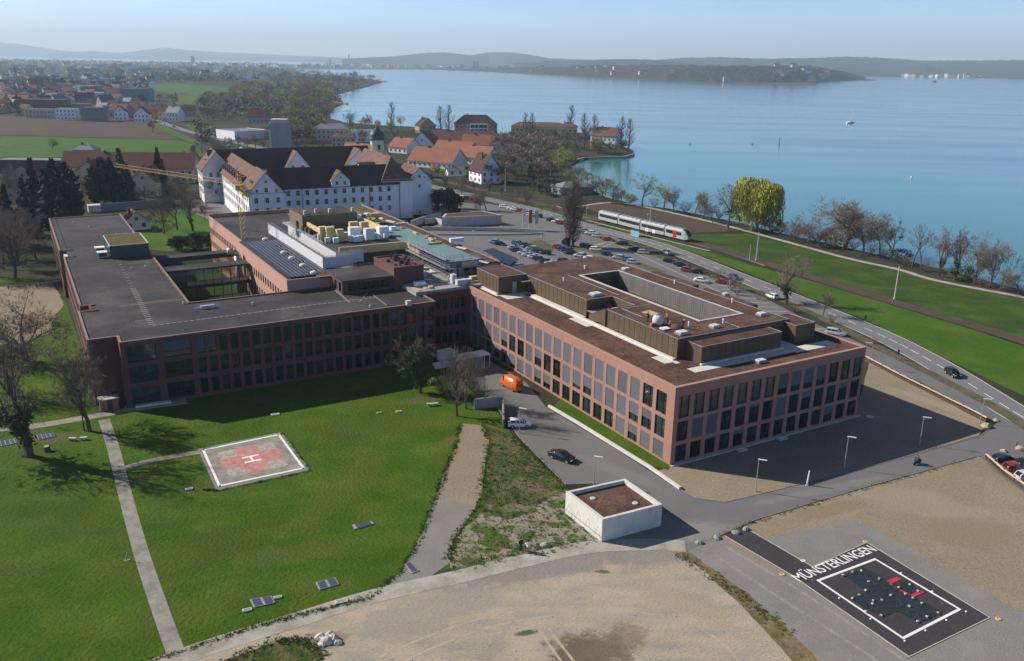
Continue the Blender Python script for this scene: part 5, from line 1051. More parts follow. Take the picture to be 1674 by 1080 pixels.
farhouses([(-20, 150), (235, 150), (235, 190), (180, 192), (-20, 186)], 42, 'at the near edge of the town', 6, 3, 1.0, [[(45, 172), (170, 172), (170, 199), (45, 199)], [(195, 140), (245, 140), (245, 170), (195, 170)]])
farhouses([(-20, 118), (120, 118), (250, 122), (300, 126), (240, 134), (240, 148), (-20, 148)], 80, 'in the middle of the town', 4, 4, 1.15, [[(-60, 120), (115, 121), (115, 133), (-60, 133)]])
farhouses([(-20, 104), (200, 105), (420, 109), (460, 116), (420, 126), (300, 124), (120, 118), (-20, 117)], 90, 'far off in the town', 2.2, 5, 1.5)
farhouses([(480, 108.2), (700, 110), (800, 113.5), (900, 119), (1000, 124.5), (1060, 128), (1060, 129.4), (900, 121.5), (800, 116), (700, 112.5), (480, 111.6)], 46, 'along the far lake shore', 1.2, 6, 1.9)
# ------------------------------------------------------------------ single landmarks on the far shore
def far_block(px, py, w_, d, h, mat, label, name='far_block', cat='building', z=0):
    o = empty(name, at(px, py) + Vector((0, 0, z)), R.uniform(-.2, .2), label, cat); b = MB(); b.box(-w_ / 2, w_ / 2, -d / 2, d / 2, 0, h); b.build('wall', mat, o); b = MB(); b.box(-w_ / 2 - .3, w_ / 2 + .3, -d / 2 - .3, d / 2 + .3, h, h + .6); b.build('roof', GREYR, o); return o
far_block(778, 113, 42, 20, 58, GREYW, 'tall dark block standing on the far shore skyline', 'tower_block')
far_block(571, 109, 10, 10, 95, BEIGE, 'slim church spire of the far lakeside town', 'church_spire')
far_block(540, 109, 12, 12, 60, BEIGE, 'lower church spire left of the slim far one', 'church_spire')
far_block(1120, 131, 42, 18, 11, WHITE, 'white pavilion at the far wooded shore', 'pavilion')
far_block(1187, 134, 22, 14, 18, M('sandstone', (.45, .30, .18), .9, .1), 'small sandstone castle at the far wooded shore', 'castle')
far_block(515, 110.5, 150, 60, 10, WHITE, 'low white sports halls on the far town shore', 'halls')
far_block(1301, 121, 12, 12, 62, WHITE, 'white water tower rising from the far wooded point', 'water_tower')
for i, (x, y, w_) in enumerate(((1095, 122, 26), (1104, 122, 20), (1114, 123, 26), (1270, 124, 40), (1282, 126, 30), (1292, 127, 30), (1303, 128, 26), (1318, 127, 20), (1345, 130, 26), (1352, 131, 22))):
    far_block(x, y, w_, 14, 9 if y > 126 else 26 * .6, DW, 'white building among the woods of the far point, %s from the town side' % ordn[i], 'far_block')
rr = random.Random(41)
for i in range(34):
    x, t = (rr.uniform(720, 1110), rr.uniform(.05, .8)) if i < 22 else (rr.uniform(1255, 1360), rr.uniform(.1, .8)); p = PEN(x, t); o = empty('far_house', p, rr.uniform(-.5, .5), 'pale house on the wooded slope of the far shore', 'house', 'pale houses on the wooded far shore')
    s_ = rr.uniform(.8, 1.6); b = MB(); b.box(-8 * s_, 8 * s_, -5 * s_, 5 * s_, -6, 7 * s_); b.build('wall', DW, o); b = MB(); gable(MB(), b, -8 * s_, 8 * s_, -5 * s_, 5 * s_, 7 * s_, 4 * s_); b.build('roof', TILE_BR if i % 3 else TILE_RD, o)
dt = MB()                                                        # the rest of the distant towns, past counting
rr = random.Random(99)
for poly, n, s_ in (([(-20, 98), (200, 100), (470, 105), (470, 110), (200, 106), (-20, 104)], 330, 1.6), ([(480, 105), (800, 107), (1000, 112), (1060, 121), (900, 118), (700, 109.5), (480, 108)], 220, 2.0), ([(1480, 124), (1640, 125.5), (1700, 127), (1560, 127), (1470, 126.2)], 70, 2.6), ([(-20, 118), (250, 122), (300, 126), (240, 150), (0, 186)], 160, 1.0)):
    for (x, y) in scatter(poly, n, 0, n):
        p = at(x, y); w_, d, h = rr.uniform(8, 16) * s_, rr.uniform(7, 11) * s_, rr.uniform(5, 9) * s_; a = rr.uniform(0, 3); c, s2 = math.cos(a), math.sin(a)
        P = [(p.x + u * c - v * s2, p.y + u * s2 + v * c) for u, v in ((-w_ / 2, -d / 2), (w_ / 2, -d / 2), (w_ / 2, d / 2), (-w_ / 2, d / 2))]
        m_ = rr.choice([0, 0, 1, 1]); dt.prism(P, 0, h, m_, None, False)
        q = [((P[0][0] + P[3][0]) / 2, (P[0][1] + P[3][1]) / 2), ((P[1][0] + P[2][0]) / 2, (P[1][1] + P[2][1]) / 2)]; m2 = rr.choice([2, 3, 4]); zr = h + d * .35
        dt.quad([(*P[0], h), (*P[1], h), (*q[1], zr), (*q[0], zr)], m2); dt.quad([(*P[2], h), (*P[3], h), (*q[0], zr), (*q[1], zr)], m2)
struct(dt.build('distant_town', [M('far_white_wall', (.6, .6, .6), .9, .2), DC, TILE_BR, TILE_DK, TILE_RD]), 'stuff', 'countless small houses of the towns far off along the lake', 'town')
# ------------------------------------------------------------------ tree prototypes, one metre high, scaled when planted
def rv(rr, s=1.): return Vector((rr.gauss(0, 1), rr.gauss(0, 1), rr.gauss(0, 1))).normalized() * s
def grow(rr, T, K, p, d, L, r, lvl, maxl, prm):
    n = 3 if lvl < 2 else 2; q = p.copy(); pts = [(q.copy(), r)]
    for i in range(n):
        d = (d + rv(rr, prm['wob']) + Vector((0, 0, prm['up'] * (1 if lvl else .3)))).normalized()
        q = q + d * L / n; pts.append((q.copy(), r * (1 - (i + 1) / n * .42)))
    tgt = T if lvl <= prm['limb'] else K
    for i in range(n): tgt.tube(pts[i][0], pts[i + 1][0], pts[i][1], pts[i + 1][1], 6 if lvl == 0 else 4 if lvl < 3 else 3, 0, False)
    if lvl >= maxl:
        for k in range(prm.get('tw', 5)):
            b = pts[0][0].lerp(pts[-1][0], rr.random()); e = b + (d + rv(rr, .9) + Vector((0, 0, .15))).normalized() * L * rr.uniform(.6, 1.3); s_ = rv(rr, prm.get('tww', .0024)); K.quad([b - s_, b + s_, e])
        return
    nb = prm['nb'][min(lvl, len(prm['nb']) - 1)]
    for i in range(nb):
        t = 1 if i == 0 else rr.uniform(prm['start'] if lvl == 0 else .25, 1); k = min(n - 1, int(t * n)); f = t * n - k
        b = pts[k][0].lerp(pts[k + 1][0], f) if k < n else pts[-1][0]
        side = rv(rr); side = (side - d * side.dot(d)).normalized(); sp = prm['spread'] * rr.uniform(.6, 1.25) * (.35 if i == 0 else 1)
        nd = (d * math.cos(sp) + side * math.sin(sp)).normalized()
        grow(rr, T, K, b, nd, L * prm['len'] * rr.uniform(.75, 1.15) * (1 if t > .5 or lvl else 1.0), pts[k + 1][1] * (.8 if i == 0 else prm['thin']), lvl + 1, maxl, prm)
def leaves(rr, K, c, rad, n, size, m=0, shell=.5, flatz=1.):
    for i in range(n):
        v = rv(rr, rr.uniform(shell, 1) ** .6); p = Vector((c[0] + v.x * rad[0], c[1] + v.y * rad[1], c[2] + v.z * rad[2]))
        a = rv(rr, size * rr.uniform(.6, 1.3)); b = rv(rr, size * rr.uniform(.6, 1.3)); K.quad([p - a * .5, p + b * .5, p + a * .5, p - b * .5] if rr.random() < .5 else [p, p + a, p + b], m)
def clumps(rr, K, c, rad, nc, n, cs, size, m=0, hole=0):
    for i in range(nc):
        v = rv(rr, rr.uniform(.35, 1) ** .5); q = (c[0] + v.x * rad[0], c[1] + v.y * rad[1], c[2] + v.z * rad[2]); s_ = cs * rr.uniform(.6, 1.35)
        leaves(rr, K, q, (s_, s_, s_ * .8), n, size, m, .3)
def norm_z(*ms):
    z = max(v[2] for m_ in ms for v in m_.v)
    for m_ in ms: m_.v = [(v[0] / z, v[1] / z, v[2] / z) for v in m_.v]
BP = dict(wob=.16, up=.06, limb=2, nb=[6, 4, 4, 4, 4], start=.3, spread=.75, len=.66, thin=.6)
def bare(seed, prm, maxl=5, r0=.022, L0=.42, bark=BARK, twig=TWIG, extra=None):
    rr = random.Random(seed); T, K = MB(), MB(); grow(rr, T, K, Vector((0, 0, -.02)), Vector((0, 0, 1)), L0, r0, 0, maxl, prm)
    if extra: extra(rr, T, K)
    norm_z(T, K); mats = [twig] + ([LEAFI] if extra and extra.__name__ == 'ivy' else [])
    if extra and extra.__name__ == 'ivy': ps = [('trunk', T.mesh('trunk', [bark, LEAFI])), ('crown', K.mesh('crown', mats))]
    else: ps = [('trunk', T.mesh('trunk', bark)), ('crown', K.mesh('crown', mats))]
    return ps
def P_(**k): d = dict(BP); d.update(k); return d
def ivy(rr, T, K):
    zt = max(v[2] for v in T.v); base = list(T.v)
    for v in rr.sample(base, min(len(base), 260)):
        if v[2] < zt * .46: leaves(rr, T, v, (.035, .035, .05), 9, .028, 1, .2)
PROTO = {}
PROTO['bare'] = [bare(11, BP), bare(12, P_(spread=.85)), bare(13, P_(spread=.65, up=.1)), bare(14, P_(nb=[7, 5, 4, 3, 3], start=.2))]
PROTO['broad'] = [bare(21, P_(spread=.95, nb=[7, 5, 4, 4, 3], len=.7, up=.02, start=.35), L0=.34, r0=.03), bare(22, P_(spread=1.0, nb=[7, 5, 4, 4, 3], len=.68, start=.4), L0=.33, r0=.03)]
PROTO['red'] = [bare(31, P_(), bark=BARKR, twig=TWIGR), bare(32, P_(nb=[7, 5, 4, 4, 3], spread=.7), bark=BARKR, twig=TWIGR)]
PROTO['upright'] = [bare(41, P_(spread=.38, up=.22, nb=[9, 5, 4, 4], start=.12, len=.5), maxl=4, L0=.8, r0=.018), bare(42, P_(spread=.42, up=.25, nb=[10, 5, 4, 4], start=.1, len=.46), maxl=4, L0=.82, r0=.018)]
def poplar(seed, n=95, r=.11, tw=16, bark=BARKR, twig=TWIGR, t0=.08):
    rr = random.Random(seed); T, K = MB(), MB(); q = Vector((0, 0, -.02)); ax = [q.copy()]
    for i in range(8): q = q + Vector((rr.gauss(0, .004), rr.gauss(0, .004), .125)); ax.append(q.copy())
    for i in range(8): T.tube(ax[i], ax[i + 1], .02 * (1 - i / 8.5), .02 * (1 - (i + 1) / 8.5), 6, 0, False)
    for i in range(n):
        t = t0 + (1 - t0) * (i + rr.random()) / n; k = min(7, int(t * 8)); p = ax[k].lerp(ax[k + 1], t * 8 - k) if t < 1 else ax[-1]
        w_ = r * (math.sin(min(1, (1 - t) * 1.25 + .12) * math.pi / 2)) * (.55 + .45 * min(1, t * 4)) * rr.uniform(.6, 1.15); a = rr.uniform(0, 6.283)
        e = p + Vector((math.cos(a) * w_, math.sin(a) * w_, w_ * rr.uniform(.9, 1.9))); m_ = p.lerp(e, .5) + Vector((math.cos(a) * w_ * .18, math.sin(a) * w_ * .18, -w_ * .1)); e2 = e + Vector((math.cos(a) * .006, math.sin(a) * .006, w_ * rr.uniform(.5, 1)))
        T.tube(p, m_, .006, .0042, 4, 0, False); T.tube(m_, e, .0042, .0025, 3, 0, False); T.tube(e, e2, .0025, .001, 3, 0, False)
        for j in range(tw):
            b = (p.lerp(m_, rr.random()) if j % 3 == 0 else m_.lerp(e2, rr.random())); d = (Vector((math.cos(a) * .5, math.sin(a) * .5, 1.3)) + rv(rr, .7)).normalized(); s_ = rv(rr, .0022); K.quad([b - s_, b + s_, b + d * rr.uniform(.03, .075)])
    norm_z(T, K); return [('trunk', T.mesh('trunk', bark)), ('crown', K.mesh('crown', twig))]
PROTO['poplar'] = [poplar(43, 170, .15, 20), poplar(44, 150, .14, 20)]
PROTO['tallbare'] = [poplar(45, 80, .26, 16, BARK, TWIG, .15)]
PROTO['ivy'] = [bare(51, P_(nb=[6, 4, 4, 3, 3]), r0=.03, extra=ivy), bare(52, P_(nb=[5, 4, 4, 3, 3], spread=.6), r0=.03, extra=ivy)]
PROTO['slim'] = [bare(61, P_(nb=[4, 3, 3, 3], spread=.5, up=.12), maxl=4, r0=.014), bare(62, P_(nb=[5, 3, 3, 3], spread=.55, up=.1), maxl=4, r0=.014)]
def leafy(seed, leafm, twigm, n=60, size=.03, rad=(.3, .3, .3), cz=.66, dens=26, maxl=3, shape=None):
    rr = random.Random(seed); T, K = MB(), MB(); grow(rr, T, K, Vector((0, 0, -.02)), Vector((0, 0, 1)), .42, .024, 0, maxl, P_(limb=3, nb=[6, 4, 3, 2]))
    norm_z(T)
    clumps(rr, K, (0, 0, cz), rad, n, dens, .085, size)
    return [('trunk', T.mesh('trunk', BARK)), ('crown', K.mesh('crown', [leafm]))]
PROTO['budding'] = [leafy(71, LEAFB, TWIG, 46, .022, dens=22), leafy(72, LEAFB, TWIG, 40, .024, (.36, .33, .26), .7, dens=20), leafy(73, LEAFB, TWIG, 52, .022, (.26, .28, .34), .62, dens=22)]
PROTO['fresh'] = [leafy(74, LEAFY, TWIG, 60, .022), leafy(75, LEAFY, TWIG, 55, .022, (.36, .34, .28), .66)]
PROTO['pink'] = [leafy(76, TWIGPINK, TWIG, 40, .022, dens=16)]
def willow(seed):
    rr = random.Random(seed); T, K = MB(), MB(); T.tube((0, 0, -.02), (0, 0, .42), .035, .024, 8)
    for i in range(7): a = i * .9; T.tube((0, 0, .36 + .02 * i), (.22 * math.cos(a), .22 * math.sin(a), .74), .018, .008, 5)
    lobes = [(0, 0, .82, .2)] + [(.25 * math.cos(a) * rr.uniform(.8, 1.15), .25 * math.sin(a) * rr.uniform(.8, 1.15), rr.uniform(.52, .8), rr.uniform(.13, .24)) for a in [k * .785 + rr.uniform(-.2, .2) for k in range(8)]]
    for (lx, ly, lz, lr) in lobes:
        for i in range(150):
            a = rr.uniform(0, 6.283); r = lr * math.sqrt(rr.random()); x, y = lx + r * math.cos(a), ly + r * math.sin(a); top = lz + (lr * .9) * math.sqrt(max(0, 1 - (r / lr) ** 2)); ln = rr.uniform(.18, .62) * (1 if r > lr * .5 else .6); ln = min(ln, top - .07); n = max(3, int(ln / .03)); q = math.hypot(x, y) + .01
            for k in range(n):
                z = top - ln * k / n; o = k / n * .05; t2 = rr.uniform(0, 3.14); wv_ = rr.uniform(.004, .011); u = Vector((math.cos(t2) * wv_, math.sin(t2) * wv_, 0)); p = Vector((x + x / q * o + rr.gauss(0, .012), y + y / q * o + rr.gauss(0, .012), z)); e = p + Vector((rr.gauss(0, .006), rr.gauss(0, .006), -rr.uniform(.03, .075))); K.quad([p - u, p + u, e + u * .3, e - u * .3])
    return [('trunk', T.mesh('trunk', BARK)), ('crown', K.mesh('crown', LEAFY))]
PROTO['willow'] = [willow(81)]
def conifer(seed, wd=.2, rows=26, per=26, col=False):
    rr = random.Random(seed); T, K = MB(), MB(); T.tube((0, 0, -.02), (0, 0, .97), .022, .004, 6)
    for i in range(rows):
        t = i / rows; z = .06 + .92 * t; r = wd * ((1 - t) ** .85 if not col else min(1, (1 - t) * 2.6) ** .6 * min(1, .55 + t * 2)) * rr.uniform(.82, 1.12); n = max(6, int(per * (1 - t * .7)))
        for k in range(n):
            a = rr.uniform(0, 6.283); rr_ = r * rr.uniform(.45, 1.08)
            p0 = Vector((math.cos(a) * rr_ * .35, math.sin(a) * rr_ * .35, z + .015)); p1 = Vector((math.cos(a) * rr_, math.sin(a) * rr_, z - (.03 if not col else -.05) * rr.uniform(.3, 1.4)))
            sd = Vector((-math.sin(a), math.cos(a), rr.uniform(-.4, .4))) * .03 * rr.uniform(.6, 1.4); K.quad([p0 - sd * .6, p1 - sd * .5, p1 + sd * .1, p0 + sd])
            K.quad([p0, p1 + Vector((0, 0, -.03)), p1 + sd + Vector((0, 0, .012))])
    return [('trunk', T.mesh('trunk', BARK)), ('crown', K.mesh('crown', NEEDLE))]
PROTO['spruce'] = [conifer(91, .2), conifer(92, .24), conifer(93, .17)]
PROTO['thuja'] = [conifer(95, .13, 30, 30, True), conifer(96, .16, 30, 30, True)]
def shrub(seed, mats, nc=46, dens=26, size=.07):
    rr = random.Random(seed); T, K = MB(), MB()
    for i in range(9): a = rr.uniform(0, 6.28); T.tube((0, 0, -.02), (.4 * math.cos(a), .4 * math.sin(a), rr.uniform(.5, .9)), .02, .006, 4)
    clumps(rr, K, (0, 0, .5), (.5, .5, .42), nc, dens, .16, size)
    return [('stem', T.mesh('stem', BARK)), ('foliage', K.mesh('foliage', mats))]
def twiggy(seed, twig):
    rr = random.Random(seed); T, K = MB(), MB()
    for i in range(10):
        a = rr.uniform(0, 6.28); grow(rr, T, K, Vector((0, 0, 0)), Vector((math.cos(a) * .7, math.sin(a) * .7, 1)).normalized(), .5, .014, 1, 4, P_(nb=[4, 4, 3, 3], limb=1, len=.62, spread=.6))
    norm_z(T, K); return [('stem', T.mesh('stem', BARK)), ('crown', K.mesh('crown', twig))]
PROTO['shrub'] = [shrub(101, LEAFB), shrub(102, LEAFI)]; PROTO['forsythia'] = [shrub(103, FORS)]; PROTO['evergreen_shrub'] = [shrub(104, NEEDLE, 70, 30, .08)]
PROTO['twigbush'] = [twiggy(105, TWIG), twiggy(106, TWIGR)]
def mid(seed, m, rad=(.3, .3, .3), cz=.62, n=900, size=.05, shape=None):
    rr = random.Random(seed); T, K = MB(), MB(); T.tube((0, 0, -.02), (0, 0, .55), .024, .012, 5)
    for i in range(7): a = i * .9 + rr.random(); T.tube((0, 0, .3 + .04 * i), (rad[0] * .75 * math.cos(a), rad[1] * .75 * math.sin(a), rr.uniform(.6, .88)), .011, .003, 3, 0, False)
    cl = []
    for i in range(16): v = rv(rr, rr.uniform(.4, .95)); cl.append(Vector((v.x * rad[0], v.y * rad[1], cz + v.z * rad[2])))
    for i in range(n):
        c = rr.choice(cl); v = rv(rr, .12 * rr.uniform(.2, 1.1)); p = c + v; up = (p - Vector((0, 0, .3))).normalized()
        if rr.random() < .6: s_ = rv(rr, size * .13); e = p + (up + rv(rr, .5)) * size; K.quad([p - s_, p + s_, e])
        else: a, b = rv(rr, size * .42), rv(rr, size * .42); K.quad([p, p + a, p + b])
    return [('trunk', T.mesh('trunk', BARK)), ('crown', K.mesh('crown', m))]
PROTO['midbare'] = [mid(111, TWIG, size=.075), mid(112, TWIGG, (.36, .32, .28), size=.075), mid(113, TWIGR, (.3, .33, .3), size=.075), mid(114, TWIG, (.24, .26, .34), size=.075)]
PROTO['midgreen'] = [mid(121, LEAFB, size=.07), mid(122, LEAFB, (.34, .3, .3), size=.07)]
PROTO['midpoplar'] = [poplar(131, 70, .12, 12, BARK, TWIGG), poplar(132, 70, .13, 12, BARK, TWIGG)]
PROTO['midspruce'] = [conifer(141, .2, 12, 12), conifer(142, .25, 12, 12)]
NAMES = dict(poplar='poplar_tree', tallbare='bare_tree', bare='bare_tree', broad='bare_tree', red='bare_tree', upright='bare_tree', ivy='ivy_clad_tree', slim='bare_tree', budding='budding_tree', fresh='green_tree', pink='blossom_tree', willow='willow_tree', spruce='spruce_tree', thuja='thuja_tree', shrub='shrub', forsythia='flowering_shrub', evergreen_shrub='evergreen_shrub', twigbush='bare_bush', midbare='bare_tree', midgreen='budding_tree', midpoplar='poplar_tree', midspruce='spruce_tree')
def tree(kind, px, py, ytop, label, group=None, wx=1., rot=None, var=None, cat=None):
    p = at(px, py); h = hz(p, ytop); v = PROTO[kind][var if var is not None else R.randrange(len(PROTO[kind]))]
    s_ = h * wx; nm = NAMES[kind]
    return spawn(nm, v, p, R.uniform(0, 6.28) if rot is None else rot, (s_, s_, h), label, cat or ('shrub' if 'shrub' in nm or 'bush' in nm else 'tree'), group)
T = tree
# foreground left
T('broad', 42, 590, 462, 'leafless tree on the bare patch beside the long side wall of the old wing', wx=1.1)
T('ivy', 48, 745, 520, 'big leafless tree with ivy wrapped trunk beside the row of light wells', wx=1.0, var=0)
T('bare', 147, 705, 540, 'multi stemmed leafless tree beside the brick kiosk and path', wx=1.05, var=0)
T('bare', 138, 704, 575, 'thin leaning leafless tree beside the multi stemmed one at the kiosk', wx=.5, var=2)
T('bare', 25, 455, 335, 'large grey leafless tree standing before the dark thujas', wx=.95)
T('slim', 73, 695, 655, 'small young tree at the entrance path', wx=.6)
T('bare', -20, 640, 520, 'leafless tree cut by the photo edge beside the entrance path')
T('bare', -25, 450, 340, 'leafless tree at the photo edge behind the bare patch')
# by the helipad lawn
T('ivy', 686, 642, 545, 'ivy covered green tree on the lawn beside the shaded facade', wx=1.0, var=1)
T('tallbare', 747, 680, 557, 'tall narrow brownish tree with upright twigs beside the retaining wall', wx=.95)
T('bare', 762, 668, 575, 'brownish bare tree just behind the upright one', wx=.8, var=1)
T('twigbush', 790, 655, 615, 'brown bare bush on the bank above the retaining wall', wx=1.3)
T('twigbush', 772, 640, 600, 'brown bare bush nearest to the white shelter', wx=1.2)
T('shrub', 720, 640, 612, 'low green shrub between the ivy tree and the upright tree', wx=1.2, var=0)
iv = [(686, 642, 5), ]
def ivycrown(px, py, ytop, label):
    p = at(px, py); h = hz(p, ytop); rr = random.Random(5); K = MB()
    for (x, y, z, r, n) in ((0, 0, .18, .10, 90), (0, 0, .34, .12, 150), (-.16, 0, .42, .13, 170), (.08, .05, .52, .15, 190), (-.12, .03, .6, .14, 180), (.1, 0, .68, .12, 130), (-.05, 0, .78, .12, 120), (-.28, .02, .36, .09, 90), (.2, 0, .45, .08, 70), (-.2, 0, .7, .08, 80)):
        clumps(rr, K, (x * h, y * h, z * h), (r * h, r * h, r * h), 14, n // 3, .05 * h, .026 * h)
    o = K.build('ivy_growth', LEAFI); return o, p
o, p = ivycrown(686, 642, 555, '')
tr = [q for q in sc.objects if q.get('label', '').startswith('ivy covered green tree')][0]
o.parent = tr; o.location = (0, 0, 0); o.scale = (1 / tr.scale.x, 1 / tr.scale.y, 1 / tr.scale.z); o.rotation_euler = (0, 0, -tr.rotation_euler.z)
# around the car park and roads
T('poplar', 937, 403, 288, 'very tall narrow bare poplar standing in the hospital car park', wx=1.1, var=0)
T('poplar', 931, 402, 300, 'second bare stem tight beside the tall car park poplar', wx=1.0, var=1)
T('evergreen_shrub', 925, 402, 388, 'dark evergreen bush at the foot of the tall poplar')
T('ivy', 1286, 497, 415, 'round crowned bare tree with ivy on its trunk between the roads', wx=1.05, var=0)
T('bare', 1345, 515, 468, 'small bare tree in the verge right of the ivy trunked tree', wx=1.0)
for i, (x, y, t) in enumerate(((1020, 400, 390), (1145, 445, 430), (1160, 452, 436), (1178, 462, 438), (1195, 475, 446), (1205, 482, 462), (1300, 510, 492), (1360, 528, 508), (1430, 562, 548), (1240, 490, 476))):
    T('twigbush', x, y, t, 'leafless verge bush between main road and parking, %s of the row' % ordn[i], 'bushes in the road verge', wx=1.3)
T('bare', 795, 345, 307, 'spreading bare tree beside the flat concrete pavilion', wx=1.1, var=1); T('bare', 785, 343, 310, 'dark bare tree left of the spreading one near the pavilion')
T('fresh', 886, 353, 330, 'small fresh green tree near the three flags', wx=.8); T('bare', 905, 352, 325, 'bare tree between the green sapling and tall poplar')
T('pink', 667, 350, 327, 'pink blossoming tree at the monastery front corner', wx=1.1)
T('evergreen_shrub', 722, 350, 308, 'dark evergreen mass beside the white monastery chancel', wx=.8); T('evergreen_shrub', 742, 352, 314, 'dark evergreen right of the mass beside the chancel', wx=.8); T('evergreen_shrub', 733, 340, 305, 'tallest dark evergreen behind the chancel evergreens', wx=.6)
T('shrub', 726, 356, 338, 'olive green bush on the lawn below the dark evergreens', var=0)
T('forsythia', 712, 281, 268, 'bright yellow flowering bush in the village gardens', wx=1.3)
# courtyard by the old wing
for i, (k, x, y, t, l_) in enumerate((('bare', 290, 375, 300, 'large bare tree in front of the garden house lawn'), ('ivy', 316, 378, 312, 'dark ivy clad tree on the lawn left of the crane'), ('bare', 268, 382, 320, 'bare tree beside the small garden house'), ('red', 212, 370, 340, 'reddish leafless tree before the garden house'), ('red', 245, 372, 348, 'low reddish tree right of the garden house'), ('evergreen_shrub', 318, 408, 380, 'dark hedge mass along the courtyard lawn'), ('evergreen_shrub', 345, 405, 384, 'dark hedge end beside the salmon wall'), ('evergreen_shrub', 290, 408, 385, 'dark hedge start beside the plant room'), ('bare', 335, 360, 325, 'small bare tree at the monastery forecourt'))): T(k, x, y, t, l_, wx=1.2 if 'hedge' in l_ else .95)
# dark conifers at left
for i, (k, x, y, t) in enumerate((('spruce', 20, 400, 300), ('spruce', 48, 385, 290), ('spruce', 62, 360, 258), ('spruce', 84, 372, 275), ('thuja', 98, 365, 262), ('thuja', 118, 368, 268), ('spruce', 40, 352, 300), ('spruce', 105, 378, 300), ('thuja', 128, 372, 300), ('thuja', 158, 335, 274), ('thuja', 172, 333, 260), ('thuja', 187, 333, 262), ('spruce', 203, 330, 242), ('spruce', 214, 335, 268), ('spruce', 263, 312, 241), ('spruce', 270, 318, 262), ('spruce', 252, 320, 275))):
    T(k, x, y, t - 4, 'dark evergreen %s before the red farm roofs, %s of the group' % ('column' if k == 'thuja' else 'conifer', ordn[i]), 'dark conifers before the farm', wx=1.25)
for i, (x, y, t) in enumerate(((8, 330, 262), (28, 318, 275), (5, 360, 300), (86, 246, 223), (12, 300, 280), (330, 250, 212), (345, 255, 222), (318, 258, 228), (365, 262, 225))): T('bare', x, y, t, 'bare tree by the farm and green field, %s of its kind' % ordn[i], 'bare trees by the farm')
for i, (x, y, t) in enumerate(((135, 322, 285), (150, 330, 292), (222, 330, 290), (240, 338, 300), (275, 330, 285), (290, 322, 280), (302, 338, 292), (312, 345, 300), (335, 330, 285), (75, 335, 280), (55, 345, 290))): T('bare', x, y, t, 'airy bare tree in front of the red farm roofs, %s from the school' % ordn[i], 'bare trees before the farm', wx=1.1)
for i, (x, y, t) in enumerate(((20, 420, 330), (60, 425, 345), (-5, 405, 320), (5, 440, 350), (40, 410, 335))): T('bare', x, y, t, 'grey bare tree in the park before the dark conifers, %s of its cluster' % ordn[i], 'grey bare park trees', wx=1.1)
# the lake shore
for k, x, y, t, l_, w_ in (('willow', 1237, 372, 300, 'big yellow green weeping willow on the lake shore', .95), ('budding', 1190, 372, 305, 'olive budding tree just before the weeping willow', .9), ('budding', 1050, 336, 290, 'budding round tree at the shore above the train', 1.1), ('fresh', 1085, 342, 306, 'yellow green tree above the middle of the train', 1.0), ('bare', 1100, 345, 308, 'grey bare tree touching the yellow green one', .9), ('bare', 1135, 352, 320, 'bare shore tree beyond the train front', .9), ('budding', 1150, 355, 320, 'pale budding tree between the train front and willow', .9),
                           ('red', 1165, 362, 340, 'low reddish bush like tree left of the budding willow neighbour', 1.1), ('broad', 1380, 405, 320, 'largest reddish bare oak on the lake shore', 1.2), ('red', 1412, 408, 335, 'reddish bare tree leaning at the big oak', .9), ('red', 1438, 415, 350, 'reddish bare tree second beyond the big oak', .8), ('bare', 1457, 425, 360, 'slim bare tree third beyond the big oak', .8), ('slim', 1490, 437, 368, 'narrow leafless tree standing alone on the shore', .9),
                           ('slim', 1505, 440, 372, 'narrow leafless tree leaning beside the lone one', .8), ('ivy', 1535, 450, 380, 'shore tree with ivy clad double trunk', .8), ('ivy', 1560, 455, 376, 'taller ivy clad shore tree', .8), ('bare', 1592, 462, 385, 'bare tree beyond the ivy clad pair', .8), ('bare', 1618, 468, 392, 'bare tree with open crown near the photo edge shore', .8), ('slim', 1635, 472, 405, 'thin bare tree near the end of the shore row', .9), ('red', 1665, 480, 445, 'low reddish bush at the very end of the shore', 1.2), ('broad', 1350, 400, 372, 'low bare bush tree before the big oak', 1.0),
                           ('bare', 1320, 398, 360, 'dark bare tree among the shore bushes beside the willow', 1.1), ('bare', 1290, 392, 358, 'dark bare bush tree nearest behind the willow', 1.2), ('bare', 1690, 480, 420, 'bare shore tree cut by the photo edge', .9)):
    T(k, x, y + 2, t - 9, l_, wx=w_ * 1.15)
for i, (x, y) in enumerate(((1262, 383), (1275, 386), (1300, 394), (1335, 401), (1365, 408), (1395, 413), (1425, 420), (1443, 426), (1470, 433), (1482, 440), (1512, 448), (1545, 458), (1570, 462), (1605, 472), (1645, 480), (1672, 486), (1210, 366), (1175, 362), (1120, 352), (1070, 343), (1030, 335), (1010, 333))):
    T('twigbush' if i % 4 else 'shrub', x, y - 4, y - R.uniform(18, 34), 'low bush in the thicket along the lake shore, %s outward from the willow' % ordn[i], 'bushes along the lake shore', wx=1.5)
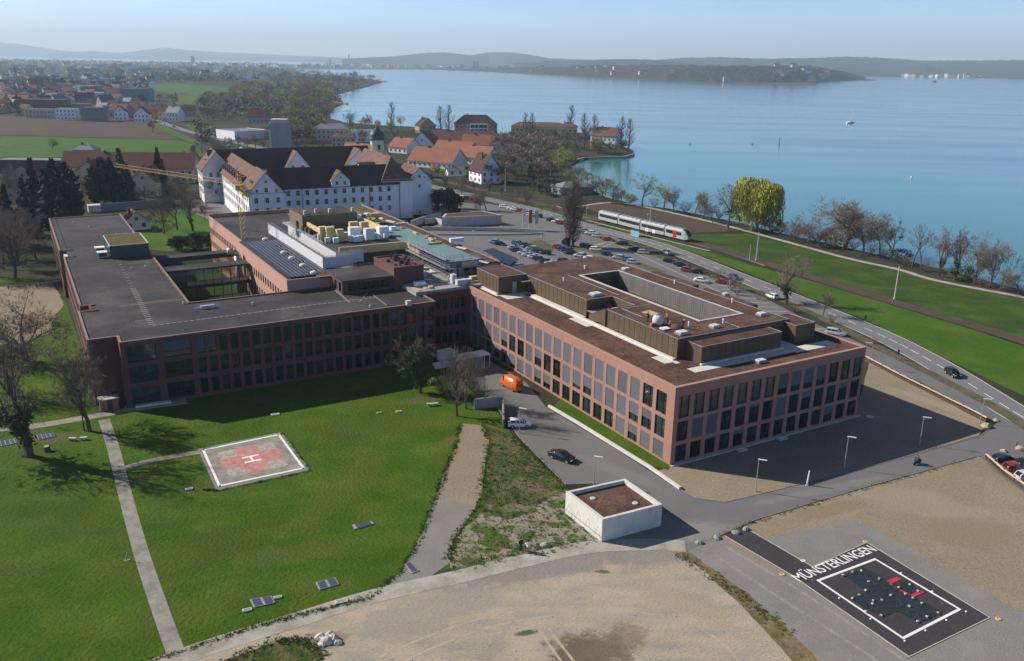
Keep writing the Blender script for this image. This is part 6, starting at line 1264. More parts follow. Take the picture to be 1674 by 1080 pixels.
# inlet bushes, village, peninsula
def mids(kinds, pts, lab, grp, wx=1.):
    for i, (x, y, t) in enumerate(sorted(pts)): T(kinds[i % len(kinds)], x, y, t, '%s, %s along its row' % (lab, ordn[i]), grp, wx=wx)
for x, y, t, l_ in ((932, 222, 169, 'tallest slim poplar on the peninsula, behind the yellow block'), (955, 240, 182, 'slim poplar beside the white peninsula house'), (970, 238, 184, 'second slim poplar beside the white peninsula house'), (1014, 245, 187, 'slim poplar at the peninsula tip, the narrower one'), (1027, 248, 190, 'broader poplar at the very tip of the peninsula'), (640, 212, 164, 'single slim poplar on the shore above the church dome'), (720, 222, 170, 'slim poplar of the pair by the pink institute, the narrower'), (734, 222, 168, 'slim poplar of the pair by the pink institute, the taller'), (860, 226, 182, 'bare slim tree before the long yellow building'), (869, 226, 182, 'second bare slim tree before the long yellow building')): T('midpoplar', x, y, t, l_, wx=1.35)
for x, y, t, l_ in ((880, 262, 238, 'olive green tree among the bare grove, the one nearest the lake'), (845, 300, 270, 'olive green tree at the road side of the bare grove'), (700, 240, 222, 'olive green tree left of the pink institute'), (660, 236, 216, 'olive green tree behind the church dome')): T('budding', x, y, t, l_, wx=1.2)
T('fresh', 915, 292, 236, 'round yellow green willow at the inlet', wx=1.1); T('fresh', 656, 213, 187, 'small yellow green tree beside the single poplar', wx=.9)
T('bare', 571, 207, 177, 'round bare tree by the lake beyond the cream villa'); T('bare', 597, 214, 184, 'dense bare tree beside the flat roofed modern house', wx=1.1); T('midbare', 618, 216, 193, 'small bare tree left of the single poplar'); T('bare', 763, 204, 186, 'bare tree at the lake behind the institute', wx=1.2); T('bare', 690, 210, 192, 'spreading bare tree before the twin poplars', wx=1.2)
mids(['midbare', 'midgreen'], [(R.uniform(958, 1030), R.uniform(244, 253), 222 + R.uniform(0, 14)) for _ in range(12)], 'low budding tree on the bushy peninsula bank', 'trees on the peninsula bank', 1.5)
mids(['midgreen', 'midbare', 'budding'], [(x, y + 4, y - R.uniform(22, 30)) for x, y in ((945, 293), (960, 300), (975, 308), (990, 315), (1003, 320), (950, 308), (970, 318), (930, 300), (985, 325), (1000, 328), (1015, 330))], 'budding shore thicket tree at the inlet', 'trees at the inlet', 1.4)
mids(['midbare'], [(R.uniform(820, 900), R.uniform(270, 312), 0) for _ in range(24)] and [(x, y, y - R.uniform(34, 50)) for x, y in scatter([(805, 258), (845, 245), (900, 262), (915, 300), (880, 312), (800, 300)], 22, 4, 21)], 'bare brown tree of the grove beside the village halls', 'bare trees beside the village', 1.7)
mids(['midspruce'], [(868, 305, 258), (880, 312, 262), (893, 318, 275), (905, 322, 285), (775, 292, 272), (765, 290, 270), (828, 300, 276)], 'dark conifer beside the bare grove of the village', 'dark conifers near the village', 1.0)
mids(['midbare'], [(x, y, y - R.uniform(22, 34)) for x, y in ((872, 234), (890, 238), (905, 240), (920, 240), (940, 244), (848, 240), (835, 238), (958, 232), (880, 245), (900, 250), (925, 254), (940, 262))], 'bare tree between the yellow building and inlet', 'bare trees before the yellow building', 1.2)
mids(['midbare', 'midgreen', 'midgreen'], [(x, y, y - R.uniform(18, 30)) for x, y in scatter([(520, 235), (560, 208), (640, 214), (690, 222), (700, 246), (640, 235), (560, 245)], 16, 5, 22)], 'bare tree among the lakeside village gardens', 'trees in the village gardens')
mids(['midbare', 'bare'], [(x, y, y - R.uniform(20, 34)) for x, y in ((730, 312), (755, 318), (775, 312), (800, 318), (820, 322), (845, 330), (700, 300), (680, 290), (860, 336), (715, 290))], 'bare roadside tree between the monastery and village', 'roadside trees near the village')
# wood behind the monastery and left of the lake, then the town greenery
def zone_(x, y): return ('far' if y < 150 else 'middle' if y < 190 else 'near') + ' part, ' + ('town side' if x < 420 else 'centre' if x < 490 else 'lake side')
def zone2_(x, y): return ('far' if y < 135 else 'middle' if y < 160 else 'near') + ' part, ' + ('hill side' if x < 100 else 'centre' if x < 220 else 'lake side')
WOODG = [(330, 240), (345, 232), (400, 236), (520, 240), (535, 200), (560, 168), (600, 143), (625, 135), (590, 128), (480, 122), (410, 122), (395, 150), (330, 165), (345, 200), (445, 202), (440, 232), (360, 236)]
pts_ = scatter([(448, 240), (445, 196), (335, 196), (325, 170), (395, 152), (400, 138), (470, 126), (590, 130), (620, 137), (575, 152), (548, 170), (535, 195), (520, 232)], 130, 3.0, 31, [[(400, 190), (445, 190), (445, 201), (400, 201)]])
for i, (x, y) in enumerate(sorted(pts_, key=lambda q: q[1])):
    k = R.choice(['midbare', 'midbare', 'midgreen', 'midgreen', 'midspruce']); T(k, x, y, y - R.uniform(13, 19) * (1 + (y - 130) / 110), {'midbare': 'bare brown tree', 'midgreen': 'olive budding tree', 'midspruce': 'dark conifer'}[k] + ' in the wood between town and lake, ' + zone_(x, y), {'midbare': 'bare trees', 'midgreen': 'budding trees', 'midspruce': 'conifers'}[k] + ' of the wood between town and lake', wx=1.6)
pts_ = scatter([(-20, 115), (250, 120), (400, 124), (400, 134), (240, 134), (240, 150), (330, 172), (330, 196), (300, 188), (200, 186), (-20, 186)], 95, 3, 32)
for i, (x, y) in enumerate(sorted(pts_, key=lambda q: q[1])):
    k = R.choice(['midbare', 'midgreen', 'midgreen', 'midspruce']); T(k, x, y, y - R.uniform(8, 12) * (1 + (y - 120) / 90), {'midbare': 'bare brown tree', 'midgreen': 'olive budding tree', 'midspruce': 'dark conifer'}[k] + ' among the houses of the town, ' + zone2_(x, y), {'midbare': 'bare trees', 'midgreen': 'budding trees', 'midspruce': 'conifers'}[k] + ' among the town houses', wx=1.6)
for x, y, t in ((32, 189, 153), (175, 176, 146), (288, 192, 166), (27, 130, 108), (40, 150, 122), (180, 136, 116)): T('midspruce', x, y, t, 'big dark conifer standing above the town houses', 'big dark conifers in the town')
for i, (x, y) in enumerate([(250, 214), (390, 241), (375, 243), (405, 244), (418, 240), (432, 245), (485, 245), (500, 243), (512, 240), (528, 246)]): T('midbare', x, y + 3, y - 22, 'bare tree along the main road beyond the monastery', 'bare trees along the far road')
# tree masses too far to count
def mass(name, polys, label, mats):
    b = MB(); rr = random.Random(77)
    for poly, n, hgt, wd in polys:
        for (x, y) in scatter(poly, n, 0, n + 5):
            p = at(x, y); h = rr.uniform(.6, 1.25) * hgt; w_ = wd * rr.uniform(.7, 1.3); m_ = rr.choice(range(len(mats)))
            for k in range(26):
                v = rv(rr, rr.uniform(.5, 1)); q = p + Vector((v.x * w_, v.y * w_, h * .6 + v.z * h * .42)); a, c = rv(rr, h * .22), rv(rr, h * .22); b.quad([q, q + a, q + c], m_)
    struct(b.build(name, mats), 'stuff', label, 'wood')
mass('distant_woods', [([(448, 240), (445, 200), (335, 196), (325, 170), (395, 152), (400, 138), (470, 126), (590, 130), (620, 137), (575, 152), (548, 170), (535, 195), (520, 232)], 260, 11, 8), ([(-20, 96), (200, 98.5), (470, 105), (470, 116), (400, 124), (-20, 116)], 620, 15, 11), ([(235, 125), (400, 128), (395, 138), (245, 136)], 150, 16, 9), ([(480, 106), (800, 108), (1000, 113), (1060, 124), (900, 119), (700, 110)], 260, 17, 16),
                       ([(400, 112), (480, 116), (600, 128), (625, 134), (560, 138), (420, 130)], 260, 15, 9), ([(0, 133), (240, 135), (240, 149), (-20, 150)], 110, 10, 7), ([(320, 215), (345, 205), (345, 240), (330, 240)], 14, 9, 4),
                       ([(1000, 126), (1060, 129), (1200, 133.5), (1330, 135), (1400, 130), (1300, 128), (1100, 124)], 320, 14, 12)], 'hazy woods and garden trees of the far town and shores', [TWIG, TWIGG, LEAFI, NEEDLE, LEAFB])
# ------------------------------------------------------------------ cars
CARCOL = dict(white=(.72, .72, .72), silver=(.42, .44, .46), grey=(.18, .19, .2), black=(.012, .012, .014), darkblue=(.02, .035, .07), blue=(.02, .07, .32), red=(.32, .015, .02), teal=(.07, .13, .15), silverblue=(.24, .32, .40), orange=(.62, .11, .01))
CARM = {k: M(k + '_car_paint', v, .22, .02, 1, 1, spec=.6) for k, v in CARCOL.items()}
CGL = M('car_glass', (.012, .016, .02), .08, .05, spec=.6); LAMPM = M('headlight_glass', (.6, .6, .62), .2, .02, spec=.6); REARM = M('rear_light_glass', (.35, .02, .02), .3, .02)
def car_parts(kind):
    L, Wd = {'hatch': (3.9, 1.7), 'sedan': (4.5, 1.78), 'estate': (4.6, 1.8), 'van': (5.4, 2.0)}[kind]; h = {'hatch': 1.48, 'sedan': 1.42, 'estate': 1.5, 'van': 2.35}[kind]
    # stations: x, lower z, waist z, roof z (or None), half width at waist, half width at roof
    if kind == 'van': st = [(-.5, .45, 1.2, 2.1), (-.48, .3, 1.3, 2.3), (-.2, .28, 1.3, h), (.22, .28, 1.25, h), (.3, .28, 1.2, 2.2), (.4, .28, 1.1, 1.25), (.48, .3, .85, .86), (.5, .4, .6, .62)]
    elif kind == 'sedan': st = [(-.5, .4, .78, .80), (-.47, .25, .95, .97), (-.35, .22, .98, 1.0), (-.22, .2, .95, 1.36), (-.02, .2, .93, h), (.08, .2, .92, 1.38), (.24, .2, .9, .93), (.42, .22, .76, .79), (.5, .35, .55, .58)]
    elif kind == 'estate': st = [(-.5, .4, .85, .9), (-.485, .25, .95, 1.2), (-.42, .22, .97, 1.45), (-.2, .2, .95, h), (.02, .2, .93, h - .02), (.1, .2, .92, 1.38), (.25, .2, .9, .93), (.43, .22, .76, .79), (.5, .35, .55, .58)]
    else: st = [(-.5, .4, .85, .92), (-.485, .25, .92, 1.15), (-.4, .22, .95, 1.42), (-.15, .2, .93, h), (.02, .2, .92, h - .02), (.11, .2, .9, 1.34), (.28, .2, .88, .92), (.43, .22, .76, .79), (.5, .35, .55, .58)]
    B, G = MB(), MB(); rings = []
    for (x, z0, zw, zr) in st:
        e = 1 - .16 * (abs(x) / .5) ** 4; hw = Wd / 2 * e; rf = hw * (.80 if zr - zw > .15 else .93); X = x * L
        rings.append([(X, -hw * .9, z0), (X, -hw, z0 + .2), (X, -hw, zw - .06), (X, -hw * .97, zw), (X, -rf, zr - .03), (X, -rf * .8, zr), (X, rf * .8, zr), (X, rf, zr - .03), (X, hw * .97, zw), (X, hw, zw - .06), (X, hw, z0 + .2), (X, hw * .9, z0)])
    n = 12; b0 = len(B.v)
    for r_ in rings: B.v += r_
    for i in range(len(rings) - 1):
        for k in range(n): j = (k + 1) % n; a = b0 + i * n + k; B.f.append((a, b0 + i * n + j, b0 + (i + 1) * n + j, b0 + (i + 1) * n + k)); B.m.append(0)
    B.f.append(tuple(range(b0, b0 + n))[::-1]); B.m.append(0); B.f.append(tuple(b0 + (len(rings) - 1) * n + k for k in range(n))); B.m.append(0)
    def off(p, c=.012):
        v = Vector((p[0] * .0, p[1], p[2] - .9)); v.normalize(); return (p[0], p[1] + v.y * c, p[2] + v.z * c)
    def inner(q, t=.1):                                          # shrink the pane a little towards its middle
        cx = sum(v[0] for v in q) / 4; cy = sum(v[1] for v in q) / 4; cz_ = sum(v[2] for v in q) / 4
        return [off((v[0] + (cx - v[0]) * t, v[1] + (cy - v[1]) * t, v[2] + (cz_ - v[2]) * t)) for v in q]
    for i in range(len(rings) - 1):
        a, c = rings[i], rings[i + 1]; ha, hc = st[i][3] - st[i][2], st[i + 1][3] - st[i + 1][2]
        if kind == 'van' and i < 3: 
            continue
        if ha > .15 or hc > .15:
            if ha > .15 and hc > .15 or kind != 'van':
                for k in (3, 7):
                    q = [a[k], a[k + 1], c[k + 1], c[k]]
                    G.quad(inner(q, .1) if k == 3 else inner(q, .1))
            if (ha <= .15) != (hc <= .15) or (kind in ('sedan', 'hatch', 'estate') and i in (1, 2)) and abs(st[i][3] - st[i + 1][3]) > .2: 
                q = [a[5], a[6], c[6], c[5]]; G.quad([(v[0] + (.012 if st[i][0] > 0 else -.012), v[1] * .95, v[2] + .014) for v in q])
    if kind == 'van': G.quad([(-L * .5 - .01, -.7, 1.35), (-L * .5 - .01, .7, 1.35), (-L * .492 - .012, .62, 1.95), (-L * .492 - .012, -.62, 1.95)])
    Wm = MB(); r = .32 if kind != 'van' else .36
    Wm.tube((0, -.11, 0), (0, .11, 0), r, r, 14); Wm.tube((0, -.116, 0), (0, .116, 0), r * .6, r * .6, 10, 1)
    HL = MB(); HL.box(-.05, .03, -.18, .18, -.08, .08); RL = MB(); RL.box(-.03, .04, -.14, .14, -.1, .12)
    PL = MB(); PL.box(-.01, .01, -.26, .26, -.06, .06)
    return dict(body=B.mesh('body', CARM['white'], True), windows=G.mesh('windows', CGL), wheel=Wm.mesh('wheel', [BLACK, METAL]), headlight=HL.mesh('headlight', LAMPM), rear_light=RL.mesh('rear_light', REARM), plate=PL.mesh('number_plate', PAINT_W), L=L, W=Wd, r=r, kind=kind, st=st)
CP = {k: car_parts(k) for k in ('hatch', 'sedan', 'estate', 'van')}
def car(px, py, rot, col, kind, label, group=None, name='parked_car', sc_=1.0, loc=None):
    c = CP[kind]; p = loc or at(px, py); r = empty(name, p, rot, label, 'van' if kind == 'van' else 'car', group); r.scale = (sc_,) * 3
    o = ob('body', c['body'], r); o.material_slots[0].link = 'OBJECT'; o.material_slots[0].material = CARM[col]
    ob('windows', c['windows'], r)
    for x in (-.31, .31):
        for y in (-1, 1): ob('wheel', c['wheel'], r, (x * c['L'], y * (c['W'] / 2 - .12), c['r']))
    for y in (-1, 1): ob('headlight', c['headlight'], r, (c['L'] * .475, y * c['W'] * .33, .64)); ob('rear_light', c['rear_light'], r, (-c['L'] * .492, y * c['W'] * .36, .86))
    ob('number_plate', c['plate'], r, (-c['L'] * .5 - .012, 0, .6))
    return r
A30 = math.radians(-28)
rows_ = [
 ('short row beside the round grass island', [(640, 452, 'silverblue'), (698, 472, 'black')], A30, 6),
 ('front row nearest the solar carport', [(838, 515, 'silverblue'), (868, 537, 'darkblue'), (935, 562, 'silver'), (975, 584, 'silverblue'), (1040, 604, 'silver'), (1088, 624, 'darkblue'), (1132, 645, 'darkblue'), (1205, 672, 'silver'), (1275, 694, 'white')], A30, 6),
 ('second row behind the front row', [(880, 470, 'teal'), (925, 484, 'darkblue'), (975, 500, 'darkblue'), (1010, 516, 'silverblue'), (1055, 530, 'teal'), (1095, 548, 'darkblue'), (1140, 560, 'black'), (1335, 645, 'darkblue'), (1385, 662, 'black'), (1455, 678, 'teal')], A30, 6),
 ('row running past the tall poplar foot', [(1270, 505, 'red'), (1315, 527, 'darkblue'), (1355, 540, 'darkblue'), (1392, 562, 'black'), (1480, 588, 'silver'), (1595, 622, 'white'), (1655, 640, 'black')], A30, 6),
 ('island row beyond the tall poplar', [(1548, 492, 'darkblue'), (1590, 506, 'black'), (1638, 528, 'white')], A30, 6),
 ('island row beyond the tall poplar, its near half', [(315, 215, 'darkblue'), (422, 248, 'silver'), (515, 268, 'teal'), (565, 294, 'silver'), (50, 225, 'silver'), (150, 258, 'white'), (235, 285, 'black')], A30, 7),
 ('kerb row by the main road, town half', [(1485, 328, 'silver'), (1530, 345, 'silverblue'), (1582, 365, 'white'), (1655, 395, 'silver')], A30, 6),
 ('kerb row by the main road, lake half', [(325, 70, 'red'), (455, 112, 'black'), (585, 165, 'black'), (668, 198, 'silver'), (925, 285, 'black'), (1035, 322, 'black'), (1185, 388, 'black'), (1450, 490, 'red')], A30, 7),
 ('far row behind the flag poles', [(745, 108, 'white'), (818, 122, 'white'), (852, 135, 'white'), (892, 145, 'red'), (960, 170, 'red'), (1010, 190, 'white'), (1065, 200, 'black'), (1205, 240, 'black'), (1258, 254, 'white'), (1300, 268, 'red'), (345, 18, 'white'), (385, 24, 'black'), (440, 30, 'red'), (490, 42, 'silver')], A30, 6)]
for lab, cs, rot, cr_ in rows_:
    cs = sorted(cs)
    for i, (x, y, c) in enumerate(cs):
        X, Y = (700 + x / 5.98, 320 + y / 5.98) if cr_ == 6 else (940 + x / 5.98, 380 + y / 5.98)
        car(X, Y + 1.5, rot + R.uniform(-.05, .05) + (math.pi if R.random() < .4 else 0), c, R.choice(['hatch', 'sedan', 'estate']), '%s car, %s in the %s' % ({'darkblue': 'dark blue', 'silverblue': 'pale blue silver'}.get(c, c), ordn[i], lab), 'cars parked at the hospital', sc_=.98)
def road_angle(px, py):
    q = at(px, py); i = min(range(len(mr_pts) - 1), key=lambda k: (mr_pts[k] - q).length); d = mr_pts[i + 1] - mr_pts[i]; return math.atan2(d.y, d.x)
car(1089, 415, road_angle(1089, 415), 'silver', 'sedan', 'silver car driving on the main road level with the train', name='moving_car')
car(1200, 456, road_angle(1200, 456) + math.pi, 'blue', 'hatch', 'bright blue car driving on the main road past the car park', name='moving_car')
car(1262, 487, road_angle(1262, 487), 'white', 'hatch', 'white car on the main road just before the ivy clad tree', name='moving_car')
car(1557, 614, road_angle(1557, 614) + math.pi, 'black', 'hatch', 'black car driving alone on the main road near the junction', name='moving_car')
car(1147, 461, A30, 'white', 'sedan', 'white car leaving the parking bays between black and red cars', name='moving_car')
car(1124, 441 + 3, A30, 'red', 'hatch', 'dark red car half hidden by the new wing roof'); 
car(1366, 547, math.radians(-35), 'silver', 'estate', 'silver estate car parked on the service road by the new wing')
car(849, 697, math.radians(5), 'white', 'hatch', 'white hatchback standing on the access road beside a lamp post')
car(919, 751, math.radians(-38), 'black', 'sedan', 'shiny black car on the access road below the white hatchback')
car(836, 634, math.radians(125), 'orange', 'van', 'orange panel van standing half in shadow at the new wing', name='parked_van')
for x, y, c, l_ in ((1641, 756, 'darkblue', 'dark car nearest to the wooden barrier end'), (1659, 770, 'red', 'red car second behind the wooden barrier'), (1678, 764, 'black', 'dark car behind the red one at the barrier'), (1680, 784, 'silver', 'silver car third behind the wooden barrier')): car(x, y, math.radians(12), c, 'hatch', l_)
car(225, 326, 0, 'white', 'sedan', 'white car parked before the cream farm wing')
for x, y, c, l_ in ((284, 208, 'black', 'dark car driving on the village road'), (268, 203, 'white', 'white van like car at the village road bend'), (374, 239, 'white', 'white car parked by the road near the industrial hall'), (395, 243, 'silver', 'silver car parked by the far road near the monastery')): car(x, y, road_angle(x, y), c, 'estate', l_)
# ------------------------------------------------------------------ motorcyclist and people
def figure(name, loc, rot, h, coat, legs, label, pose='stand', hair=WOOD_D, lean=0.):
    r = empty(name, loc, rot, label, 'person')
    s_ = h / 1.75; J = {'pel': (0, 0, .95), 'chest': (0, lean * .3, 1.28), 'neck': (0, lean * .45, 1.47), 'head': (0, lean * .55, 1.62), 'hl': (.1, 0, .92), 'hr': (-.1, 0, .92), 'kl': (.12, .06, .5), 'kr': (-.11, .02, .5), 'fl': (.13, 0, .06), 'fr': (-.14, -.03, .06), 'tl': (.14, .16, .03), 'tr': (-.15, .13, .03),
         'sl': (.19, lean * .4, 1.42), 'sr': (-.19, lean * .4, 1.42), 'el': (.26, .03, 1.15), 'er': (-.26, .05, 1.15), 'wl': (.24, .18, .95), 'wr': (-.22, .2, .97)}
    if pose == 'walk': J.update(kl=(.1, .22, .52), fl=(.1, .3, .08), tl=(.1, .45, .06), kr=(-.1, -.05, .5), fr=(-.1, -.3, .1), tr=(-.1, -.16, .03))
    if pose == 'ride': J.update(pel=(0, -.25, .85), chest=(0, .0, 1.15), neck=(0, .1, 1.32), head=(0, .16, 1.48), hl=(.12, -.2, .83), hr=(-.12, -.2, .83), kl=(.2, .22, .8), kr=(-.2, .22, .8), fl=(.18, .05, .35), fr=(-.18, .05, .35), tl=(.18, .2, .33), tr=(-.18, .2, .33), sl=(.2, .05, 1.27), sr=(-.2, .05, 1.27), el=(.3, .25, 1.12), er=(-.3, .25, 1.12), wl=(.28, .48, 1.05), wr=(-.28, .48, 1.05))
    if pose == 'reach': J.update(el=(.22, .25, 1.25), wl=(.18, .48, 1.2), er=(-.22, .25, 1.22), wr=(-.15, .48, 1.15))
    rad = dict(pel=.15, chest=.165, neck=.06, head=.095, hl=.1, hr=.1, kl=.062, kr=.062, fl=.042, fr=.042, tl=.04, tr=.04, sl=.07, sr=.07, el=.045, er=.045, wl=.032, wr=.032)
    B = MB(); C = MB(); Lg = MB()
    for a, b in (('hl', 'kl'), ('kl', 'fl'), ('hr', 'kr'), ('kr', 'fr')): Lg.tube(J[a], J[b], rad[a] + .01, rad[b] + .012, 8)
    Lg.tube((J['pel'][0], J['pel'][1], J['pel'][2] - .08), J['pel'], .15, .155, 10)
    edges = [('pel', 'chest'), ('chest', 'neck'), ('neck', 'head'), ('pel', 'hl'), ('pel', 'hr'), ('hl', 'kl'), ('kl', 'fl'), ('fl', 'tl'), ('hr', 'kr'), ('kr', 'fr'), ('fr', 'tr'), ('chest', 'sl'), ('sl', 'el'), ('el', 'wl'), ('chest', 'sr'), ('sr', 'er'), ('er', 'wr')]
    keys = list(J); vs = [J[k] for k in keys]; es = [(keys.index(a), keys.index(b)) for a, b in edges]; rads = [rad[k] for k in keys]
    for sd, w_ in ((1, 'wl'), (-1, 'wr')):                       # hands: palm and five short fingers
        wx_, wy, wz_ = J[w_]; wi = keys.index(w_); pi_ = len(vs); vs.append((wx_, wy + .07, wz_ - .03)); rads.append(.03); es.append((wi, pi_))
        for f_ in range(5):
            vs.append((wx_ + (-.03 + .02 * f_) * sd, wy + (.15 if f_ else .11), wz_ - .06 - .01 * (f_ % 2))); rads.append(.009); es.append((pi_, len(vs) - 1))
    me = bpy.data.meshes.new('body'); me.from_pydata(vs, es, []); me.materials.append(SKIN); me.update()
    bo = ob('body', me, r); md = bo.modifiers.new('skin', 'SKIN'); 
    for i, sv in enumerate(me.skin_vertices[0].data if me.skin_vertices else []): sv.radius = (rads[i], rads[i] * .8)
    if not me.skin_vertices:
        pass
    bo.modifiers.new('sub', 'SUBSURF').levels = 1
    prof = MB()
    C.tube((J['pel'][0], J['pel'][1], J['pel'][2] - .1), J['chest'], .185, .2, 10); C.tube(J['chest'], J['neck'], .2, .09, 10); 
    for a, b in (('sl', 'el'), ('el', 'wl'), ('sr', 'er'), ('er', 'wr')): C.tube(J[a], J[b], rad[a] + .015, rad[b] + .018, 8)
    C.build('coat', coat, r, True); Lg.build('trousers', legs, r, True)
    sh = MB()
    for f_, t_ in (('fl', 'tl'), ('fr', 'tr')): a, b = Vector(J[f_]), Vector(J[t_]); sh.box(min(a.x, b.x) - .05, max(a.x, b.x) + .05, min(a.y, b.y) - .06, max(a.y, b.y) + .05, max(0, min(a.z, b.z) - .06), max(a.z, b.z) + .03)
    sh.build('shoe_pair', BLACK, r)
    hx, hy, hz_ = J['head']; hm = MB(); hm.lathe([(.03, hz_ - .02), (.1, hz_ + .0), (.125, hz_ + .06), (.11, hz_ + .13), (.05, hz_ + .17), (0, hz_ + .175)], 10, c=(hx, hy - .015)); hm.build('hair' if pose != 'ride' else 'helmet', hair, r, True)
    r.scale = (s_,) * 3; return r
figure('person', at(851, 899), math.radians(200), 1.75, M('dark_coat', (.02, .022, .03), .9, .1), M('dark_trousers', (.018, .028, .028), .9, .1), 'person in dark clothes standing on the waste ground left of a white shirted one')
figure('person', at(863, 904), math.radians(20), 1.75, M('white_shirt', (.7, .7, .7), .9, .05), M('brown_trousers', (.24, .13, .09), .9, .1), 'person in white shirt and brown trousers beside the one in dark clothes', 'reach')
ORV = M('orange_workwear', (.6, .12, .05), .8, .1); PKV = M('faded_orange_workwear', (.55, .25, .17), .8, .1); DKW = M('dark_workwear', (.02, .022, .02), .9, .1)
ZR = 15.51
figure('person', at(1059, 525, ZR), 2.4, 1.75, DKW, DKW, 'worker in black standing on the penthouse roof beside the white bag', 'reach')
figure('person', at(1091, 526, ZR), 2.0, 1.75, PKV, DKW, 'worker in orange jacket standing behind the white bag on the roof', lean=.5)
figure('person', at(1095, 538, ZR), 1.0, 1.75, PKV, DKW, 'worker in faded orange jacket standing before the gravel heap on the roof')
figure('person', at(1116, 536, ZR), 3.6, 1.6, M('maroon_jacket', (.12, .03, .03), .9, .1), DKW, 'worker in maroon with white helmet at the end of the roof group', hair=PAINT_W, lean=.6)
bg_ = empty('gravel_bag', at(1075, 530, ZR), TH, 'big round white bag with dark folds on the penthouse roof', 'bag'); b = MB(); b.lathe([(.7, 0), (.95, .35), (.95, 1.1), (.7, 1.5), (.25, 1.6), (0, 1.5)], 14); b.build('sack', SHEET, bg_, True); b = MB()
for k in range(4): a = k * 1.57; b.tube((.5 * math.cos(a), .5 * math.sin(a), 1.4), (.1 * math.cos(a), .1 * math.sin(a), 2.0), .04, .04, 5)
b.build('strap', STEEL_D, bg_)
gh = MB(); pg = at(1106, 535, ZR); gh.lathe([(1.3, ZR - .0), (1.0, ZR + .25), (.5, ZR + .5), (0, ZR + .62)], 12, c=(pg.x, pg.y)); tag(gh.build('gravel_heap', ROOF_RED, None, True), 'low red brown heap of roof gravel among the workers', 'heap')
boxthing('red_crate', 1068, 532, ZR, 1.3, .7, .5, M('red_plastic', (.45, .03, .03), .5, .05), 'red crate at the roof edge below the white bag', 'crate'); boxthing('foil_sheet_stack', 1087, 538, ZR, 1.6, 1.2, .25, FOIL, 'pale blue foil sheets lying at the roof edge before the workers', 'foil'); boxthing('red_crate', 996, 503, 13.5, .8, .6, .6, M('red_plastic_b', (.45, .03, .03), .5, .05), 'small red crate on the roof terrace deck', 'crate')
pl = MB(); p_ = [at(1048, 510, ZR), at(1062, 507, ZR), at(1080, 513, ZR), at(1068, 516, ZR)]; pl.prism([(p.x, p.y) for p in p_], ZR, ZR + .05); tag(pl.build('plywood_board', WOOD, None), 'pale flat boards lying on the gravel behind the black clad worker', 'board')
# rider
mo = empty('motor_scooter', at(1499, 759), math.radians(-150), 'dark blue motor scooter ridden along the access road', 'scooter')
b = MB()
for x in (-.6, .62): b.tube((x, -.06, .28), (x, .06, .28), .28, .28, 14)
b.build('wheel_pair', BLACK, mo); b = MB(); b.box(-.75, -.05, -.16, .16, .42, .78); b.box(-.05, .35, -.14, .14, .3, .42); b.prism([(.35, -.2), (.5, -.2), (.5, .2), (.35, .2)], .3, 1.0); b.tube((.62, 0, .28), (.42, 0, 1.02), .04, .04, 6); b.build('body', CARM['darkblue'], mo); b = MB(); b.tube((.42, -.33, 1.02), (.42, .33, 1.02), .025, .025, 6); b.build('handlebar', STEEL_D, mo)
figure('person', at(1499, 759) + Vector((0, 0, 0)), math.radians(-150) - math.pi / 2, 1.75, CARM['darkblue'], DKW, 'rider in dark blue on the motor scooter', 'ride', hair=CARM['darkblue'])
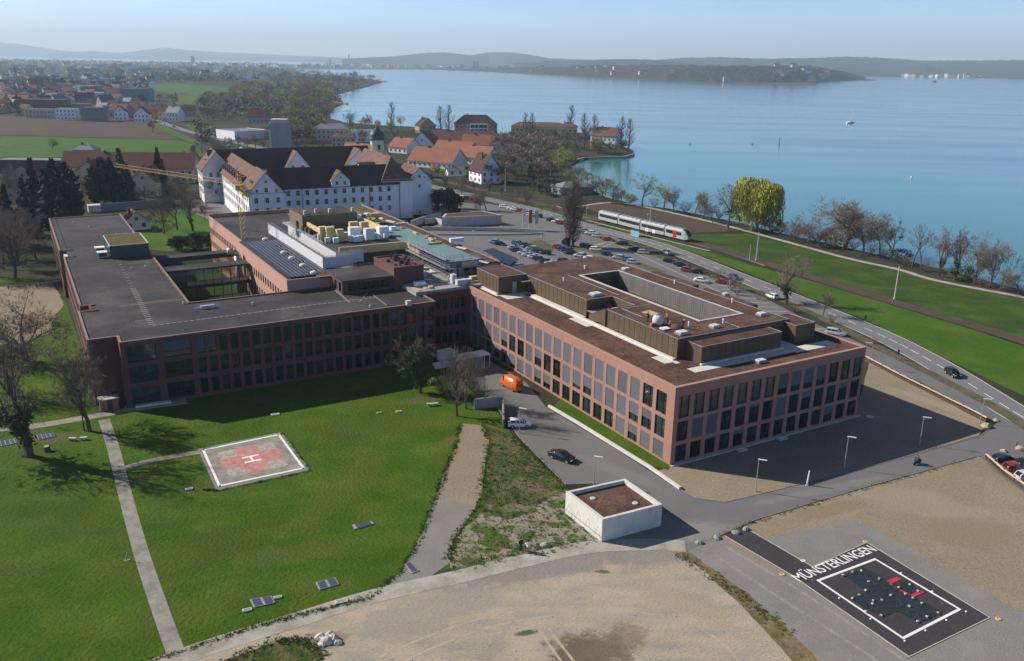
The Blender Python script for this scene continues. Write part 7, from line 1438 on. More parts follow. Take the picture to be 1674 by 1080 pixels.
# ------------------------------------------------------------------ train
tp = [at(x, y) for x, y in ((982, 360), (1014, 368), (1050, 377), (1090, 386.5), (1127, 395.5))]
for q in tp: q.z = .3
TR = empty('train', tp[0], 0, 'white railcar train with black window band and red door by the ploughed field', 'train')
body, band, roofm, door, und = MB(), MB(), MB(), MB(), MB()
for i in range(len(tp) - 1):
    p, q = tp[i] - tp[0], tp[i + 1] - tp[0]; d = (q - p).normalized(); n_ = Vector((-d.y, d.x, 0)) * 1.4; e = .25
    a = p + d * e; c = q - d * e
    last = i == len(tp) - 2
    c2 = q - d * (2.6 if last else e)
    def sec(s_, hw, z0, z1, zs): return [(s_ - n_ * hw + Vector((0, 0, z0))), (s_ - n_ * hw + Vector((0, 0, zs))), (s_ - n_ * hw * .72 + Vector((0, 0, z1))), (s_ + n_ * hw * .72 + Vector((0, 0, z1))), (s_ + n_ * hw + Vector((0, 0, zs))), (s_ + n_ * hw + Vector((0, 0, z0)))]
    S_ = [sec(a, 1, .35, 3.55, 3.1), sec(c2, 1, .35, 3.55, 3.1)]
    if last: S_ += [sec(q - d * 1.2, .93, .4, 3.1, 2.4), sec(q, .7, .6, 1.6, 1.4)]
    for A, Bq in zip(S_, S_[1:]):
        for k in range(6): j = (k + 1) % 6; body.quad([A[k], A[j], Bq[j], Bq[k]])
    body.quad(S_[0]); body.quad(S_[-1][::-1])
    for sg in (-1, 1):
        w1 = n_ * sg * 1.012
        band.quad([a + d * .6 + w1 + Vector((0, 0, 1.55)), c2 - d * .1 + w1 + Vector((0, 0, 1.55)), c2 - d * .1 + w1 + Vector((0, 0, 2.65)), a + d * .6 + w1 + Vector((0, 0, 2.65))])
        if last:
            m1 = (a if i == 0 else c2) + d * (2.2 if i == 0 else -4.2); w2 = n_ * sg * 1.02; door.quad([m1 + w2 + Vector((0, 0, .5)), m1 + d * 1.7 + w2 + Vector((0, 0, .5)), m1 + d * 1.7 + w2 + Vector((0, 0, 2.9)), m1 + w2 + Vector((0, 0, 2.9))])
    if last: band.quad([v + d * .06 + Vector((0, 0, .05)) for v in (S_[1][2], S_[1][3], S_[2][3], S_[2][2])]); band.quad([v + d * .06 + Vector((0, 0, .03)) for v in (S_[2][2], S_[2][3], S_[3][3], S_[3][2])])
    for k in range(5):
        m1 = a.lerp(c2, (k + .5) / 5); roofm.obox(m1 - d * .9, m1 + d * .9, 1.5, 3.5, 3.85)
    und.obox(a + d * 1, a + d * 3.4, 2.2, -.1, .36); und.obox(c - d * 3.4, c - d * 1, 2.2, -.1, .36)
body.build('body', M('white_train_paint', (.38, .38, .38), .35, .04), TR); band.build('window_band', CGL, TR); roofm.build('roof_unit', METAL, TR); door.build('door', M('red_door_paint', (.45, .02, .03), .4, .05), TR); und.build('bogie', BLACK, TR)
# station things
st_ = empty('station_shelter', at(1040, 386), math.radians(-52), 'small glass station shelter with pale blue panels beside the train', 'shelter'); b = MB(); b.box(-2, 2, -.8, -.7, 0, 2.3, 0); b.build('panel', M('pale_blue_panel', (.2, .42, .5), .4, .2, .6), st_); b = MB(); b.box(-2.2, 2.2, -1, 1, 2.3, 2.45); b.build('roof', STEEL_D, st_); b = MB(); [b.tube((x, .8, 0), (x, .8, 2.3), .05, .05, 5) for x in (-1.9, 1.9)]; b.build('post', METAL, st_)
for i, (x, y) in enumerate(((1057, 382), (1068, 385))): o = empty('notice_board', at(x, y), math.radians(-52), 'white notice board on the station platform, the %s beside the shelter' % ('nearer' if i == 0 else 'farther'), 'sign'); b = MB(); b.box(-.7, .7, -.04, .04, .9, 2.1); b.build('board', PAINT_W, o); b = MB(); [b.tube((x_, 0, 0), (x_, 0, .9), .04, .04, 5) for x_ in (-.6, .6)]; b.build('post', METAL, o)
# ------------------------------------------------------------------ posts, lamps, masts, flags
def lamp(px, py, ptop, az, label, group='street lamps at the hospital', arm=1.1, name='street_lamp'):
    p = at(px, py); h = hz(p, ptop); r = empty(name, p, az, label, 'street lamp', group)
    b = MB(); b.tube((0, 0, 0), (0, 0, h), .075, .05, 8); b.tube((0, 0, 0), (0, 0, .5), .11, .1, 8); b.build('pole', METAL, r)
    b = MB(); b.box(-.15, arm, -.13, .13, h - .02, h + .08); b.build('lamp_head', METAL_W, r)
for i, (x, y, t, l_) in enumerate(((1235, 803, 751, 'slim street lamp on the soil corner nearest to the white marker post'), (1380, 765, 714, 'slim street lamp, middle one of three at the shaded soil'), (1503, 727, 682, 'slim street lamp nearest to the scooter rider'), (1602, 692, 652, 'slim street lamp at the end of the wooden barrier'), (1411, 600, 560, 'slim street lamp right at the far corner of the new wing'), (849, 708, 667, 'slim street lamp in front of the white hatchback'), (971, 792, 746, 'slim street lamp at the pale concrete shed'))): lamp(x, y, t, -.3, l_)
for i, (x, y, t) in enumerate(((773, 408, 377), (850, 430, 402), (889, 408, 382), (818, 390, 370), (1056, 392, 350), (958, 370, 340))): lamp(x, y, t, .5, 'grey lamp mast in the car park, %s from the monastery' % ordn[i], 'lamp masts in the car park', .6)
def mast(px, py, ptop, label, name='concrete_mast', cat='mast', r0=.22):
    p = at(px, py); h = hz(p, ptop); r = empty(name, p, 0, label, cat); b = MB(); b.tube((0, 0, 0), (0, 0, h), r0, r0 * .6, 8); b.build('pole', CONC, r); b = MB(); b.tube((0, 0, 0), (0, 0, .4), r0 * 1.6, r0 * 1.6, 8); b.build('footing', CONC, r); return r, h
mast(1236, 426, 379, 'tall pale mast standing on the meadow below the weeping willow'); mast(1462, 489, 435, 'tall pale mast beside the railway on the right meadow'); mast(1063, 361, 331, 'pale mast rising behind the middle of the train'); mast(826, 312, 276, 'pale mast by the bare village grove'); mast(1225, 424, 400, 'short thin post beside the tall meadow mast', r0=.1)
for i, (x, c, t) in enumerate(((854, METAL_W, 340), (864, M('red_flag_cloth', (.4, .04, .05), .8, .1), 342), (874, M('pale_green_flag_cloth', (.35, .45, .42), .8, .1), 343))):
    p = at(x, 376); h = hz(p, t); o = empty('flagpole', p, .3, ('white', 'red', 'pale green')[i] + ' banner on a flagpole at the car park entrance', 'flag'); b = MB(); b.tube((0, 0, 0), (0, 0, h), .07, .05, 6); b.build('pole', METAL_W, o); b = MB()
    for k in range(8): b.quad([(.06 + .16 * k, .06 * math.sin(k), h - 5), (.06 + .16 * (k + 1), .06 * math.sin(k + 1), h - 5), (.06 + .16 * (k + 1), .06 * math.sin(k + 1), h - .2), (.06 + .16 * k, .06 * math.sin(k), h - .2)])
    b.build('banner', c, o)
o = empty('marker_post', at(1319, 793), 0, 'white marker post at the roadside soil before the new wing', 'post'); b = MB(); b.tube((0, 0, 0), (.12, 0, 2.3), .14, .10, 8); b.build('post', PAINT_W, o); b = MB(); b.tube((0, 0, 0), (0, 0, .2), .3, .26, 10); b.build('foot', CONC, o)
for i, (x, y, l_) in enumerate(((1467, 588, 'small dark sign post on the verge by the main road'), (1413, 530, 'small roadside post in the meadow edge'), (1193, 470, 'small white sign among verge bushes'), (1275, 478, 'small white road sign near the white moving car'), (886, 394, 'white info pillar near the tall poplar'))): o = empty('road_sign', at(x, y), .5, l_, 'sign'); b = MB(); b.tube((0, 0, 0), (0, 0, 1.6), .05, .05, 5); b.build('post', METAL, o); b = MB(); b.box(-.3, .3, -.04, .04, 1.1, 2.2); b.build('plate', PAINT_W if i > 1 else STEEL_D, o)
# ------------------------------------------------------------------ barriers
def barrier(name, pts, label, h=.95, beam=.28, wallh=0):
    g_ = [at(*p) for p in pts]; r = empty(name, g_[0], 0, label, 'fence'); b, c = MB(), MB(); w_ = MB()
    for i in range(len(g_) - 1):
        p, q = g_[i] - g_[0], g_[i + 1] - g_[0]; b.obox(p, q, beam, h - .16, h); L = (q - p).length; n = max(1, round(L / 2.6))
        for k in range(n): m1 = p.lerp(q, k / n); c.box(m1.x - .08, m1.x + .08, m1.y - .08, m1.y + .08, 0, h + .12)
        if wallh: w_.obox(p + Vector((0, 0, 0)), q, .22, 0, wallh)
    b.build('beam', M(name + '_timber', (.52, .42, .29), .85, .15), r); c.build('post', WOOD_D, r)
    if wallh: w_.build('sill', WOOD_D, r)
barrier('wooden_barrier', [(1414, 588), (1470, 618), (1540, 653), (1590, 678), (1612, 690)], 'long low wooden barrier between service road and soil beside the new wing', wallh=.5)
barrier('wooden_barrier', [(1611, 750), (1640, 776), (1674, 800), (1720, 835)], 'low wooden barrier in front of the parked red car', wallh=.3)
barrier('garden_fence', [(60, 470), (100, 463), (-40, 478)], 'white railing across the lawn beyond the bare patch', h=.9, beam=.1)
# rocks
def rock(px, py, s_, label, group='boulders by the road', mat=None):
    rr = random.Random(int(px)); b = MB(); prof = [(1.0, 0), (1.08, .25), (.85, .6), (.4, .85), (0, .9)]; b.lathe(prof, 9)
    b.v = [(v[0] * s_ * (1 + .35 * mnoise.noise(Vector(v) * 1.7 + Vector((px, py, 0)))), v[1] * s_ * .8 * (1 + .35 * mnoise.noise(Vector(v) * 1.7 + Vector((py, px, 0)))), v[2] * s_ * (1 + .3 * mnoise.noise(Vector(v) * 2 + Vector((px, 0, 0))))) for v in b.v]
    o = b.build('boulder', mat or G_GRAVELLOT); o.location = at(px, py); o.rotation_euler = (0, 0, px % 3); tag(o, label, 'boulder', group); return o
for x, y, s_, l_ in ((1612, 698, .9, 'largest boulder at the end of the wooden barrier'), (1628, 688, .5, 'dark boulder on the junction beside the barrier boulder'), (1640, 738, .5, 'small boulder on the apron before the parked cars'), (1668, 735, .8, 'rounded boulder beside the red hydrant'), (1172, 880, .5, 'boulder at the top of the gravel drive, left one'), (1203, 872, .55, 'boulder at the top of the gravel drive, middle one'), (1219, 866, .5, 'boulder at the top of the gravel drive, right one'), (1143, 888, .5, 'boulder at the shadowed corner behind the shed'), (891, 893, .6, 'pale boulder beside the two standing people')): rock(x, y, s_, l_, mat=CONC_G if x < 1300 and x > 1100 else None)
for i, (x, y, s_) in enumerate(((523, 1043, .6), (534, 1050, .75), (545, 1046, .7), (538, 1040, .6), (552, 1052, .5), (528, 1054, .45))): rock(x, y, s_, 'grey rock of the heap on the gravel lot, %s from its lawn side' % ordn[i], 'rock heap on the gravel lot', CONC)
o = empty('hydrant', at(1661, 731), 0, 'small red hydrant beside the boulder on the apron', 'hydrant'); b = MB(); b.tube((0, 0, 0), (0, 0, .8), .12, .1, 8); b.build('barrel', CARM['red'], o); b = MB(); b.lathe([(.15, .8), (.12, .95), (0, 1)], 8); b.build('cap', CARM['red'], o)
# ------------------------------------------------------------------ concrete transformer shed
SH = empty('concrete_shed', at(985, 876), 0, 'small white concrete shed with sunken brown gravel roof at the gravel lot', 'shed')
zt_ = 3.25; q = [at(925, 803, zt_), at(985, 849, zt_), at(1083, 824, zt_), at(1022, 782, zt_)]; q = [v - SH.location for v in q]
ctr = (q[0] + q[2]) / 2; ins = [ctr + (v - ctr) * .9 for v in q]
b = MB()
for i in range(4):
    j = (i + 1) % 4; A, Bv, Ci, Di = q[i], q[j], ins[j], ins[i]
    b.quad([(A.x, A.y, 0), (Bv.x, Bv.y, 0), (Bv.x, Bv.y, zt_), (A.x, A.y, zt_)]); b.quad([(A.x, A.y, zt_), (Bv.x, Bv.y, zt_), (Ci.x, Ci.y, zt_), (Di.x, Di.y, zt_)]); b.quad([(Di.x, Di.y, zt_), (Ci.x, Ci.y, zt_), (Ci.x, Ci.y, 2.7), (Di.x, Di.y, 2.7)])
b.build('wall', CONC_W, SH); b = MB(); b.quad([(v.x, v.y, 2.75) for v in ins]); b.build('roof', ROOF_RED, SH)
for t in (.3, .7): c_p = ins[0].lerp(ins[2], t) * .5 + ins[0].lerp(ins[2], t) * .5; b = MB(); b.lathe([(.42, 2.76), (.42, 2.86), (.3, 2.92), (0, 2.93)], 12, c=(c_p.x + (0.6 if t > .5 else -.4), c_p.y)); b.build('roof_vent', CONC, SH)
lf = MB(); A, Bv = q[0], q[1]
for k in range(4):
    t = .12 + k * .26; s_ = A.lerp(Bv, t); n_ = Vector((-(Bv - A).y, (Bv - A).x, 0)).normalized() * -1; lf.tube((s_.x, s_.y, 1.9), (s_.x + n_.x * 1.1, s_.y + n_.y * 1.1, 0), .022, .022, 5)
lf.obox(A.lerp(Bv, .1) + n_ * .9, A.lerp(Bv, .95) + n_ * .9, .05, .3, .36); lf.obox(A.lerp(Bv, .1) + n_ * .5, A.lerp(Bv, .95) + n_ * .5, .05, 1.1, 1.16); lf.build('leaning_rack', METAL, SH)
# ------------------------------------------------------------------ old helipad
HPo = empty('helipad', at(414, 752), 0, 'old worn helipad with pink cross and white border on the lawn', 'helipad')
def quadpx(mb, P, z, m=0, base=None):
    pts = [at(x, y) - base for x, y in P]; mb.prism([(p.x, p.y) for p in pts], z - .02, z, m, bottom=False)
bo = HPo.location
b = MB(); quadpx(b, [(323, 734), (460, 706), (507, 768), (354, 802)], .03, 0, bo); b.build('gravel_surround', G_GRAVEL, HPo)
b = MB(); quadpx(b, [(330, 735.5), (457, 709.5), (499, 766), (357, 796)], .06, 0, bo); b.build('slab', G_PATH, HPo)
C4 = [at(330, 735.5) - bo, at(457, 709.5) - bo, at(499, 766) - bo, at(357, 796) - bo]
def bil(u, v): return (C4[0] * (1 - u) + C4[1] * u) * (1 - v) + (C4[3] * (1 - u) + C4[2] * u) * v
def cell(mb, u0, u1, v0, v1, z): mb.prism([tuple(bil(u, v)[:2]) for u, v in ((u0, v0), (u1, v0), (u1, v1), (u0, v1))], z - .015, z, bottom=False)
b = MB(); t_ = .03
cell(b, .01, .99, .0, t_, .066); cell(b, .01, .99, 1 - t_, 1, .066); cell(b, 0, t_, 0, 1, .066); cell(b, 1 - t_, 1, 0, 1, .066); b.build('white_border', PAINT_W, HPo)
b = MB(); cell(b, .37, .63, .16, .84, .068); cell(b, .14, .37, .37, .63, .068); cell(b, .63, .86, .37, .63, .068); b.build('pink_cross', M('faded_pink_paint', (.48, .17, .16), .85, .22, 1.2, .5, col2=(.4, .25, .22), sc3=1.0), HPo)
b = MB(); cell(b, .16, .365, .16, .365, .067); cell(b, .635, .85, .16, .365, .067); cell(b, .16, .365, .635, .84, .067); cell(b, .635, .85, .635, .84, .067); b.build('worn_white_field', M('worn_pale_paint', (.36, .34, .30), .9, .3, 1.5, .6, col2=(.26, .235, .2), sc3=1.2), HPo)
b = MB(); cell(b, .40, .60, .42, .455, .074); cell(b, .40, .60, .545, .58, .074); cell(b, .485, .515, .455, .545, .074); b.build('letter_h', PAINT_W, HPo)
# ------------------------------------------------------------------ new helipad
HN = empty('helipad', at(1460, 975), 0, 'new dark asphalt helipad with white rectangle and town name', 'helipad'); bn = HN.location
b = MB(); quadpx(b, [(1299, 943), (1417, 888), (1617, 1010), (1486, 1073)], .075, 0, bn); quadpx(b, [(1183, 875), (1216, 862), (1330, 929), (1299, 943)], .0745, 0, bn); b.build('asphalt_pad', G_DARKASPH, HN)
b = MB()
def rimpx(mb, P, wd, z):
    g_ = [at(x, y) - bn for x, y in P]
    for i in range(len(g_) - 1): mb.obox(g_[i], g_[i + 1], wd, z - .03, z)
rimpx(b, [(1216, 862), (1329, 927), (1417, 887), (1618, 1010), (1486, 1074), (1298, 943), (1183, 875)], .1, .085); b.build('edge_kerb', CONC, HN)
b = MB(); W4 = [(1334, 949), (1430, 913), (1572, 997), (1477, 1046)]; g_ = [at(x, y) - bn for x, y in W4]; cw_ = sum(g_, Vector()) / 4; g2 = [cw_ + (v - cw_) * .945 for v in g_]
for i in range(4): j = (i + 1) % 4; b.prism([tuple(v[:2]) for v in (g_[i], g_[j], g2[j], g2[i])], .07, .083)
b.build('white_rectangle', PAINT_W, HN)
N4 = g_
def bn4(u, v): return (N4[0] * (1 - u) + N4[1] * u) * (1 - v) + (N4[3] * (1 - u) + N4[2] * u) * v
def celln(mb, P, z0, z): mb.prism([tuple(bn4(u, v)[:2]) for u, v in P], z0, z, bottom=False)
b = MB()
def thick(mb, p, q, wd, z0, z1): mb.obox(at(*p) - bn, at(*q) - bn, wd, z0, z1)
thick(b, (1453, 953), (1470, 946), .6, .07, .13); thick(b, (1455, 955), (1490, 976), .28, .07, .13); thick(b, (1489, 976), (1508, 968), .45, .07, .13); b.build('red_marking', M('fresh_red_paint', (.55, .03, .05), .7, .1), HN)
cu = bpy.data.curves.new('lettering', 'FONT'); cu.body = 'MÜNSTERLINGEN'; cu.align_x = 'LEFT'; cu.size = 1.0; cu.offset = .008; cu.extrude = .004; cu.materials.append(PAINT_W)
tmp = ob('lettering_curve', cu, None); bpy.context.view_layer.update(); lm_ = bpy.data.meshes.new_from_object(tmp.evaluated_get(bpy.context.evaluated_depsgraph_get())); bpy.data.objects.remove(tmp); to = ob('lettering', lm_, HN); bpy.context.view_layer.update()
p0, p1 = at(1307, 952) - bn, at(1433, 901) - bn; dv = p1 - p0; wdt = to.dimensions.x
to.location = (p0.x, p0.y, .082); to.rotation_euler = (0, 0, math.atan2(dv.y, dv.x)); sx = dv.length / wdt; to.scale = (sx, sx * 1.22, 1)
# tarpaulin over the middle and its weights
tarp = MB(); P_t = [(1382, 941), (1411, 928), (1440, 943), (1461, 955), (1486, 973), (1512, 985), (1538, 1002), (1518, 1014), (1502, 1018), (1466, 1000), (1441, 1009), (1414, 995), (1391, 980), (1409, 971), (1414, 966), (1386, 946)]
P_t2 = [(1462, 957), (1479, 949), (1507, 966), (1491, 973)]
gr = MB(); Q_t = [[tuple((at(x, y) - bn)[:2]) for x, y in P] for P in (P_t, P_t2)]; xs_ = [p[0] for p in Q_t[0]]; ys_ = [p[1] for p in Q_t[0]]; sp_ = .12
for i in range(int((max(xs_) - min(xs_)) / sp_) + 12):
    for j in range(int((max(ys_) - min(ys_)) / sp_) + 12):
        u, v = min(xs_) + i * sp_, min(ys_) + j * sp_
        if any(inpoly(u + sp_ / 2, v + sp_ / 2, Q) for Q in Q_t):
            q_ = []
            for du, dv_ in ((0, 0), (sp_, 0), (sp_, sp_), (0, sp_)):
                x, y = u + du, v + dv_; fold = abs(mnoise.noise(Vector((x * .9 + y * .4, y * .9, 2)))); q_.append((x, y, 0.1 + .07 * max(0, .22 - fold) / .22 * .7 + .02 * mnoise.noise(Vector((x * 2.5, y * 2.5, 5)))))
            gr.quad(q_)
to_ = gr.build('tarpaulin', M('dark_blue_tarpaulin', (.018, .026, .03), .6, .2, 1.2, .3, .4, spec=.4), None, True); to_.location = bn; tag(to_, 'rumpled dark tarpaulin covering the middle of the new helipad', 'tarpaulin')
wp = [(1378, 942), (1393, 937), (1408, 935), (1420, 953), (1437, 948), (1415, 967), (1404, 975), (1393, 980), (1426, 989), (1441, 983), (1456, 975), (1415, 1002), (1440, 1008), (1469, 962), (1487, 958), (1500, 968), (1480, 973), (1492, 980), (1486, 993), (1507, 988), (1533, 1004), (1515, 1010), (1500, 1018), (1427, 984)]
for i, (x, y) in enumerate(wp):
    b = MB(); b.prism([(-.14, -.11), (.14, -.11), (.14, .11), (-.14, .11)], 0, .12); b.prism([(-.1, -.07), (.1, -.07), (.1, .07), (-.1, .07)], .12, .15); o = b.build('concrete_weight', CONC); o.location = at(x, y) + Vector((0, 0, .16)); o.rotation_euler = (0, 0, i); tag(o, 'small pale weight on the tarpaulin, %s by distance from the lettering' % ordn[i], 'weight', 'weights holding down the tarpaulin')
for i, (x, y, l_) in enumerate(((1415, 886, 'beside the far corner of the lettering'), (1632, 1012, 'at the lake side corner of the new helipad'), (1279, 939, 'left of the lettering'), (1313, 917, 'on the gravel above the lettering'))):
    b = MB(); b.lathe([(.34, 0), (.32, .07), (.18, .09), (.17, .04), (0, .04)], 14); o = b.build('ground_light', M('yellow_ring' + 'abcd'[i], (.5, .38, .15) if i != 3 else (.6, .6, .58), .8, .1)); o.location = at(x, y) + Vector((0, 0, .04)); tag(o, 'round ground cover ' + l_, 'ground cover', 'round covers at the helipad')
for i, (x, y) in enumerate(((1372, 979), (1423, 1013), (1479, 1049), (1513, 1032), (1547, 1015), (1579, 1001), (1473, 938), (1524, 968))):
    b = MB(); b.lathe([(.12, 0), (.12, .1), (.06, .14), (0, .14)], 8); o = b.build('edge_light', METAL_W); o.location = at(x, y) + Vector((0, 0, .075)); tag(o, 'tiny edge light of the new helipad, %s of the ring from the lettering' % ordn[i], 'light', 'edge lights of the new helipad')
# ------------------------------------------------------------------ light wells, benches, manholes on the lawn
def lightwell(P, label, panes=2, stone=()):
    g_ = [at(x, y) for x, y in P]; c = sum(g_, Vector()) / 4; r = empty('light_well', c, 0, label, 'light well'); a = [v - c for v in g_]; b = MB(); b.prism([tuple(v[:2]) for v in a], .0, .14); b.build('frame', CONC_G, r)
    for k in range(panes):
        t0, t1 = (k + .08) / panes, (k + .92) / panes; q_ = [a[0].lerp(a[1], t0), a[0].lerp(a[1], t1), a[3].lerp(a[2], t1), a[3].lerp(a[2], t0)]; m_ = sum(q_, Vector()) / 4; q_ = [m_ + (v - m_) * .88 for v in q_]; b = MB(); b.prism([tuple(v[:2]) for v in q_], .13, .17); b.build('grating', M('blue_grating', (.06, .075, .11), .4, .1), r)
lightwell([(409, 981), (444, 975), (450, 986), (415, 994)], 'blue light well cover with a stone block at each end near the gravel track'); lightwell([(516, 953), (548, 945), (555, 956), (522, 965)], 'blue light well cover right of the one with stone blocks'); lightwell([(576, 859), (608, 853), (612, 857), (580, 866)], 'narrow grey light well cover alone in the middle of the lawn', 1); lightwell([(0, 722), (30, 717), (33, 724), (2, 730)], 'row of blue light wells left of the ivy trunk', 4); lightwell([(60, 712), (88, 708), (91, 714), (63, 720)], 'row of blue light wells right of the ivy trunk', 4)
lightwell([(661, 923), (672, 920), (685, 934), (673, 938)], 'dark open grate in the gravel strip', 1)
for x, y, s_, l_ in ((404, 998, .5, 'pale stone block at the lawn side of the light well'), (454, 977, .45, 'pale stone block at the far side of the light well'), (558, 984, .7, 'flat stone slab at the gravel track edge'), (309, 800, .5, 'small pale stone cover near the helipad corner'), (450, 678, .7, 'pale stone cover in the shaded lawn'), (620, 675, .4, 'small stone cover on the lawn before the ivy tree'), (652, 673, .5, 'second small stone cover before the ivy tree')):
    o = empty('stone_block', at(x, y), .4, l_, 'stone'); b = MB(); b.prism([(-s_, -s_ * .5), (s_, -s_ * .5), (s_, s_ * .5), (-s_, s_ * .5)], 0, .18); b.build('block', CONC, o); b = MB(); b.prism([(-s_ * .7, -s_ * .3), (s_ * .7, -s_ * .3), (s_ * .7, s_ * .3), (-s_ * .7, s_ * .3)], .18, .2); b.build('lid', CONC_G, o)
def bench(px, py, rot, label):
    o = empty('stone_bench', at(px, py), rot, label, 'bench'); o.scale = (.55, 1, 1) if px < 200 else (1, 1, 1); b = MB(); b.box(-1, 1, -.25, .25, .38, .5); b.build('seat', CONC, o); b = MB(); b.box(-.8, -.5, -.2, .2, 0, .38); b.build('leg', CONC_G, o); b = MB(); b.box(.5, .8, -.2, .2, 0, .38); b.build('leg', CONC_G, o)
bench(707, 663, .2, 'low stone bench on the lawn between ivy tree and upright tree'); bench(119, 720, 0, 'small stone bench under the multi stemmed tree, town side one'); bench(137, 719, .2, 'small stone bench under the multi stemmed tree, lawn side one')
o = empty('tree_stump', at(77, 737), 0, 'short sawn tree stump beside the ivy trunk', 'stump'); b = MB(); b.tube((0, 0, 0), (0, 0, .8), .55, .42, 10); b.build('trunk', BARK, o); b = MB(); b.tube((0, 0, .8), (0, 0, .82), .38, .38, 10); b.build('cut_face', WOOD, o)
o = empty('garden_sculpture', at(208, 916), 0, 'small pale leaning metal figure standing in the lawn beside the path', 'sculpture'); b = MB(); b.tube((-.15, 0, 0), (-.05, 0, .45), .09, .06, 7); b.tube((-.05, 0, .45), (.12, 0, 1.0), .06, .05, 7); b.lathe([(0, 1.0), (.1, 1.05), (.09, 1.15), (0, 1.2)], 8, c=(.12, 0)); b.build('figure', CONC_G, o); b = MB(); b.prism([(-.3, -.2), (.3, -.2), (.3, .2), (-.3, .2)], 0, .06); b.build('base', CONC_G, o)
for i, (x, y) in enumerate(((1422, 681), (1280, 660))): 
    if i == 0: b = MB(); b.lathe([(.7, 0), (.68, .06), (0, .07)], 16); o = b.build('manhole_cover', CONC); o.location = at(x, y) + Vector((0, 0, .02)); tag(o, 'round pale manhole ring in the shaded soil beside the new wing', 'manhole')
# retaining wall at the delivery yard, white shelter
b = MB(); p, q, r2_ = at(775, 668), at(822, 664), at(823, 700); b.obox(p, q, .3, 0, 1.9); b.obox(q, r2_, .3, 0, 1.6); tag(b.build('retaining_wall', CONC_G), 'low grey retaining wall beside the delivery yard below the bare bushes', 'wall')
wsb = empty('white_shelter', at(780, 604), TH, 'white flat roofed container shelter in the shade between the wings', 'shelter'); b = MB(); b.box(-4.5, 3, 0, 3, 2.6, 2.8); b.build('roof', METAL_W, wsb); b = MB(); b.box(-4.4, 1.4, .1, 2.9, 0, 2.59); b.build('wall', CONC_G, wsb); b = MB(); [b.box(x, x + .12, .1, .22, 0, 2.6) for x in (1.6, 2.8)]; b.build('post', METAL_W, wsb)
boxthing('garden_canopy', 731, 590, 0, 3.2, 3.0, 2.2, METAL_W, 'small white canopy box between ivy tree and link wing', 'canopy'); boxthing('white_table_stack', 722, 600, 0, 3.4, 1.6, .9, METAL_W, 'low white boxes under the small white canopy', 'boxes')
# flat concrete pavilion by the car park entrance and its ramp walls
PV_ = empty('concrete_pavilion', at(770, 372), 0, 'low pale concrete pavilion with flat brown gravel roof at the car park entrance', 'pavilion')
zt_ = 3.6; T4 = [at(722, 355, zt_), at(820, 351, zt_), at(790, 344.5, zt_), at(727, 349, zt_)]; T4 = [v - PV_.location for v in T4]; b = MB(); b.prism([(v.x, v.y) for v in T4], .1, zt_); b.build('wall', CONC, PV_); c = sum(T4, Vector()) / 4; b = MB(); b.prism([tuple((c + (v - c) * .9)[:2]) for v in T4], zt_, zt_ + .03); b.build('roof', ROOF_RED, PV_)
for P, h, l_ in (([(695, 366), (712, 364), (735, 371)], 2.0, 'short pale concrete ramp wall at the pavilion side'), ([(690, 376), (780, 377), (850, 379), (882, 381)], 1.3, 'long curved low concrete wall before the pavilion'), ([(680, 384), (780, 385), (860, 384), (890, 382)], .6, 'long low concrete kerb wall parallel to the curved wall'), ([(672, 372), (700, 362), (722, 357)], 2.6, 'angled concrete ramp wall beside the monastery lawn')):
    b = MB(); g_ = [at(*p) for p in P]
    for i in range(len(g_) - 1): b.obox(g_[i], g_[i + 1], .35, 0, h)
    tag(b.build('concrete_wall', CONC), l_, 'wall')
# solar carport
CPT = empty('solar_carport', at(790, 420), 0, 'dark solar panelled bicycle carport in the car park', 'carport'); zt_ = 2.6; T4 = [v - CPT.location for v in (at(790, 409, zt_), at(806, 405, zt_), at(847, 423, zt_), at(833, 433, zt_))]
b = MB(); b.prism([(v.x, v.y) for v in T4], zt_ - .12, zt_); b.build('roof', STEEL_D, CPT); b = MB()
for i in range(10):
    t0, t1 = i / 10 + .008, (i + 1) / 10 - .008; q_ = [T4[0].lerp(T4[3], t0), T4[1].lerp(T4[2], t0), T4[1].lerp(T4[2], t1), T4[0].lerp(T4[3], t1)]; b.quad([(v.x, v.y, zt_ + .02) for v in q_])
b.build('solar_panel', PVM, CPT); b = MB()
for i in range(6):
    for a_, c_v in ((T4[0], T4[3]), (T4[1], T4[2])): v = a_.lerp(c_v, i / 5 * .96 + .02); b.box(v.x - .08, v.x + .08, v.y - .08, v.y + .08, 0, zt_ - .12)
b.build('post', METAL, CPT)
for i, (x, y) in enumerate(((846, 442), (858, 446))): boxthing('glass_shelter', x, y, 0, 3.0, 2.2, 2.2, M('teal_glass_roof' + 'ab'[i], (.09, .16, .18), .3, .1), 'small teal roofed shelter box beside the carport, %s one' % ('first' if i == 0 else 'second'), 'shelter')
# garage and wall by the farm
b = MB(); b.obox(at(165, 346), at(262, 338), .4, 0, 3.0); tag(b.build('yard_wall', M('blue_grey_render', (.16, .20, .24), .85, .12)), 'long blue grey yard wall behind the flat hospital wing', 'wall')
boxthing('white_garage', 155, 346, 0, 4.5, 4, 2.8, CONC_W, 'small pale garage box beside the blue grey yard wall', 'garage')
for i, (x, y) in enumerate(((180, 342), (190, 342))): pass
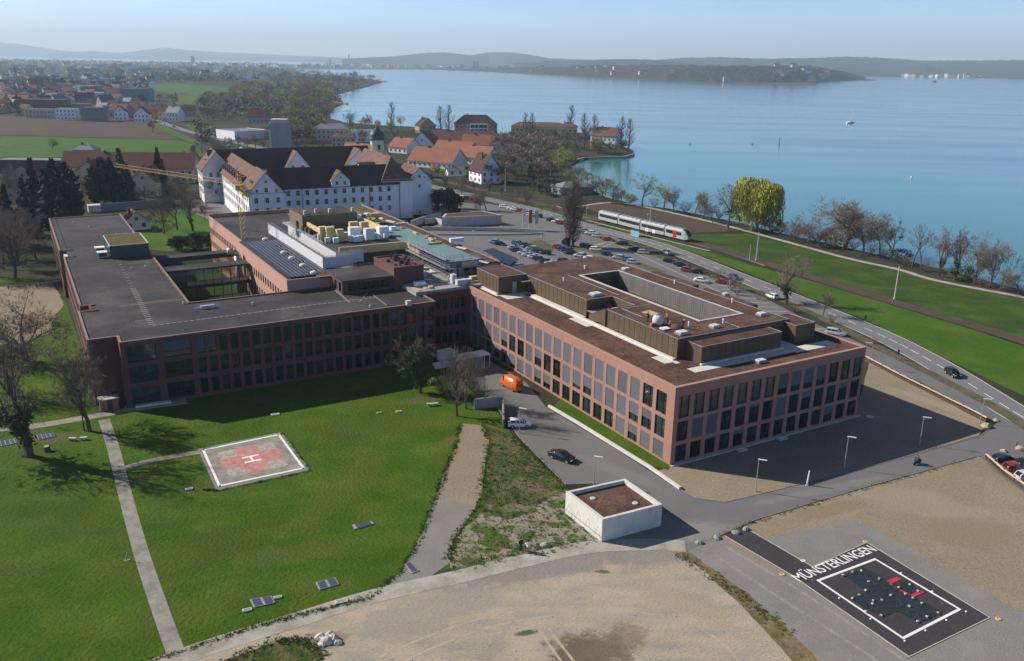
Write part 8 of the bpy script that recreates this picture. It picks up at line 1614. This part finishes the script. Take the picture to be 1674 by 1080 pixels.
# ------------------------------------------------------------------ boats and posts on the lake
sb = empty('sailboat', at(1390, 201, -.9), .5, 'white sailboat with bare mast anchored on the open lake', 'boat'); b = MB()
hullp = [(-4.2, .9, 1.1), (-3.9, 1.3, 1.1), (0, 1.6, 1.05), (3, .9, 1.2), (4.6, 0.05, 1.4)]
for (x0, w0, z0), (x1, w1, z1) in zip(hullp, hullp[1:]):
    for s_ in (-1, 1): b.quad([(x0, s_ * w0, z0), (x1, s_ * w1, z1), (x1, s_ * w1 * .5, -.3), (x0, s_ * w0 * .5, -.3)])
    b.quad([(x0, -w0, z0), (x0, w0, z0), (x1, w1, z1), (x1, -w1, z1)])
b.quad([(-4.2, -.9, 1.1), (-4.2, .9, 1.1), (-4.2, .45, -.3), (-4.2, -.45, -.3)]); b.build('hull', METAL_W, sb); b = MB(); b.prism([(-1.5, -.8), (1.6, -.6), (1.6, .6), (-1.5, .8)], 1.05, 1.6); b.build('cabin', METAL_W, sb); b = MB(); b.tube((.6, 0, 1.2), (.6, 0, 13), .1, .07, 6); b.tube((.6, 0, 2.2), (-3.4, 0, 2.2), .14, .1, 6); b.tube((.6, 0, 12.8), (4.5, 0, 1.4), .03, .03, 4); b.build('mast', METAL_W, sb); sb.scale = (1.35, 1.35, 1.2)
for i, (x, y, l_) in enumerate(((1274, 236, 'dark post rising from the shallow lake, tallest of three'), (1230, 236, 'dark floating post left of the tall lake post'), (1128, 236, 'thin dark post farthest left in the shallow lake'))): o = empty('lake_post', at(x, y, -.9), 0, l_, 'post'); b = MB(); b.tube((0, 0, -1), (0, 0, 6 if i == 0 else 1.4), .22, .18, 6); b.build('pole', WOOD_D, o); b = MB(); b.box(-1 if i else -1.6, 1, -.1, .1, .3 if i else 1, .5 if i else 1.2); b.build('crossbar', WOOD_D, o)
for x, y, n_, l_ in ((1490, 290, 'buoy', 'small white buoy on the lake near the shore'), (1528, 134, 'ferry', 'low dark ferry far out on the lake')):
    o = empty(n_, at(x, y, -.9), 1.2, l_, n_); b = MB(); s_ = 1 if n_ == 'buoy' else 1
    if n_ == 'buoy': b.lathe([(0, -.3), (.5, 0), (.5, .5), (.2, .8), (0, .85)], 10); b.build('float', METAL_W, o); b = MB(); b.tube((0, 0, .8), (0, 0, 1.2), .05, .05, 5); b.build('ring', STEEL_D, o)
    else: b.prism([(-28, -6), (24, -6), (32, 0), (24, 6), (-28, 6)], 0, 3.5); b.build('hull', STEEL_D, o); b = MB(); b.box(-20, 16, -5, 5, 3.5, 8); b.build('cabin', GREYW, o)
js = MB(); js.obox(at(1335, 138.5), at(1240, 136.5), 3, -.9, .6); js.obox(at(1432, 130.6), at(1395, 130.2), 3, -.9, .6); struct(js.build('far_breakwater', G_SOIL))
js = MB()
for p, q in (((604, 131.5), (632, 133)), ((548, 167), (568, 169)), ((470, 121), (500, 122))): js.obox(at(*p), at(*q), 3, -.9, .5)
struct(js.build('stony_spit', G_SOIL))
bp_ = MB(); g_ = [at(x, y) for x, y in ((940, 262), (955, 258), (985, 257), (1020, 256.5), (1036, 252))]
for i in range(4): bp_.obox(g_[i], g_[i + 1], 1.2, -1, .5)
struct(bp_.build('shore_wall', CONC_G))
# ------------------------------------------------------------------ loose stones and tufts at the ragged edges
rr = random.Random(313); st2 = MB(); tf = MB()
def tuft(p, h_, n_=7, m_=0):
    for k in range(n_):
        a = rr.uniform(0, 6.28); r_ = h_ * rr.uniform(.3, 1.1); b0 = p + Vector((rr.gauss(0, .12), rr.gauss(0, .12), 0)); e = b0 + Vector((math.cos(a) * r_ * .8, math.sin(a) * r_ * .8, h_ * rr.uniform(.5, 1.1))); w_ = Vector((-math.sin(a), math.cos(a), 0)) * .05; tf.quad([b0 - w_, b0 + w_, e], m_)
def edge_pts(P, n, wd):
    for _ in range(n):
        i = rr.randrange(len(P) - 1); x, y = ppt(P[i], P[i + 1], rr.random()); q = at(x, y, .03); yield q + Vector((rr.gauss(0, wd), rr.gauss(0, wd), 0))
for P, n, wd in (([(752, 692), (745, 730), (728, 770), (712, 814), (690, 870), (660, 930), (600, 980)], 520, .25), ([(600, 978), (430, 1020), (190, 1100)], 380, .22), ([(186, 735), (205, 810), (230, 900), (258, 985), (284, 1064)], 0, .2), ([(790, 695), (800, 720), (792, 770), (782, 828), (742, 880), (735, 915)], 420, .3), ([(330, 800), (357, 802), (507, 770), (460, 706)], 160, .15), ([(1105, 905), (1200, 965), (1290, 1035)], 200, .5), ([(370, 1080), (450, 1048), (500, 1045), (530, 1075)], 260, .4), ([(1165, 882), (1235, 852), (1420, 798), (1598, 747)], 160, .25), ([(838, 712), (905, 775), (985, 862)], 260, .3)):
    for q in edge_pts(P, n, wd): tuft(q, rr.uniform(.1, .28), 6, rr.choice([0, 0, 1]))
for (x, y) in scatter([(785, 838), (860, 838), (928, 800), (950, 850), (985, 885), (880, 910), (740, 938), (745, 880)], 420, 0, 9): tuft(at(x, y, .03), rr.uniform(.1, .3), 8, rr.choice([0, 1, 2]))
for (x, y) in scatter([(792, 695), (838, 712), (905, 775), (985, 862), (930, 800), (860, 838), (790, 840)], 420, 0, 10): tuft(at(x, y, .03), rr.uniform(.12, .34), 7, rr.choice([0, 1, 2]))
for (x, y) in scatter([(600, 1000), (740, 955), (985, 886), (1080, 880), (1250, 1000), (1340, 1100), (450, 1100), (540, 1050)], 200, 0, 11) + scatter([(1240, 884), (1400, 848), (1674, 1003), (1674, 1080), (1500, 1080)], 60, 0, 12) + scatter([(785, 850), (905, 815), (985, 880), (740, 940)], 160, 0, 13):
    p = at(x, y, .03); r_ = rr.choice([.025, .03, .04, .04, .05, .07]); a = rr.uniform(0, 3); P = [(p.x + r_ * rr.uniform(.7, 1.2) * math.cos(a + k * 1.26), p.y + r_ * rr.uniform(.7, 1.2) * math.sin(a + k * 1.26)) for k in range(5)]; st2.prism(P, .03, .03 + r_ * rr.uniform(.6, 1.2), rr.choice([0, 1]), None, False)
struct(st2.build('loose_stones', [CONC, CONC_G]), 'stuff', 'loose stones strewn over the gravel lot and waste ground', 'stones')
struct(tf.build('grass_tufts', [G_LAWN, G_ROUGH, M('dry_straw_grass', (.2, .165, .085), .95, .2, 2, .5)]), 'stuff', 'ragged grass tufts along the lawn and path edges', 'grass')
for k_, P in enumerate(([(880, 1028), (895, 1050), (915, 1078), (930, 1100)], [(896, 1026), (912, 1048), (934, 1076), (950, 1100)], [(620, 1075), (700, 1040), (800, 1008), (900, 992)], [(640, 1092), (720, 1054), (815, 1022), (910, 1005)], [(1040, 1000), (1130, 1020), (1190, 1060), (1220, 1100)])):
    ribbon('tyre_rut', [(x_, y_) for x_, y_ in P], .3, .0395 + k_ * .0003, M('pressed_gravel' + 'abcde'[k_], (.345, .29, .213), .95, .25, 1.6, .5, .3, col2=(.385, .32, .232), sc3=.9, thr=(.4, .55), spec=.1))
# ------------------------------------------------------------------ haze
hb_ = MB(); hb_.box(-16000, 22000, -600, 22000, -3.6, 620); HZ = bpy.data.materials.new('haze_air'); HZ.use_nodes = True; n = HZ.node_tree.nodes; n.remove(n['Principled BSDF'])
pv = n.new('ShaderNodeVolumePrincipled'); pv.inputs['Color'].default_value = (.66, .85, 1.0, 1); pv.inputs['Density'].default_value = 9.5e-5; pv.inputs['Anisotropy'].default_value = 0.1
HZ.node_tree.links.new(pv.outputs[0], n['Material Output'].inputs['Volume'])
struct(hb_.build('haze', HZ), 'stuff')
